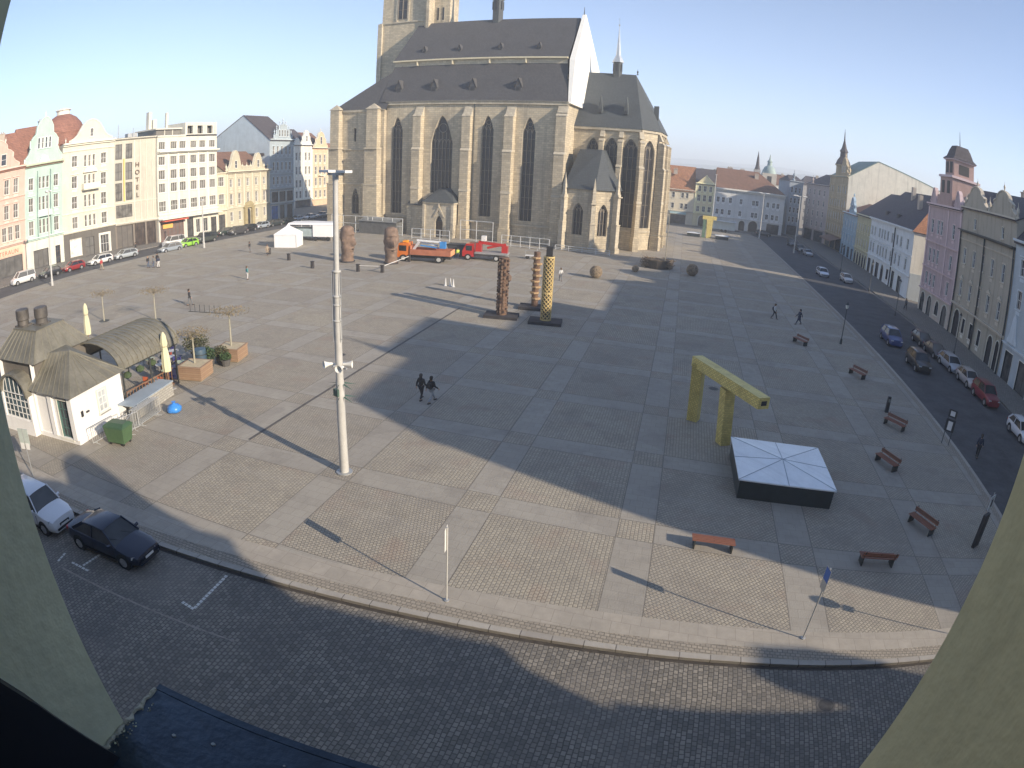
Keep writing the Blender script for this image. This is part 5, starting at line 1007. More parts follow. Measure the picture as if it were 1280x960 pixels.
def shrub(loc,label,r,h,m,n,seed):
    t=thing('potted_shrub',label,'shrub',loc,0,'shrubs in pots around the cafe terrace'); rr=random.Random(seed)
    add(t,'pot',mat((.09,.085,.08),.8,.2),lambda b:b.lathe([(.3,0),(.4,.45),(.44,.47),(.44,.52)],(0,0,0),12)); add(t,'stems',mat((.12,.09,.06),.9),lambda b:[b.tube((0,0,.5),(rr.uniform(-.3,.3)*r,rr.uniform(-.3,.3)*r,h*.8),.025,.01,4) for _ in range(7)]); add(t,'foliage',m,lambda b:leafy(b,rr,(0,0,.5+(h-.5)*.5),r,(h-.4)*.5,n,.09))
shrub((-34.6,34.6,0),'round olive shrub behind the nearest planter',1.15,2.0,LEAFB,900,1); shrub((-32.3,33.6,0),'dense green conical shrub between the planters',.55,1.5,LEAFG,450,2); shrub((-31.9,34.5,0),'brownish shrub touching the far planter',.65,1.4,LEAFB,450,3); shrub((-31.2,34.2,0),'low green shrub at the foot of the far planter',.5,1.0,LEAFG,350,4)
t=thing('water_butt','dark blue barrel between the two planters','barrel',(-32.7,33.0,0)); add(t,'barrel_body',mat((.05,.09,.13),.5,.1),lambda b:b.lathe([(.5,0),(.56,.4),(.56,1.2),(.5,1.5),(.3,1.56)],(0,0,0),16),40); add(t,'hoop',IRON,lambda b:(b.lathe([(.575,.5),(.575,.56)],(0,0,0),16),b.lathe([(.575,1.1),(.575,1.16)],(0,0,0),16)))
# cafe furniture
def table_set(loc,rz,label,col):
    t=thing('cafe_table',label,'table',loc,rz,'round tables on the cafe terrace'); add(t,'table_top',col,lambda b:b.lathe([(.42,.72),(.42,.75)],(0,0,0),16)); add(t,'pedestal',IRON,lambda b:(b.tube((0,0,.02),(0,0,.72),.03,n=8),b.lathe([(.25,0),(.22,.03)],(0,0,0),12)))
def chair(loc,rz,label,col):
    t=thing('cafe_chair',label,'chair',loc,rz,'chairs on the cafe terrace')
    add(t,'seat',col,lambda b:b.box(-.22,.22,-.22,.22,.44,.47)); add(t,'backrest',col,lambda b:b.box(-.22,.22,.2,.23,.55,.9))
    for x in(-.19,.19):
        for y in(-.19,.2): add(t,'leg',IRON,lambda b:b.tube((x,y,0),(x,y,.88 if y>0 else .44),.014,n=5))
TC=[mat((.45,.5,.35),.6),mat((.6,.6,.58),.6),mat((.05,.05,.2),.7,.2),mat((.35,.08,.05),.6),mat((.08,.1,.16),.7)]
spots=[(-33.2,29.9),(-34.6,30.6),(-33.6,31.8),(-35.2,32.4),(-36.5,31.2),(-36.2,33.6)]
nm=('beside the nearest planter','near the arcade end','between arcade and round shrub','behind the round shrub','under the arcade edge','furthest back on the terrace')
for i,(x,y) in enumerate(spots):
    table_set((x,y,0),0,'round pale cafe table '+nm[i],TC[i%2]); chair((x+.75,y-.2,0),R_(100),'cafe chair right of the table '+nm[i],TC[2+i%3]); chair((x-.7,y+.3,0),R_(-80),'cafe chair left of the table '+nm[i],TC[2+(i+1)%3])
for x,y,lb in((-33.2,27.6,'left red chair at the arcade post'),(-32.2,28.1,'right red chair by the closed parasol')): chair((x,y,0),R_(20),lb,mat((.5,.12,.05),.6))
t=thing('storage_box','dark navy covered box at the side of the nearest planter','box',(-32.9,30.6,0),R_(15)); add(t,'tarp',mat((.03,.035,.09),.6,.2,4,bump=.3),lambda b:b.tbox(-.5,.5,-.5,.5,0,.85,.08,.08)); add(t,'hem',mat((.02,.02,.05),.6),lambda b:b.box(-.53,.53,-.53,.53,.02,.1))
# notice board and sign at the left
t=thing('notice_board','small pale info panel on a thin post right beside the left window reveal','sign',(-29.5,14.7,0),R_(20)); add(t,'post',GALV,lambda b:b.tube((0,0,0),(0,0,2.9),.035,n=8)); add(t,'panel',mat((.45,.5,.46),.6,.1),lambda b:b.box(-.4,.4,-.02,.02,2.0,2.9)); add(t,'paper',WHITE,lambda b:(b.box(-.38,-.08,-.04,-.021,1.75,2.1),b.box(.05,.35,-.04,-.021,1.75,2.1)))
# ---------------------------------------------------------------- floodlight mast and lamps
MW=mat((.46,.455,.43),.6,.1,2,name='white_mast_paint',dirt=.2)
t=thing('floodlight_mast','tall pale tubular mast with cross arm, loudspeakers and green brackets in the open square','lamp',(-14.6,23.75,0),R_(-20))
add(t,'base_plate',GALV,lambda b:b.lathe([(.42,.005),(.42,.05),(.3,.06)],(0,0,0),16))
add(t,'mast',MW,lambda b:b.lathe([(.235,.05),(.22,1.2),(.2,4.9),(.185,5),(.16,9),(.13,9.05),(.115,14.4)],(0,0,0),20),30)
add(t,'collar',MW,lambda b:[b.lathe([(.17,z),(.21,z+.03),(.21,z+.08),(.17,z+.11)],(0,0,0),20) for z in(8.55,8.95,7.8,10.1)],30)
add(t,'cable_conduit',GALV,lambda b:[b.tube((x,y,6.9),(x,y,10.1),.018,n=5) for x,y in((.3,0),(-.3,0),(0,-.3))]+[b.tube((x*1.0,0,z),(x*.7,0,z),.015,n=4) for x in(.3,-.3) for z in(7.0,8,9,10.1)])
add(t,'cross_arm',MW,lambda b:(b.box(-.5,.5,-.07,.07,14.43,14.55),b.tube((0,0,14.2),(0,0,14.5),.14,n=12)))
add(t,'lamp_head',mat((.7,.7,.68),.4,.05),lambda b:(b.box(-.95,-.25,-.2,.2,14.551,14.66),b.box(.25,.9,-.2,.2,14.551,14.66)))
for x,y,az in((.5,-.3,-70),(-.35,-.35,-110),(.3,.25,40)):
    o=MB(); n=12; o.loft([[(r*math.cos(2*PI*i/n),yy,r*math.sin(2*PI*i/n)) for i in range(n)] for r,yy in((.06,.2),(.08,.05),(.12,-.08),(.19,-.24),(.17,-.23),(.06,-.05))]); q=o.build('loudspeaker',mat((.72,.71,.66),.5,.05),t,smooth=40); q.location=(x,y,5.75); q.rotation_euler=(0,0,R_(az+90))
add(t,'bracket',GALV,lambda b:(b.box(-.5,.55,-.05,.05,5.6,5.68),b.box(-.05,.05,-.4,.35,5.7,5.76)))
add(t,'socket_box',mat((.07,.12,.1),.5,.1),lambda b:b.box(-.16,.16,-.3,-.19,4.2,4.55))
add(t,'antenna_plate',mat((.05,.12,.09),.5,.1),lambda b:[b.add([(math.cos(a)*.24,math.sin(a)*.24,z),(math.cos(a+.3)*.24,math.sin(a+.3)*.24,z+.05),(math.cos(a+.1)*.85,math.sin(a+.1)*.85,z-.12)],[(0,1,2)]) for a in(0,1.05,2.1,3.14,4.2,5.2) for z in(4.1,4.75)])
def tlamp(loc,h,rz,label,arm=1.6,s=1.):
    t=thing('street_lamp',label,'street lamp',loc,rz,'tall double armed street lamps')
    add(t,'pole',MW,lambda b:b.lathe([(.22,0),(.2,.9),(.14,1.0),(.09,h-.1)],(0,0,0),12),40); add(t,'arm',MW,lambda b:b.box(-arm,arm,-.07,.07,h-.12,h)); 
    for q in(-1,1): add(t,'lamp_head',mat((.68,.68,.66),.4,.05),lambda b:b.box(min(q*arm*.35,q*arm),max(q*arm*.35,q*arm),-.28,.28,h+.001,h+.16))
    return t
tlamp((-79.7,49.8,0),13.4,R_(80),'tall lamp mast in front of the mint green house',.5)
tlamp((-78.3,82.4,0),8.4,R_(80),'slim lamp post before the white hotel',.25)
tlamp((27.4,149.8,0),13.4,R_(10),'tall lamp mast by the far right corner of the square',1.7)
tlamp((22.0,176,0),12.5,R_(10),'lamp mast in front of the long white house',1.5)
tlamp((8.4,176,0),16,0,'plain tall pole before the yellow pediment house',.2)
def short_lamp(loc,h,label,kind=0,rz=0):
    t=thing('street_lantern',label,'street lamp',loc,rz,'dark lanterns along the right hand street')
    add(t,'post',IRON,lambda b:b.lathe([(.14,0),(.12,.5),(.05,.6),(.045,h-.4)],(0,0,0),10),40); add(t,'lantern',[IRON,glass((.3,.3,.28),.3)],lambda b:(b.lathe([(.12,h-.42),(.2,h-.1),(.2,h-.02)],(0,0,0),6,1),b.lathe([(.26,h-.02),(.1,h+.15),(.02,h+.3)],(0,0,0),6,0))); return t
short_lamp((32.3,86.5,0),5,'dark lantern on the pavement before the pink tower house'); short_lamp((33.6,105.5,0),5,'dark lantern near the lit end wall'); short_lamp((33.8,128,0),5,'dark lantern before the yellow house'); short_lamp((18.4,64.5,0),4.2,'short dark lantern at the kerb of the square, mid street')
short_lamp((34.5,68,0),4.8,'dark lantern before the brown baroque house')
# ---------------------------------------------------------------- traffic signs
BLUE=mat((.05,.13,.4),.5,.08)
def plate_sign(loc,h,label,kind='plate',rz=0,back=GALV):
    t=thing('traffic_sign',label,'sign',loc,rz,'thin pole signs on the kerb side'); add(t,'post',MW if back is WHITE else GALV,lambda b:b.tube((0,0,0),(0,0,h),.032,n=8)); add(t,'foot',GALV,lambda b:b.lathe([(.1,.014),(.1,.05),(.04,.07)],(0,0,0),10))
    if kind=='plate': add(t,'sign_plate',[back,BLUE],lambda b:(b.box(-.045,-.037,-.2,.2,h-.95,h-.02,0),b.box(-.05,-.0455,-.185,.185,h-.55,h-.05,1)))
    else: add(t,'sign_disc',[back,BLUE],lambda b:(b.tube((-.05,0,h-.3),(-.04,0,h-.3),.3,n=20,mi=0),b.box(-.05,-.04,-.2,.2,h-.85,h-.62,0)))
    return t
plate_sign((-6.3,16.62,0),3.27,'white pole sign seen edge on at the middle of the near kerb',back=WHITE,rz=R_(8)); plate_sign((6.88,18.03,0),3.28,'pole sign with blue edged plate leaning into view near the right reveal',rz=R_(14)); plate_sign((15.2,18.1,0),3.3,'round pole sign hidden behind the right window reveal',kind='disc',rz=R_(-10))
t=thing('bus_stop_sign','black and white twin post stop sign on the right kerb of the square','sign',(21.3,39.6,0),R_(-35))
for x in(-.3,.3): add(t,'post',IRON,lambda b:b.tube((x,0,0),(x,0,2.5),.03,n=6))
add(t,'sign_plate',[DARK,WHITE],lambda b:(b.box(-.4,.4,-.06,.0,1.0,1.9,0),b.box(-.2,.2,-.065,-.0605,1.1,1.75,1),b.box(-.35,.35,-.06,0,2.05,2.6,0),b.box(-.2,.2,-.065,-.0605,2.15,2.5,1)))
t=thing('parking_meter','dark slim parking meter column beside the leaning bench','parking meter',(17.7,44.7,0)); add(t,'column',DARK,lambda b:b.tbox(-.14,.14,-.12,.12,0,1.25,.02,.02)); add(t,'screen',glass((.1,.14,.16),.2),lambda b:b.box(-.09,.09,-.125,-.12,.85,1.1))
t=thing('info_column','dark leaning advertising column with pale poster at the right edge of the picture','sign',(18.35,25.75,0),R_(35)); add(t,'column',DARK,lambda b:b.box(-.35,.35,-.1,.1,0,1.9)); add(t,'post',GALV,lambda b:(b.tube((-.3,.12,0),(-.3,.12,3),.03,n=6),b.tube((.3,.12,0),(.3,.12,3),.03,n=6))); add(t,'poster',[mat((.5,.53,.52),.6,.25,6),DARK],lambda b:(b.box(-.3,.3,-.02,.02,2.2,2.95,0),b.box(-.12,.1,-.03,-.021,2.35,2.75,1)))
# ---------------------------------------------------------------- benches
BW=brickmat('bench_slats',(.3,.12,.07),(.24,.095,.06),(.1,.04,.02),5,.1,.015,'flat',.6,.15,(.2,.07,.04),.2,1)
def bench(loc,rz,label,L=1.9,back=True):
    t=thing('park_bench',label,'bench',loc,rz,'red brown slatted benches on the square')
    add(t,'seat',BW,lambda b:[b.box(-L/2,L/2,-.26+i*.11,-.17+i*.11,.43,.47) for i in range(5)])
    if back: add(t,'backrest',BW,lambda b:[b.add([(-L/2,.27+.02*i,.56+i*.12),(L/2,.27+.02*i,.56+i*.12),(L/2,.3+.02*i,.66+i*.12),(-L/2,.3+.02*i,.66+i*.12),(-L/2,.31+.02*i,.56+i*.12),(L/2,.31+.02*i,.56+i*.12),(L/2,.34+.02*i,.66+i*.12),(-L/2,.34+.02*i,.66+i*.12)],[(0,1,2,3),(4,5,6,7),(0,1,5,4),(3,2,6,7)]) for i in range(2)])
    for x in(-L/2+.12,L/2-.12): add(t,'leg',IRON,lambda b:(b.box(x-.03,x+.03,-.24,.28,0,.43),b.add([(x-.03,.24,.43),(x+.03,.24,.43),(x+.03,.4,.85),(x-.03,.4,.85)],[(0,1,2,3)]) if back else None))
bench((3.3,23.35,0),R_(182),'slatted bench at the shadow edge below the covered pool',back=False); bench((11.2,23.65,0),R_(181),'dark red bench right of the shadow edge, parallel to the kerb',back=True)
bench((14.9,27.3,0),R_(-58),'orange brown bench turned sideways nearest the right reveal'); bench((14.7,34.7,0),R_(-62),'orange brown bench turned sideways right of the covered pool'); bench((17.4,41.6,0),R_(-50),'leaning dark bench beside the parking meter'); bench((17.3,53.2,0),R_(-60),'faint reddish bench furthest up the right side')
bench((13.4,62,0),R_(-60),'reddish bench beyond the two right hand walkers')
# ---------------------------------------------------------------- fountains
GOLD=brickmat('gold_mosaic',(.92,.76,.26),(.72,.57,.17),(.45,.34,.12),.11,.11,.012,'wall',.5,.5,(.36,.27,.09),.8,1.6)
t=thing('fountain_sculpture','golden mosaic fountain shaped like a slanted pi next to the covered pool','fountain',(0,0,0))
def leg(p,q,s=.32): 
    b=MB(); b.beam(p,q,s*2,s*2); return b.build('leg',GOLD,t)
leg((2.35,37.85,0),(2.15,37.3,4.0),.34); leg((4.15,34.75,0),(3.85,34.6,3.55),.33)
b=MB(); b.beam((2.0,37.75,4.0),(5.55,31.55,4.0),.72,.64); b.build('spout_beam',GOLD,t)
d=Vector((5.55-2.0,31.55-37.75,0)).normalized(); e=Vector((5.55,31.55,4.0)); b=MB(); b.beam(e-d*.1,e+d*.012,.36,.26); b.build('spout_mouth',DARK,t)
def pool(loc,s,h,label,rz=0,g='dark square fountain pools'):
    t=thing('fountain_pool',label,'fountain',loc,rz,g)
    add(t,'basin',mat((.028,.04,.045),.28,.15,2,name='black_granite'),lambda b:b.box(-s,s,-s,s,0,h))
    c=mat((.84,.87,.88),.22,.06,.9,name='pool_cover',dirt=.2)
    e=s+.1
    add(t,'cover',c,lambda b:(b.add([(-e,-e,h+.02),(e,-e,h+.02),(e,e,h+.02),(-e,e,h+.02),(0,0,h+.22)],[(0,1,4),(1,2,4),(2,3,4),(3,0,4)]),b.box(-e,e,-e,-e+.03,h-.05,h+.02),b.box(-e,e,e-.03,e,h-.05,h+.02),b.box(-e,-e+.03,-e,e,h-.05,h+.02),b.box(e-.03,e,-e,e,h-.05,h+.02)))
    add(t,'seam',mat((.3,.34,.38),.5),lambda b:[b.beam((0,0,h+.225),(x,y,h+.03),.035,.012) for x,y in((-e,-e),(e,-e),(e,e),(-e,e),(0,-e),(0,e),(e,0),(-e,0))])
    return t
pool((7.05,30.8,0),2.5,1.1,'dark square pool under a pale blue cover with radiating seams',R_(1.5))
t=thing('fountain_sculpture','small far golden fountain post between two low dark pools','fountain',(7.2,160,0)); add(t,'post',GOLD,lambda b:b.tbox(-.6,.6,-.5,.5,0,4.6,-.2,-.1)); add(t,'spout_beam',GOLD,lambda b:b.box(-1.9,1.6,-.5,.5,4.6,5.5)); add(t,'side_leg',mat((.12,.2,.13),.6,.2),lambda b:b.box(-1.7,-.9,-.5,.5,0,4.59))
for x,lb in((3.4,'left low dark pool of the far golden fountain'),(10.6,'right low dark pool of the far golden fountain')): pool((x,160.6,0),1.6,.9,lb)
# ---------------------------------------------------------------- totems, heads, balls
RUST=mat((.15,.09,.06),.85,.35,2.5,bump=.5,name='rusty_wood'); RUST2=mat((.19,.13,.095),.85,.3,2,bump=.5); PLATE=mat((.045,.042,.045),.8,.3,1.5)
def plate(t,w,d,h=.28): add(t,'base_plate',PLATE,lambda b:b.box(-w/2,w/2,-d/2,d/2,.006,h))
t=thing('totem_column','thick brown carved totem column on a dark plate, left of the three','sculpture',(-16.4,57.3,0),R_(8),'tall carved totem columns'); plate(t,3.3,2.2)
add(t,'column',RUST,lambda b:b.lathe([(.5,.28),(.48,3),(.5,6.0)],(0,0,0),14))
rr=random.Random(11)
add(t,'carving',[mat((.24,.16,.11),.8,.3,4),mat((.06,.04,.035),.9)],lambda b:[b.box(math.cos(a)*.5-.08,math.cos(a)*.5+.08,math.sin(a)*.5-.08,math.sin(a)*.5+.08,z,z+.12+rr.random()*.18,rr.choice((0,0,1))) for a in[2*PI*i/11 for i in range(11)] for z in[.5+.34*k for k in range(16)]])
add(t,'side_knob',RUST2,lambda b:b.lathe([(.05,3.6),(.25,3.8),(.25,4.2),(.05,4.4)],(.58,-.1,0),8))
t=thing('totem_column','slim notched dark brown totem column, rear one of the three','sculpture',(-14.3,62.4,0),R_(8),'tall carved totem columns'); plate(t,3.2,2.2)
add(t,'column',RUST,lambda b:b.lathe([(.36,.28),(.34,6.1)],(0,0,0),12)); add(t,'notch',[mat((.42,.28,.15),.8,.2,4)],lambda b:[b.lathe([(.3,z),(.5,z+.16),(.5,z+.3),(.3,z+.34)],(.08*(-1)**k,0,0),8) for k,z in enumerate([.9+.62*k for k in range(8)])])
t=thing('totem_column','bright yellow diamond lattice totem column, right of the three','sculpture',(-11.9,57.1,0),R_(8),'tall carved totem columns'); plate(t,3.2,2.2)
add(t,'core',mat((.11,.09,.06),.8,.2),lambda b:b.lathe([(.44,.28),(.44,6.55)],(0,0,0),12))
YL=mat((.66,.5,.22),.6,.2,3)
def lat(b):
    n=8; R=.5
    for k in range(15):
        for i in range(n):
            a0_=2*PI*i/n; a1=2*PI*(i+.5)/n; a2=2*PI*(i-.5)/n; z=.35+k*.41; zm=z+.205
            P=lambda a,zz:(R*math.cos(a),R*math.sin(a),zz)
            b.beam(P(a0_,z),P(a1,zm),.075,.06); b.beam(P(a0_,z),P(a2,zm),.075,.06); b.beam(P(a1,zm),P(a0_+0,z+.41),.075,.06); b.beam(P(a2,zm),P(a0_,z+.41),.075,.06)
    for z in(.35,3.0,6.5): b.lathe([(.53,z-.05),(.53,z+.05)],(0,0,0),16)
add(t,'lattice',YL,lat); add(t,'top_block',DARK,lambda b:b.box(-.3,.3,-.25,.25,6.56,7.5))
def head(loc,rz,label,seed,flip):
    t=thing('head_sculpture',label,'sculpture',loc,rz,'giant rusty heads before the church'); b=MB(); n=28; rings=[]
    prof=[(0,.95),(.6,.92),(1.3,.86),(1.7,.92),(2.2,1.0),(2.6,.92),(3.0,.98),(3.5,1.08),(4.1,1.06),(4.7,.98),(5.1,.9),(5.35,.5)]
    import bisect
    for k in range(34):
        z=5.35*k/33; i=min(len(prof)-2,max(0,bisect.bisect([p[0] for p in prof],z)-1)); (za,ra),(zb,rb)=prof[i],prof[i+1]; r0=ra+(rb-ra)*(z-za)/(zb-za); ring=[]
        for j in range(n):
            a=2*PI*j/n; f=max(0,math.cos(a)); r=r0*(1+.03*math.sin(3*a+z*2+seed))
            g=lambda m,s,x:math.exp(-((x-m)/s)**2)
            d=math.atan2(math.sin(a),math.cos(a))
            r+= .75*g(0,.28,d)*max(0,min(1,(4.0-z)/1.2))*(1 if z>2.65 else max(0,(z-2.35)/.3))      # nose
            r+= .22*g(0,.7,d)*g(4.2,.18,z)                                   # brow
            r-= .22*(g(.5,.22,d)+g(-.5,.22,d))*g(3.85,.22,z)                 # eye sockets
            r+= .2*g(0,.5,d)*g(2.1,.12,z)+.2*g(0,.5,d)*g(1.82,.1,z)-.1*g(0,.5,d)*g(1.96,.05,z)   # lips
            r+= .25*g(0,.5,d)*g(1.2,.28,z)                                   # chin
            r+= .16*(g(PI/2,.18,d)+g(-PI/2,.18,d))*g(3.2,.45,z)              # ears
            ring.append((r*math.cos(a),r*math.sin(a),z))
        rings.append(ring)
    b.loft(rings); b.build('head',RUST2,t,smooth=60); add(t,'mouth_hole',DARK,lambda b:b.lathe([(.02,0),(.16,.02),(.16,.1),(.02,.12)],(1.02,0,1.9),10)); add(t,'plinth',PLATE,lambda b:b.lathe([(1.1,.005),(1.1,.2)],(0,0,0),20)); return t
head((-46.6,79.0,0),R_(-8),'left giant rusty head with long nose pointing right',1,0); head((-40.2,80.6,0),R_(-48),'right giant rusty head next to the orange lorry',2,1)
BALL=mat((.16,.12,.085),.9,.4,3,bump=.8,name='woven_ball')
def ball(loc,r,label):
    t=thing('ball_sculpture',label,'sculpture',loc,0,'woven balls lying east of the church'); n=18; b=MB(); b.loft([[(r*math.sin(PI*k/12)*math.cos(2*PI*i/n)+1e-4*math.cos(2*PI*i/n),r*math.sin(PI*k/12)*math.sin(2*PI*i/n)+1e-4*math.sin(2*PI*i/n),r-r*math.cos(PI*k/12)) for i in range(n)] for k in range(13)]); b.build('ball',BALL,t,smooth=60)
    rr=random.Random(int(r*100)); tw=MB()
    for k in range(26):
        ax=Vector((rr.gauss(0,1),rr.gauss(0,1),rr.gauss(0,1))).normalized(); u=ax.orthogonal().normalized(); v=ax.cross(u)
        for j in range(10):
            p,q=[Vector((0,0,r))+(u*math.cos(2*PI*m/10)+v*math.sin(2*PI*m/10))*r*1.03 for m in(j,j+1)]; tw.tube(p,q,.03,n=4,cap=False)
    tw.build('woven_twigs',mat((.3,.23,.15),.9,.3,3),t)
ball((-10.9,84.6,.0),.86,'sunlit large woven ball nearest the chapel'); ball((2.5,96.2,0),.9,'large dark woven ball furthest right of the church'); ball((-6.1,93.6,0),.5,'small dark woven ball between the two large ones')
t=thing('twig_nest','oval heap of bundled branches with a bare mast rising from it','sculpture',(-3.1,100.2,0)); rr=random.Random(9)
def nest(b):
    for _ in range(240):
        a=rr.random()*2*PI; rad=1+rr.gauss(0,.08); z=.2+rr.random()*1.3; x,y=2.4*rad*math.cos(a),1.5*rad*math.sin(a); a2=a+.35+rr.random()*.3; b.tube((x,y,z),(2.4*rad*math.cos(a2),1.5*rad*math.sin(a2),z+rr.gauss(0,.25)),.05,n=4,cap=False)
add(t,'branches',mat((.2,.15,.1),.9,.35,3),nest); add(t,'core',mat((.05,.04,.03),.9),lambda b:b.lathe([(1.9,.01),(2.0,1.3)],(0,0,0),16)); add(t,'mast',mat((.3,.27,.2),.8),lambda b:(b.tube((1.2,0,0),(1.2,0,9),.07,n=6),b.tube((-.4,0,8.9),(2.4,0,8.9),.05,n=5),b.tube((-.2,0,5.2),(2.2,0,5.2),.04,n=5),b.tube((-2.2,0,5.1),(1.2,0,5.2),.04,n=5)))
# ---------------------------------------------------------------- tents, stalls, low fences
TW_=mat((.8,.8,.8),.7,.04,name='tent_fabric')
t=thing('pavilion_tent','small white peaked pavilion tent standing left of the church','tent',(-64.6,89.3,0),R_(18))
add(t,'canopy',TW_,lambda b:(b.add([(-2,-2,2.3),(2,-2,2.3),(2,2,2.3),(-2,2,2.3),(-.3,-.3,3.5),(.3,-.3,3.5),(.3,.3,3.5),(-.3,.3,3.5)],[(0,1,5,4),(1,2,6,5),(2,3,7,6),(3,0,4,7)]),b.tbox(-.3,.3,-.3,.3,3.5,3.95,.28,.28),b.box(-2.02,2.02,-2.02,2.02,2.1,2.29)))
add(t,'side_wall',TW_,lambda b:(b.box(-1.96,1.96,-1.96,-1.94,0,2.1),b.box(1.94,1.96,-1.93,1.96,0,2.1),b.box(-1.96,-1.94,-1.93,1.96,0,2.1)))
for x in(-1.98,1.98):
    for y in(-1.98,1.98): add(t,'pole',GALV,lambda b:b.tube((x,y,0),(x,y,2.2),.04,n=6))
t=thing('market_stall','white flat roofed stall trailer behind the pavilion tent','stall',(-64.6,98.5,0),R_(16))
add(t,'roof',TW_,lambda b:b.tbox(-5.2,3.6,-2,2,3.0,3.3,.2,.2)); add(t,'side_wall',TW_,lambda b:b.box(-.3,3.4,-1.9,1.9,.8,2.99)); add(t,'open_counter',mat((.35,.42,.42),.6,.2),lambda b:b.box(-5,-.35,-1.7,1.7,.8,2.2))
for x in(-4.9,3.2): 
    for y in (-1.8,1.8): add(t,'post',GALV,lambda b:b.tube((x,y,0),(x,y,3.0),.05,n=6))
for x in(.2,2.6): add(t,'wheel',BLACKR,lambda b:b.tube((x,-1.95,.4),(x,-1.75,.4),.4,n=14))
t=thing('market_trailer','pale grey blue sales trailer parked in front of the long white house','trailer',(12.4,183.5,0),R_(-4)); add(t,'body',mat((.48,.56,.58),.5,.08),lambda b:b.box(-3.4,3.2,-1.1,1.1,.7,3.1)); add(t,'awning',mat((.55,.6,.62),.6),lambda b:b.box(-3.5,3.3,-2,-1.11,3.0,3.1)); add(t,'drawbar',DARK,lambda b:b.box(3.21,4.6,-.1,.1,.6,.75))
for x in(-.6,.6): add(t,'wheel',BLACKR,lambda b:b.tube((x,-1.12,.4),(x,-.85,.4),.4,n=12))
# posts and rails near the heads
POST=mat((.05,.045,.045),.8,.2)
pp=[((-62,80.3),'by the tent'),((-55.5,76.6),'between tent and left head'),((-48.3,72.2),'left below the first head'),((-41.2,72.6),'left end of the short rail'),((-37.9,73.4),'corner of the white rail'),((-38.4,83),'rear end of the white rail')]
for (x,y),lb in pp:
    t=thing('bollard','stubby dark bollard '+lb,'bollard',(x,y,0),0,'stubby dark bollards before the church'); add(t,'post',POST,lambda b:b.tbox(-.2,.2,-.2,.2,0,.95,.02,.02)); add(t,'cap',PLATE,lambda b:b.box(-.24,.24,-.24,.24,.951,1.02))
t=thing('barrier_rail','thin white rail strung between the bollards below the right head','barrier',(0,0,0)); add(t,'rail',WHITE,lambda b:(b.beam((-37.9,73.4,.85),(-38.4,83,.85),.1,.07),b.beam((-41.2,72.6,.85),(-37.9,73.4,.85),.06,.05)))
# construction fence panels along the church
def fence(loc,rz,L,h,label,n):
    t=thing('site_fence',label,'fence',loc,rz,'metal site fencing around the church'); add(t,'frame',mat((.6,.61,.6),.5,.1),lambda b:([b.tube((L*i/n,0,0),(L*i/n,0,h),.06,n=5) for i in range(n+1)],[b.tube((0,0,z),(L,0,z),.05,n=5) for z in(.2,h*.55,h)])); h>1 and add(t,'mesh_wires',GALV,lambda b:[b.tube((L*i/(n*6),0,.2),(L*i/(n*6),0,h),.008,n=3) for i in range(n*6)]); return t
AX=R_(-4.37); cA,sA=math.cos(AX),math.sin(AX)
def CL(u,v): return (-22+u*cA-v*sA,113.5+u*sA+v*cA,0)
fence(CL(-47.5,-5.2),AX,9,3.4,'tall pale railing frame beside the blunt tower stub',3); fence(CL(-37.5,-5),AX,7,3.4,'tall pale railing frame under the narrow left window',3); fence(CL(-18.3,-4.2),AX,6.6,3.9,'tall scaffold like frame right of the porch',2); fence(CL(-9,-6.5),AX,9,2,'low mesh fence behind the red lorry',5)
fence(CL(-27,-7.5),AX,8,2,'mesh fence hidden behind the lorries',4)
fence(CL(-55,-6),AX,7,2.0,'mesh fence left of the first rusty head',3); fence(CL(.6,-4.6),AX,10,.9,'ankle high railing at the foot of the side chapel',4)
t=thing('lean_to','dark low lean to shed against the church between the heads','shed',CL(-40.6,-4.4),AX); add(t,'roof',mat((.2,.21,.21),.6,.2),lambda b:b.add([(0,-1.2,2.6),(9,-1.2,2.6),(9,1.6,3.2),(0,1.6,3.2),(0,-1.2,2.5),(9,-1.2,2.5)],[(0,1,2,3),(0,1,5,4)])); add(t,'wall',mat((.12,.12,.115),.8,.3),lambda b:b.box(.1,8.9,-1,1.5,0,2.5))
# planters / picnic group near the walker
t=thing('bicycle_rack','cluster of dark bicycle stands left of the mast','bicycle rack',(-44.6,46.6,0),R_(10)); add(t,'rail',IRON,lambda b:[b.tube((x,-.3,0),(x,-.3,.8),.03,n=5) or b.tube((x,-.3,.8),(x,.4,.8),.03,n=5) or b.tube((x,.4,.8),(x,.4,0),.03,n=5) for x in[-1.8+.6*i for i in range(7)]]); add(t,'base_bar',IRON,lambda b:b.box(-2,2,-.33,-.27,0,.06))
def lowtab(x,y,lb):
    t=thing('dropped_litter_heap',lb,'litter',(x,y,0)); 
for (x,y,s,lb,m_) in ((-27.0,69.0,.5,'silvery knee high cones group left of the totems',mat((.62,.62,.6),.5)),):
    t=thing('marker_cones',lb,'cone',(x,y,0)); [add(t,'cone',m_,lambda b:b.lathe([(.22,.0),(.22,.05),(.14,.06),(.05,.95)],(dx,dy,0),10)) for dx,dy in((0,0),(.6,.1),(1.1,-.2))]

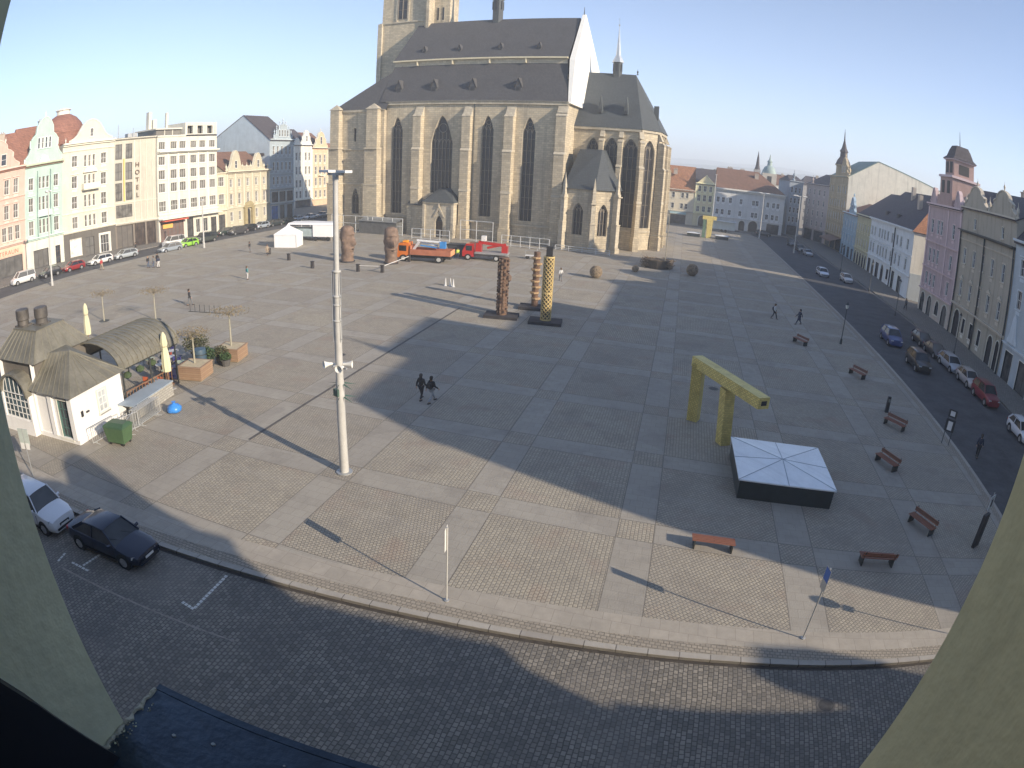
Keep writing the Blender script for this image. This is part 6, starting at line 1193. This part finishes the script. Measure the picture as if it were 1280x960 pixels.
for x,y,z,lb in((7.6,14.6,-.118,'in the sunlit strip of the road'),(3.9,44.5,.013,'in the shaded paving behind the golden fountain'),(-24.5,40.2,.013,'in the sunlit paving left of the mast top')):
    t=thing('manhole_cover','round iron manhole cover '+lb,'manhole cover',(x,y,z),0,'iron covers in the paving'); add(t,'lid',mat((.09,.085,.08),.6,.3,6,metal=.4),lambda b:(b.lathe([(.31,0),(.31,.004)],(0,0,0),24),[b.box(-.22+.09*i,-.17+.09*i,-.2,.2,.004,.008) for i in range(5)])); add(t,'ring',mat((.13,.12,.11),.7,.2),lambda b:b.loft([[(r*math.cos(2*PI*i/24),r*math.sin(2*PI*i/24),z_) for i in range(24)] for r,z_ in((.38,.0),(.38,.005),(.32,.005))],cap=False))
# ---------------------------------------------------------------- people
def skin(name,verts,edges,radii,root,m,sub=1):
    me=bpy.data.meshes.new('skel'); me.from_pydata(verts,edges,[]); o=bpy.data.objects.new('skel',me); COL.objects.link(o)
    md=o.modifiers.new('s','SKIN'); md.use_smooth_shade=True
    lay=me.skin_vertices[0].data
    for i,r in enumerate(radii): lay[i].radius=(r,r) if not isinstance(r,tuple) else r; lay[i].use_root=(i==root)
    if sub: s=o.modifiers.new('u','SUBSURF'); s.levels=sub; s.render_levels=sub
    dg=bpy.context.evaluated_depsgraph_get(); out=bpy.data.meshes.new_from_object(o.evaluated_get(dg)); bpy.data.objects.remove(o); bpy.data.meshes.remove(me)
    out.name=name; out.materials.clear(); out.materials.append(m)
    for p in out.polygons: p.use_smooth=True
    return out
SKIN=mat((.42,.25,.17),.6,.05,3,name='skin'); HAIRS=[mat((.035,.024,.018),.7,.2),mat((.12,.075,.04),.7,.2),mat((.28,.2,.12),.7,.2)]
SHOE=mat((.03,.03,.03),.5,.1)
def person(label,loc,rz,coat,legs,pose='walk',hair=0,hood=False,bag=None,long=False,sc=1.,cat='person'):
    t=thing('person',label,cat,loc,rz,None); t.scale=(sc,sc,sc)
    st={'walk':.30,'stride':.42,'stand':.06}[pose]
    J={}; 
    J['pel']=(0,0,.93);J['wst']=(0,0,1.08);J['chs']=(0,.01,1.30);J['nek']=(0,.015,1.46);J['hd0']=(0,.02,1.56);J['hd1']=(0,.03,1.66);J['hd2']=(0,.02,1.735)
    for s,k in((-1,'l'),(1,'r')):
        f=st*s
        J['hip'+k]=(.10*s,0,.88);J['kne'+k]=(.105*s,-.55*f-.02 if f>0 else -.35*f-.03,.48 if f>0 else .5);J['ank'+k]=(.11*s,-f*1.0,.09 if f>0 else .13);J['toe'+k]=(.12*s,-f-.17,.04)
        J['sho'+k]=(.19*s,.01,1.40); a=-f*.9
        J['elb'+k]=(.25*s,.06-a*.25+(.0),1.13); J['wri'+k]=(.26*s,-.05-a*.75,.90+abs(a)*.06); J['hnd'+k]=(.26*s,-.075-a*.9,.835+abs(a)*.09)
    names=list(J); V=[J[n] for n in names]; I={n:i for i,n in enumerate(names)}
    E=[('pel','wst'),('wst','chs'),('chs','nek'),('nek','hd0'),('hd0','hd1'),('hd1','hd2')]
    for k in'lr': E+=[('pel','hip'+k),('hip'+k,'kne'+k),('kne'+k,'ank'+k),('ank'+k,'toe'+k),('chs','sho'+k),('sho'+k,'elb'+k),('elb'+k,'wri'+k),('wri'+k,'hnd'+k)]
    R={'pel':.10,'wst':.10,'chs':.12,'nek':.055,'hd0':.075,'hd1':.098,'hd2':.06,'hip':.07,'kne':.055,'ank':.038,'toe':.035,'sho':.06,'elb':.042,'wri':.028,'hnd':.038}
    rad=[R.get(n,R.get(n[:3],.05)) for n in names]
    edges=[(I[a],I[b]) for a,b in E]
    # fingers
    for k,s in(('l',-1),('r',1)):
        h=Vector(J['hnd'+k])
        for q,(dx,L) in enumerate(((-.028,.055),(-.01,.065),(.01,.06),(.028,.048))):
            a=len(V); V.append(tuple(h+Vector((0,dx,-.045)))); V.append(tuple(h+Vector((-.01*s,dx-.006,-.045-L*.6)))); V.append(tuple(h+Vector((-.03*s,dx-.008,-.045-L)))); rad+=[.010,.009,.008]; edges+=[(I['hnd'+k],a),(a,a+1),(a+1,a+2)]
        a=len(V); V.append(tuple(h+Vector((-.03*s,-.035,-.01)))); V.append(tuple(h+Vector((-.045*s,-.045,-.05)))); rad+=[.011,.009]; edges+=[(I['hnd'+k],a),(a,a+1)]
    body=link(bpy.data.objects.new('body',skin('body',V,edges,rad,I['pel'],SKIN,1)),t)
    def shell(nm,sel,extra,m,parent=t):
        nn=[n for n in names if n in sel]; ii={n:i for i,n in enumerate(nn)}; ee=[(ii[a],ii[b]) for a,b in E if a in ii and b in ii]
        o=link(bpy.data.objects.new(nm,skin(nm,[J[n] for n in nn],ee,[extra.get(n,extra.get(n[:3],R.get(n,R.get(n[:3],.05))+.022)) for n in nn],0,m,1)),parent); return o
    shell('jacket',['pel','wst','chs','nek','shol','elbl','wril','shor','elbr','wrir']+(['hipl','hipr'] if 1 else []),{'pel':.175,'wst':.155,'chs':.178,'nek':.085,'sho':.095,'elb':.068,'wri':.05,'hip':.115},coat)
    shell('trousers',['pel','hipl','hipr','knel','kner','ankl','ankr'],{'pel':.15,'hip':.105,'kne':.078,'ank':.06},legs)
    if long: add(t,'coat_skirt',coat,lambda b:b.loft([[(r*1.0*math.cos(2*PI*i/14),r*.8*math.sin(2*PI*i/14),z) for i in range(14)] for r,z in((.17,1.1),(.2,.9),(.24,.6),(.26,.5))]),60)
    for k in'lr':
        ax,ay,az=J['ank'+k]; tx,ty,tz=J['toe'+k]
        add(t,'shoe',SHOE if legs is not None else SHOE,lambda b:b.loft([[(ax+dx,ay+.07,0.0+z) for dx,z in((-.04,.0),(.04,.0),(.045,.08),(-.045,.08))],[(ax+dx,ay-.03,z) for dx,z in((-.045,.0),(.045,.0),(.045,.1),(-.045,.1))],[(tx+dx,ty-.04,z) for dx,z in((-.04,.0),(.04,.0),(.03,.05),(-.03,.05))]]),50)
    hm=coat if hood else HAIRS[hair]
    add(t,'hood' if hood else 'hair',hm,lambda b:b.loft([[(r*math.cos(2*PI*i/14),.045+r*1.05*math.sin(2*PI*i/14)+o,z) for i in range(14)] for r,z,o in((.07 if not hood else .11,1.50 if not hood else 1.44,.03),(.095,1.58,.015),(.118,1.66,0),(.112,1.73,-.015),(.075,1.785,-.02),(.02,1.80,-.02))]),60)
    add(t,'nose',SKIN,lambda b:b.loft([[(.022,-.07,1.63),(-.022,-.07,1.63),(0,-.07,1.68)],[(.006,-.115,1.625),(-.006,-.115,1.625),(0,-.095,1.66)]]))
    for x in(-.035,.035): add(t,'eye',DARK,lambda b:b.lathe([(.014,-.008),(.014,.008)],(x,-.078,1.665),8))
    add(t,'mouth',mat((.35,.13,.11),.6),lambda b:b.box(-.025,.025,-.085,-.075,1.585,1.595))
    for x in(-.10,.10): add(t,'ear',SKIN,lambda b:b.box(x-.008,x+.008,.02,.05,1.62,1.68))
    if bag is not None: add(t,'backpack',bag,lambda b:b.loft([[(-.15,.15,z),(.15,.15,z),(.13,.15+d,z),(-.13,.15+d,z)] for z,d in((.98,.12),(1.1,.18),(1.32,.17),(1.42,.06))]),50)
    return t
C=lambda *c:mat(c,.85,.12,5)
BK=C(.025,.027,.032); NV=C(.03,.04,.07); GY=C(.16,.17,.18); JN=C(.09,.12,.18); RD=C(.4,.05,.05); WT=C(.6,.6,.58); BG=C(.35,.28,.2); LG=C(.32,.33,.34); HV=C(.6,.75,.12); TL=C(.1,.3,.3)
person('person in black hooded jacket and black trousers, left of the pair crossing the shadow',(-14.95,34.3,0),R_(175),BK,BK,'walk',0,hood=True)
person('person in dark jacket and pale grey trousers, right of the pair crossing the shadow',(-14.15,34.15,0),R_(160),BK,LG,'stride',0,bag=BK)
person('person in white top walking in the shade, left of the two at the right',(12.05,72.3,0),R_(60),WT,BK,'walk',1,bag=NV)
person('person all in dark blue striding, right of the two at the right',(14.8,71.1,0),R_(-70),NV,NV,'stride',0,long=True)
person('person in dark clothes walking alone behind the planters',(-48.5,48.2,0),R_(120),BK,GY,'walk',0)
person('person in green top and white trousers walking far left of the mast',(-51.6,62.0,0),R_(150),TL,WT,'stand',1)
person('person in long brown coat with arms out, far behind the bicycle stands',(-61.4,79.0,0),R_(30),BG,BK,'walk',1,long=True)
person('person with white cap, left one of the chatting group on the left',(-72.9,64.0,0),R_(90),BK,JN,'stand',2)
person('person in jeans and grey jacket, middle of the chatting group on the left',(-72.0,64.3,0),R_(-60),GY,JN,'stand',1)
person('person in white trousers, right one of the chatting group on the left',(-71.1,64.5,0),R_(-100),NV,WT,'stand',0)
person('person in dark coat standing just behind the chatting group',(-73.6,66.6,0),R_(10),BK,BK,'stand',0,long=True)
person('person in red jacket crossing near the parked red car',(-80.6,60.6,0),R_(80),RD,BG,'walk',1)
person('person in white and dark walking beside the yellow totem column',(-14.9,79.6,0),R_(200),WT,GY,'walk',1)
person('person in black coat on the far pavement before the hotel wing',(-88.9,75.2,0),R_(100),BK,BK,'walk',0)
person('person in dark jacket right of the pavilion tent tables',(-66.5,80.9,0),R_(100),BK,GY,'stand',0)
person('person in grey on the pavement below the lit end wall',(36.5,93.5,0),R_(10),GY,BK,'walk',1)
person('person in white shirt near the far right lamp mast',(28.4,147.9,0),R_(0),WT,BK,'stand',1)
person('worker in yellow high visibility vest between the two lorries',(-32.9,88.9,0),R_(20),HV,NV,'stand',0)
person('worker in bright vest standing behind the red lorry',(-27.2,94.6,.0),R_(-30),HV,NV,'stand',0)
person('person in dark clothes by the kerb right of the stop sign',(23.9,38.2,-.12),R_(140),NV,BK,'walk',0)
# ---------------------------------------------------------------- cars
def car(label,loc,rz,col,kind='sedan',detail=True,group=None,sc=1.,cat='car',low=-.12,frontplate=True):
    t=thing('parked_car',label,cat,(loc[0],loc[1],low),rz,group); t.scale=(sc,sc,sc)
    pm=_car_paint(col)
    K={'sedan':(4.6,.9,[(0,.52),(.06,.66),(.5,.78),(1.25,.9),(1.32,.92),(3.7,.96),(4.2,1.0),(4.52,.96),(4.6,.74)],(1.2,2.0,3.35,4.05),1.44),
       'hatch':(4.1,.87,[(0,.54),(.06,.7),(.45,.82),(1.05,.95),(1.2,.97),(3.4,1.0),(3.9,1.02),(4.05,.95),(4.1,.7)],(1.0,1.75,3.45,3.95),1.5),
       'suv':(4.5,.93,[(0,.62),(.06,.82),(.5,.95),(1.2,1.06),(1.3,1.08),(3.9,1.1),(4.35,1.12),(4.46,1.05),(4.5,.75)],(1.15,1.8,3.95,4.38),1.72),
       'estate':(4.7,.9,[(0,.52),(.06,.66),(.5,.78),(1.25,.9),(1.32,.92),(4.2,.97),(4.55,.98),(4.67,.94),(4.7,.72)],(1.2,2.0,4.15,4.6),1.48),
       'van':(4.6,.93,[(0,.62),(.06,.85),(.4,1.0),(.95,1.12),(1.05,1.14),(4.2,1.16),(4.5,1.16),(4.58,1.1),(4.6,.8)],(.75,1.5,4.4,4.56),1.9)}
    L,hw,prof,(w0,r0,r1,w1),H=K[kind]; cx=L/2; zb=.24
    rings=[]
    for x,zt in prof:
        tp=1-.22*max(0,(.55-x)/.55)**2-.14*max(0,(x-(L-.45))/.45)**2; w=hw*tp; zz=zt
        half=[(w*.86,zb),(w*.985,zb+.14),(w,zb+.3),(w*.99,zz-.17),(w*.95,zz-.05),(w*.8,zz+.005),(w*.4,zz+.03),(0,zz+.04)]
        ring=[(cx-x,y,z) for y,z in half]+[(cx-x,-y,z) for y,z in half[-2::-1]]
        rings.append(ring)
    b=MB(); b.loft(rings); body=b.build('body',pm,t,smooth=38)
    zt=lambda x: next(a[1]+(c[1]-a[1])*(x-a[0])/(c[0]-a[0]) for a,c in zip(prof,prof[1:]) if a[0]<=x<=c[0])
    # greenhouse
    bw,tw=hw*.93,hw*.70
    def gr(x,z,w,cr=.0): return [(cx-x,w,z),(cx-x,w*.55,z+cr),(cx-x,0,z+cr*1.3),(cx-x,-w*.55,z+cr),(cx-x,-w,z)]
    def sect(xb,xt,f):  # interpolate
        x=xb+(xt-xb)*f; return x
    g=MB(); 
    A=gr(w0,zt(w0)-.02,bw,.02); B=gr(r0,H-.05,tw,.03); C_=gr(r1,H-.06,tw,.03); D_=gr(w1,zt(w1)-.02,bw*.96,.02)
    for P,Q in((A,B),(B,C_),(C_,D_)):
        for i in range(4): g.face(P[i],P[i+1],Q[i+1],Q[i])
    for s in(0,4):
        ab=Vector(A[s]); bb=Vector(B[s]); cb=Vector(C_[s]); db=Vector(D_[s]); mid=Vector((cb.x,db.y,zt(r1)-.02)); mf=Vector((bb.x,ab.y,zt(r0)-.02))
        g.face(ab,mf,bb); g.face(mf,mid,cb,bb); g.face(mid,db,cb)
    g.build('windows',CARGLASS,t,smooth=25)
    r=MB(); n=6
    rr_=[gr(r0-.04,H-.045,tw+.015,.03),gr(r0+.1,H-.01,tw+.0,.035),gr((r0+r1)/2,H,tw,.035),gr(r1-.08,H-.015,tw,.035),gr(r1+.05,H-.055,tw+.01,.03)]
    for P,Q in zip(rr_,rr_[1:]):
        for i in range(4): r.face(P[i],P[i+1],Q[i+1],Q[i])
    for s in(0,4):
        for P,Q,w_ in((A,B,.09),(C_,D_,.15)): r.beam(Vector(P[s])+Vector((0,(.01 if s==0 else -.01),0)),Vector(Q[s])+Vector((0,(.012 if s==0 else -.012),.02)),.05,w_)
        xm=(r0+r1)/2+.05; r.beam((cx-xm,(bw*.985 if s==0 else -bw*.985),zt(xm)-.02),(cx-xm,(tw+.01 if s==0 else -tw-.01),H-.05),.05,.09)
        r.beam((cx-r0,(tw+.005 if s==0 else -tw-.005),H-.05),(cx-r1,(tw+.005 if s==0 else -tw-.005),H-.06),.04,.05)
    r.build('roof',pm,t,smooth=30)
    for s in(-1,1):
        for x in(.82,L-.85):
            y=s*(hw-.1); wh=link(bpy.data.objects.new('wheel',_wheel()),t); wh.location=(cx-x,y,.33)
            if s<0: wh.rotation_euler=(0,0,PI)
            rim=link(bpy.data.objects.new('rim',_rim()),wh)
        arch=MB()
        for x in(.82,L-.85): arch.tube((cx-x,s*(hw-.3),.35),(cx-x,s*(hw+.004),.35),.40,n=20)
        arch.build('wheel_arch',BLACKR,t)
    if detail:
        for s in(-1,1):
            add(t,'headlight',HLGLASS,lambda b:b.add([(cx-.04,s*hw*.5,prof[1][1]-.03),(cx-.30,s*hw*.93,prof[1][1]+.05),(cx-.32,s*hw*.95,prof[1][1]-.08),(cx-.08,s*hw*.55,prof[1][1]-.14),(cx-.02,s*hw*.5,prof[1][1]-.10),(cx+.00,s*hw*.52,prof[1][1]-.05)],[(0,1,2,3),(0,3,4,5)]))
            add(t,'tail_light',mat((.35,.01,.01),.3,.05),lambda b:b.box(-cx-.005,-cx+.2,min(s*hw*.6,s*hw*.9),max(s*hw*.6,s*hw*.9),.78,.92))
            add(t,'mirror',pm,lambda b:b.loft([[(cx-w0-.28,s*(hw-.02),zt(w0)+.02),(cx-w0-.28,s*(hw+.18),zt(w0)+.03),(cx-w0-.28,s*(hw+.18),zt(w0)+.15),(cx-w0-.28,s*(hw-.02),zt(w0)+.13)],[(cx-w0-.18,s*(hw+.0),zt(w0)+.04),(cx-w0-.18,s*(hw+.15),zt(w0)+.05),(cx-w0-.18,s*(hw+.15),zt(w0)+.13),(cx-w0-.18,s*(hw+.0),zt(w0)+.11)]]))
        sm_=mat((.01,.01,.012),.6)
        for s in(-1,1):
            add(t,'door_seam',sm_,lambda b:[b.box(cx-x-.012,cx-x+.012,min(s*hw*.99,s*(hw+.003)),max(s*hw*.99,s*(hw+.003)),.38,zt(x)-.16) for x in(w0+.12,(r0+r1)/2+.05,r1+.25)] and b.box(cx-r1-.2,cx-w0-.1,min(s*hw*.99,s*(hw+.003)),max(s*hw*.99,s*(hw+.003)),.37,.39))
            for x in((r0+r1)/2-.15,r1+.1): add(t,'door_handle',sm_,lambda b:b.box(cx-x-.09,cx-x+.09,min(s*hw*.985,s*(hw+.02)),max(s*hw*.985,s*(hw+.02)),zt(x)-.2,zt(x)-.165))
            add(t,'sill_trim',BLACKR,lambda b:b.box(-cx+1.25,cx-1.25,min(s*hw*.9,s*(hw+.006)),max(s*hw*.9,s*(hw+.006)),.24,.33))
            add(t,'wiper',sm_,lambda b:b.beam((cx-w0-.06,s*.35+.1,zt(w0)+.03),(cx-w0-.36,s*.35-.3,zt(w0)+.24),.02,.02))
            add(t,'fog_light',HLGLASS,lambda b:b.box(cx-.1,cx+.0,min(s*hw*.62,s*hw*.74),max(s*hw*.62,s*hw*.74),.34,.42))
        add(t,'grille',DARK,lambda b:(b.box(cx-.06,cx+.018,-hw*.36,hw*.36,.50,.62),b.box(cx-.1,cx+.012,-hw*.6,hw*.6,.3,.42)))
        if frontplate: add(t,'number_plate',WHITE,lambda b:(b.box(cx-.01,cx+.03,-.26,.26,.44,.55),b.box(-cx-.02,-cx+.01,-.26,.26,.6,.72)))
    else:
        for s in(-1,1): add(t,'headlight',HLGLASS,lambda b:b.box(cx-.2,cx+.0,min(s*hw*.5,s*hw*.8),max(s*hw*.5,s*hw*.8),prof[1][1]-.12,prof[1][1]-.02)); add(t,'tail_light',mat((.35,.01,.01),.3,.05),lambda b:b.box(-cx-.005,-cx+.2,min(s*hw*.6,s*hw*.9),max(s*hw*.6,s*hw*.9),.74,.9))
    return t
_cp={}
def _car_paint(col):
    if col not in _cp:
        m,nt,b=_new('car_paint'); b.inputs['Base Color'].default_value=(*col,1); b.inputs['Roughness'].default_value=.32; b.inputs['Metallic'].default_value=.15; b.inputs['Coat Weight'].default_value=.7; b.inputs['Coat Roughness'].default_value=.08; _cp[col]=m
    return _cp[col]
CARGLASS=glass((.015,.018,.022),.06); HLGLASS=mat((.55,.57,.6),.15,.05,spec=1)
_wl=[]
def _wheel():
    if len(_wl)<1:
        b=MB(); b.tube((0,-.11,0),(0,.11,0),.33,n=22); _wl.append(b.mesh('wheel',BLACKR,40))
    return _wl[0]
def _rim():
    if len(_wl)<2:
        b=MB(); b.tube((0,.095,0),(0,.118,0),.21,n=18)
        for k in range(5): a=2*PI*k/5; b.beam((0,.125,0),(.2*math.cos(a),.125,.2*math.sin(a)),.03,.05)
        _wl.append(b.mesh('rim',mat((.5,.5,.5),.35,.05,metal=.7),40))
    return _wl[1]
WC='cars parked along the left side street'; RC='cars on the right hand street'
car('near white hatchback facing us, half hidden by the left window reveal',(-25.75,12.55),R_(5),(.75,.76,.78),'suv')
car('near dark blue saloon parked at the kerb below the kiosk',(-20.35,13.25),R_(5),(.012,.018,.04),'sedan')
for lb,p,c_,k,rz in (('white small van parked before the red lettered shop',(-89.9,49.9),(.75,.75,.73),'van',-97),('black car behind the lamp mast on the left street',(-88.4,54.9),(.02,.02,.022),'hatch',-97),('dark red car in front of the mint green house',(-87.6,59.6),(.28,.02,.02),'hatch',-97),('white estate car in front of the cream domed house',(-87.2,65.3),(.74,.74,.72),'estate',-97),('silver car near the corner of the cream domed house',(-86.5,70.6),(.42,.46,.48),'estate',-97),
  ('grey blue car double parked before the hotel',(-82.6,78.0),(.3,.34,.38),'estate',-97),('white tall van beside the hotel corner',(-87.6,83.8),(.78,.78,.78),'van',-97),('lime green hatchback before the hotel',(-83.5,83.6),(.30,.62,.06),'hatch',-97),('white roofed dark van right of the lime green car',(-84.4,89.4),(.05,.06,.055),'van',-97),('black saloon below the hotel entrance',(-87.2,93.2),(.02,.022,.022),'sedan',-95),('dark green car before the narrow infill house',(-88,99),(.03,.05,.04),'hatch',-95),('dark grey car with bright front near the palace',(-85.9,100.6),(.06,.06,.065),'suv',-95),('black car left of the palace portal',(-87.4,106.2),(.02,.02,.022),'hatch',-93),('silver blue car at the palace portal',(-87.8,111.2),(.35,.4,.46),'hatch',-93),('dark estate right of the palace portal',(-88,116.2),(.03,.04,.04),'estate',-93),('dark green car at the palace corner',(-88.2,121.4),(.03,.06,.04),'sedan',-93),('pale blue car before the blue shop front',(-89.2,127),(.45,.55,.66),'sedan',-91),('white car left of the stall trailer',(-88.9,132.2),(.7,.72,.74),'sedan',-91),('grey car behind the stall trailer',(-88.7,137.5),(.2,.22,.25),'hatch',-91)):
    car(lb,p,R_(rz),c_,k,False,WC)
for lb,p,c_,k,rz in (('blue car driving down the right hand street',(26.0,69.4),(.03,.06,.2),'suv',-90),('dark car following closer to the camera on the right street',(26.2,60.0),(.02,.022,.025),'suv',-90),('white and blue patrol car in the middle of the right street',(27.5,117.3),(.6,.64,.72),'estate',-90),('black car parked before the brown house, furthest up',(31.0,71.4),(.03,.03,.035),'hatch',-88),('dark parked car second in the row before the brown house',(31.1,66.8),(.05,.045,.05),'sedan',-88),('silver parked car in the middle of the row before the brown house',(31.3,61.9),(.42,.44,.48),'estate',-88),('beige parked car left of the dark red one',(31.5,56.9),(.5,.46,.44),'hatch',-88),('dark red parked car nearest the blue house',(31.6,52.2),(.22,.015,.03),'suv',-88),('white parked car at the right picture edge',(31.9,43.6),(.72,.73,.76),'hatch',-88),('white car standing by the far lantern of the right street',(31.4,113.8),(.6,.6,.6),'hatch',-88),('black car at the far end of the right street',(30.4,158.5),(.02,.02,.022),'sedan',-88),('dark car behind the far black one',(29.8,168),(.03,.03,.035),'hatch',-88),('silver car near the ochre brown gabled house',(30.8,149.6),(.4,.42,.45),'sedan',-88),('dark car parked before the long white house',(24.5,187.5),(.03,.035,.035),'suv',5)):
    car(lb,p,R_(rz),c_,k,False,RC)
# ---------------------------------------------------------------- lorries
def wheels(t,xs,hw,r=.48,z=.48):
    for x in xs:
        for s in(-1,1): 
            w=add(t,'wheel',BLACKR,lambda b:b.tube((x,s*(hw-.28),z),(x,s*hw,z),r,n=18)); add(w,'rim',mat((.45,.45,.43),.5,.1),lambda b:b.tube((x,s*hw,z),(x,s*(hw+.015),z),r*.55,n=14))
t=thing('tipper_lorry','orange tipper lorry with low brown side boards and white blue lift gear on top','lorry',(-36.6,84.6,0),R_(188)); t.scale=(1.25,1.15,1.1)
OR=_car_paint((.75,.2,.03)); add(t,'cab',OR,lambda b:b.loft([[(3.2,y*1.0,.55),(3.2,y,1.4),(2.95,y*.94,2.5),(1.75,y*.94,2.55),(1.7,y,1.4),(1.7,y,.55)] for y in(-1.05,1.05)]))
add(t,'windows',CARGLASS,lambda b:(b.add([(3.21,-.9,1.45),(3.21,.9,1.45),(2.99,.84,2.35),(2.99,-.84,2.35)],[(0,1,2,3)]),b.box(2.0,2.9,-1.062,-1.04,1.45,2.2),b.box(2.0,2.9,1.04,1.062,1.45,2.2)))
add(t,'beacon',mat((.9,.35,.02),.4),lambda b:b.box(2.1,2.6,-.5,.5,2.56,2.75)); add(t,'chassis',DARK,lambda b:b.box(-3.3,3.0,-.45,.45,.5,.85)); add(t,'mudguard',DARK,lambda b:[b.box(x-.55,x+.55,-1.06,1.06,.92,1.0) for x in(-2,)])
add(t,'tipper_body',mat((.42,.15,.08),.7,.2),lambda b:(b.box(-3.4,1.55,-1.15,1.15,1.0,1.1),b.box(-3.4,1.55,-1.15,-1.08,1.1,1.75),b.box(-3.4,1.55,1.08,1.15,1.1,1.75),b.box(1.48,1.55,-1.07,1.07,1.1,2.2)))
add(t,'tailgate',mat((.72,.33,.16),.6,.1),lambda b:b.box(-3.47,-3.41,-1.15,1.15,1.02,1.75)); wheels(t,(2.35,-2),1.08)
add(t,'hydraulic_arm',[mat((.7,.72,.74),.4),mat((.05,.25,.6),.5)],lambda b:(b.beam((1.3,.2,1.6),(.6,.3,2.7),.25,.25,0),b.beam((.9,.3,2.9),(-2.0,.1,2.75),.22,.24,0),b.beam((.6,-.2,2.6),(-1.6,-.2,2.2),.2,.2,0),b.box(-2.6,-1.9,-.3,.3,1.9,2.8,1),b.beam((.5,.1,2.2),(-1.8,0,1.9),.16,.16,1)))
t=thing('crane_lorry','red lorry with folded crane and grey flatbed parked right of the orange one','lorry',(-29.0,90.4,0),R_(188)); t.scale=(1.15,1.1,1.1)
RP=_car_paint((.5,.02,.015)); add(t,'cab',RP,lambda b:b.loft([[(2.9,y*1.0,.5),(2.9,y,1.25),(2.4,y*.94,2.3),(1.4,y*.94,2.35),(1.35,y,1.3),(1.35,y,.5)] for y in(-1.05,1.05)])); add(t,'windows',CARGLASS,lambda b:(b.add([(2.91,-.85,1.3),(2.91,.85,1.3),(2.43,.8,2.2),(2.43,-.8,2.2)],[(0,1,2,3)]),b.box(1.6,2.4,-1.062,-1.04,1.35,2.05),b.box(1.6,2.4,1.04,1.062,1.35,2.05)))
add(t,'chassis',mat((.3,.3,.3),.6,.2),lambda b:(b.box(-3.2,2.7,-.45,.45,.45,.8),b.box(-3.2,1.2,-1.1,1.1,.95,1.2),b.box(-2.0,.4,-1.12,-1.0,.5,.94))); wheels(t,(2.1,-1.7),1.08,.44,.44)
add(t,'crane',RP,lambda b:(b.box(.4,1.2,-.5,.5,1.2,2.4),b.beam((.9,0,2.5),(-2.8,0,2.2),.45,.4),b.beam((-2.8,.0,2.4),(-.3,.0,1.75),.3,.3),b.box(-3.1,-2.3,-.5,.5,1.2,2.2))); add(t,'operator_box',[WHITE,CARGLASS],lambda b:(b.box(-.1,.5,-.5,.3,2.7,3.4,0),b.box(0,.4,-.52,-.501,2.85,3.2,1)))
t=thing('skip_container','dark grey skip container between the two lorries','container',(-33.6,92.2,0),R_(5)); add(t,'bin_body',mat((.07,.075,.08),.7,.2),lambda b:b.loft([[(-1.6,y*.85,.1),(1.6,y*.85,.1),(2.1,y,1.9),(-2.1,y,1.9)] for y in(-1,1)])); add(t,'rim',IRON,lambda b:(b.box(-2.15,2.15,-1.06,-1.001,1.8,1.95),b.box(-2.15,2.15,1.001,1.06,1.8,1.95)))
t=thing('white_handcart','small white trolley with rails behind the red lorry','cart',(-22.9,95.6,0),R_(5)); add(t,'tray',WHITE,lambda b:b.box(-.9,.9,-.5,.5,.5,.6)); add(t,'rail',GALV,lambda b:(b.tube((.9,-.5,.6),(.9,-.5,1.6),.04),b.tube((.9,.5,.6),(.9,.5,1.6),.04),b.tube((.9,-.5,1.6),(.9,.5,1.6),.04),b.tube((-.9,-.5,.6),(-.9,-.5,1.4),.04),b.tube((-.9,-.5,1.4),(.9,-.5,1.4),.04))); add(t,'wheel',BLACKR,lambda b:[b.tube((x,y-.05,.25),(x,y+.05,.25),.25,n=12) for x in(-.6,.6) for y in(-.45,.45)])
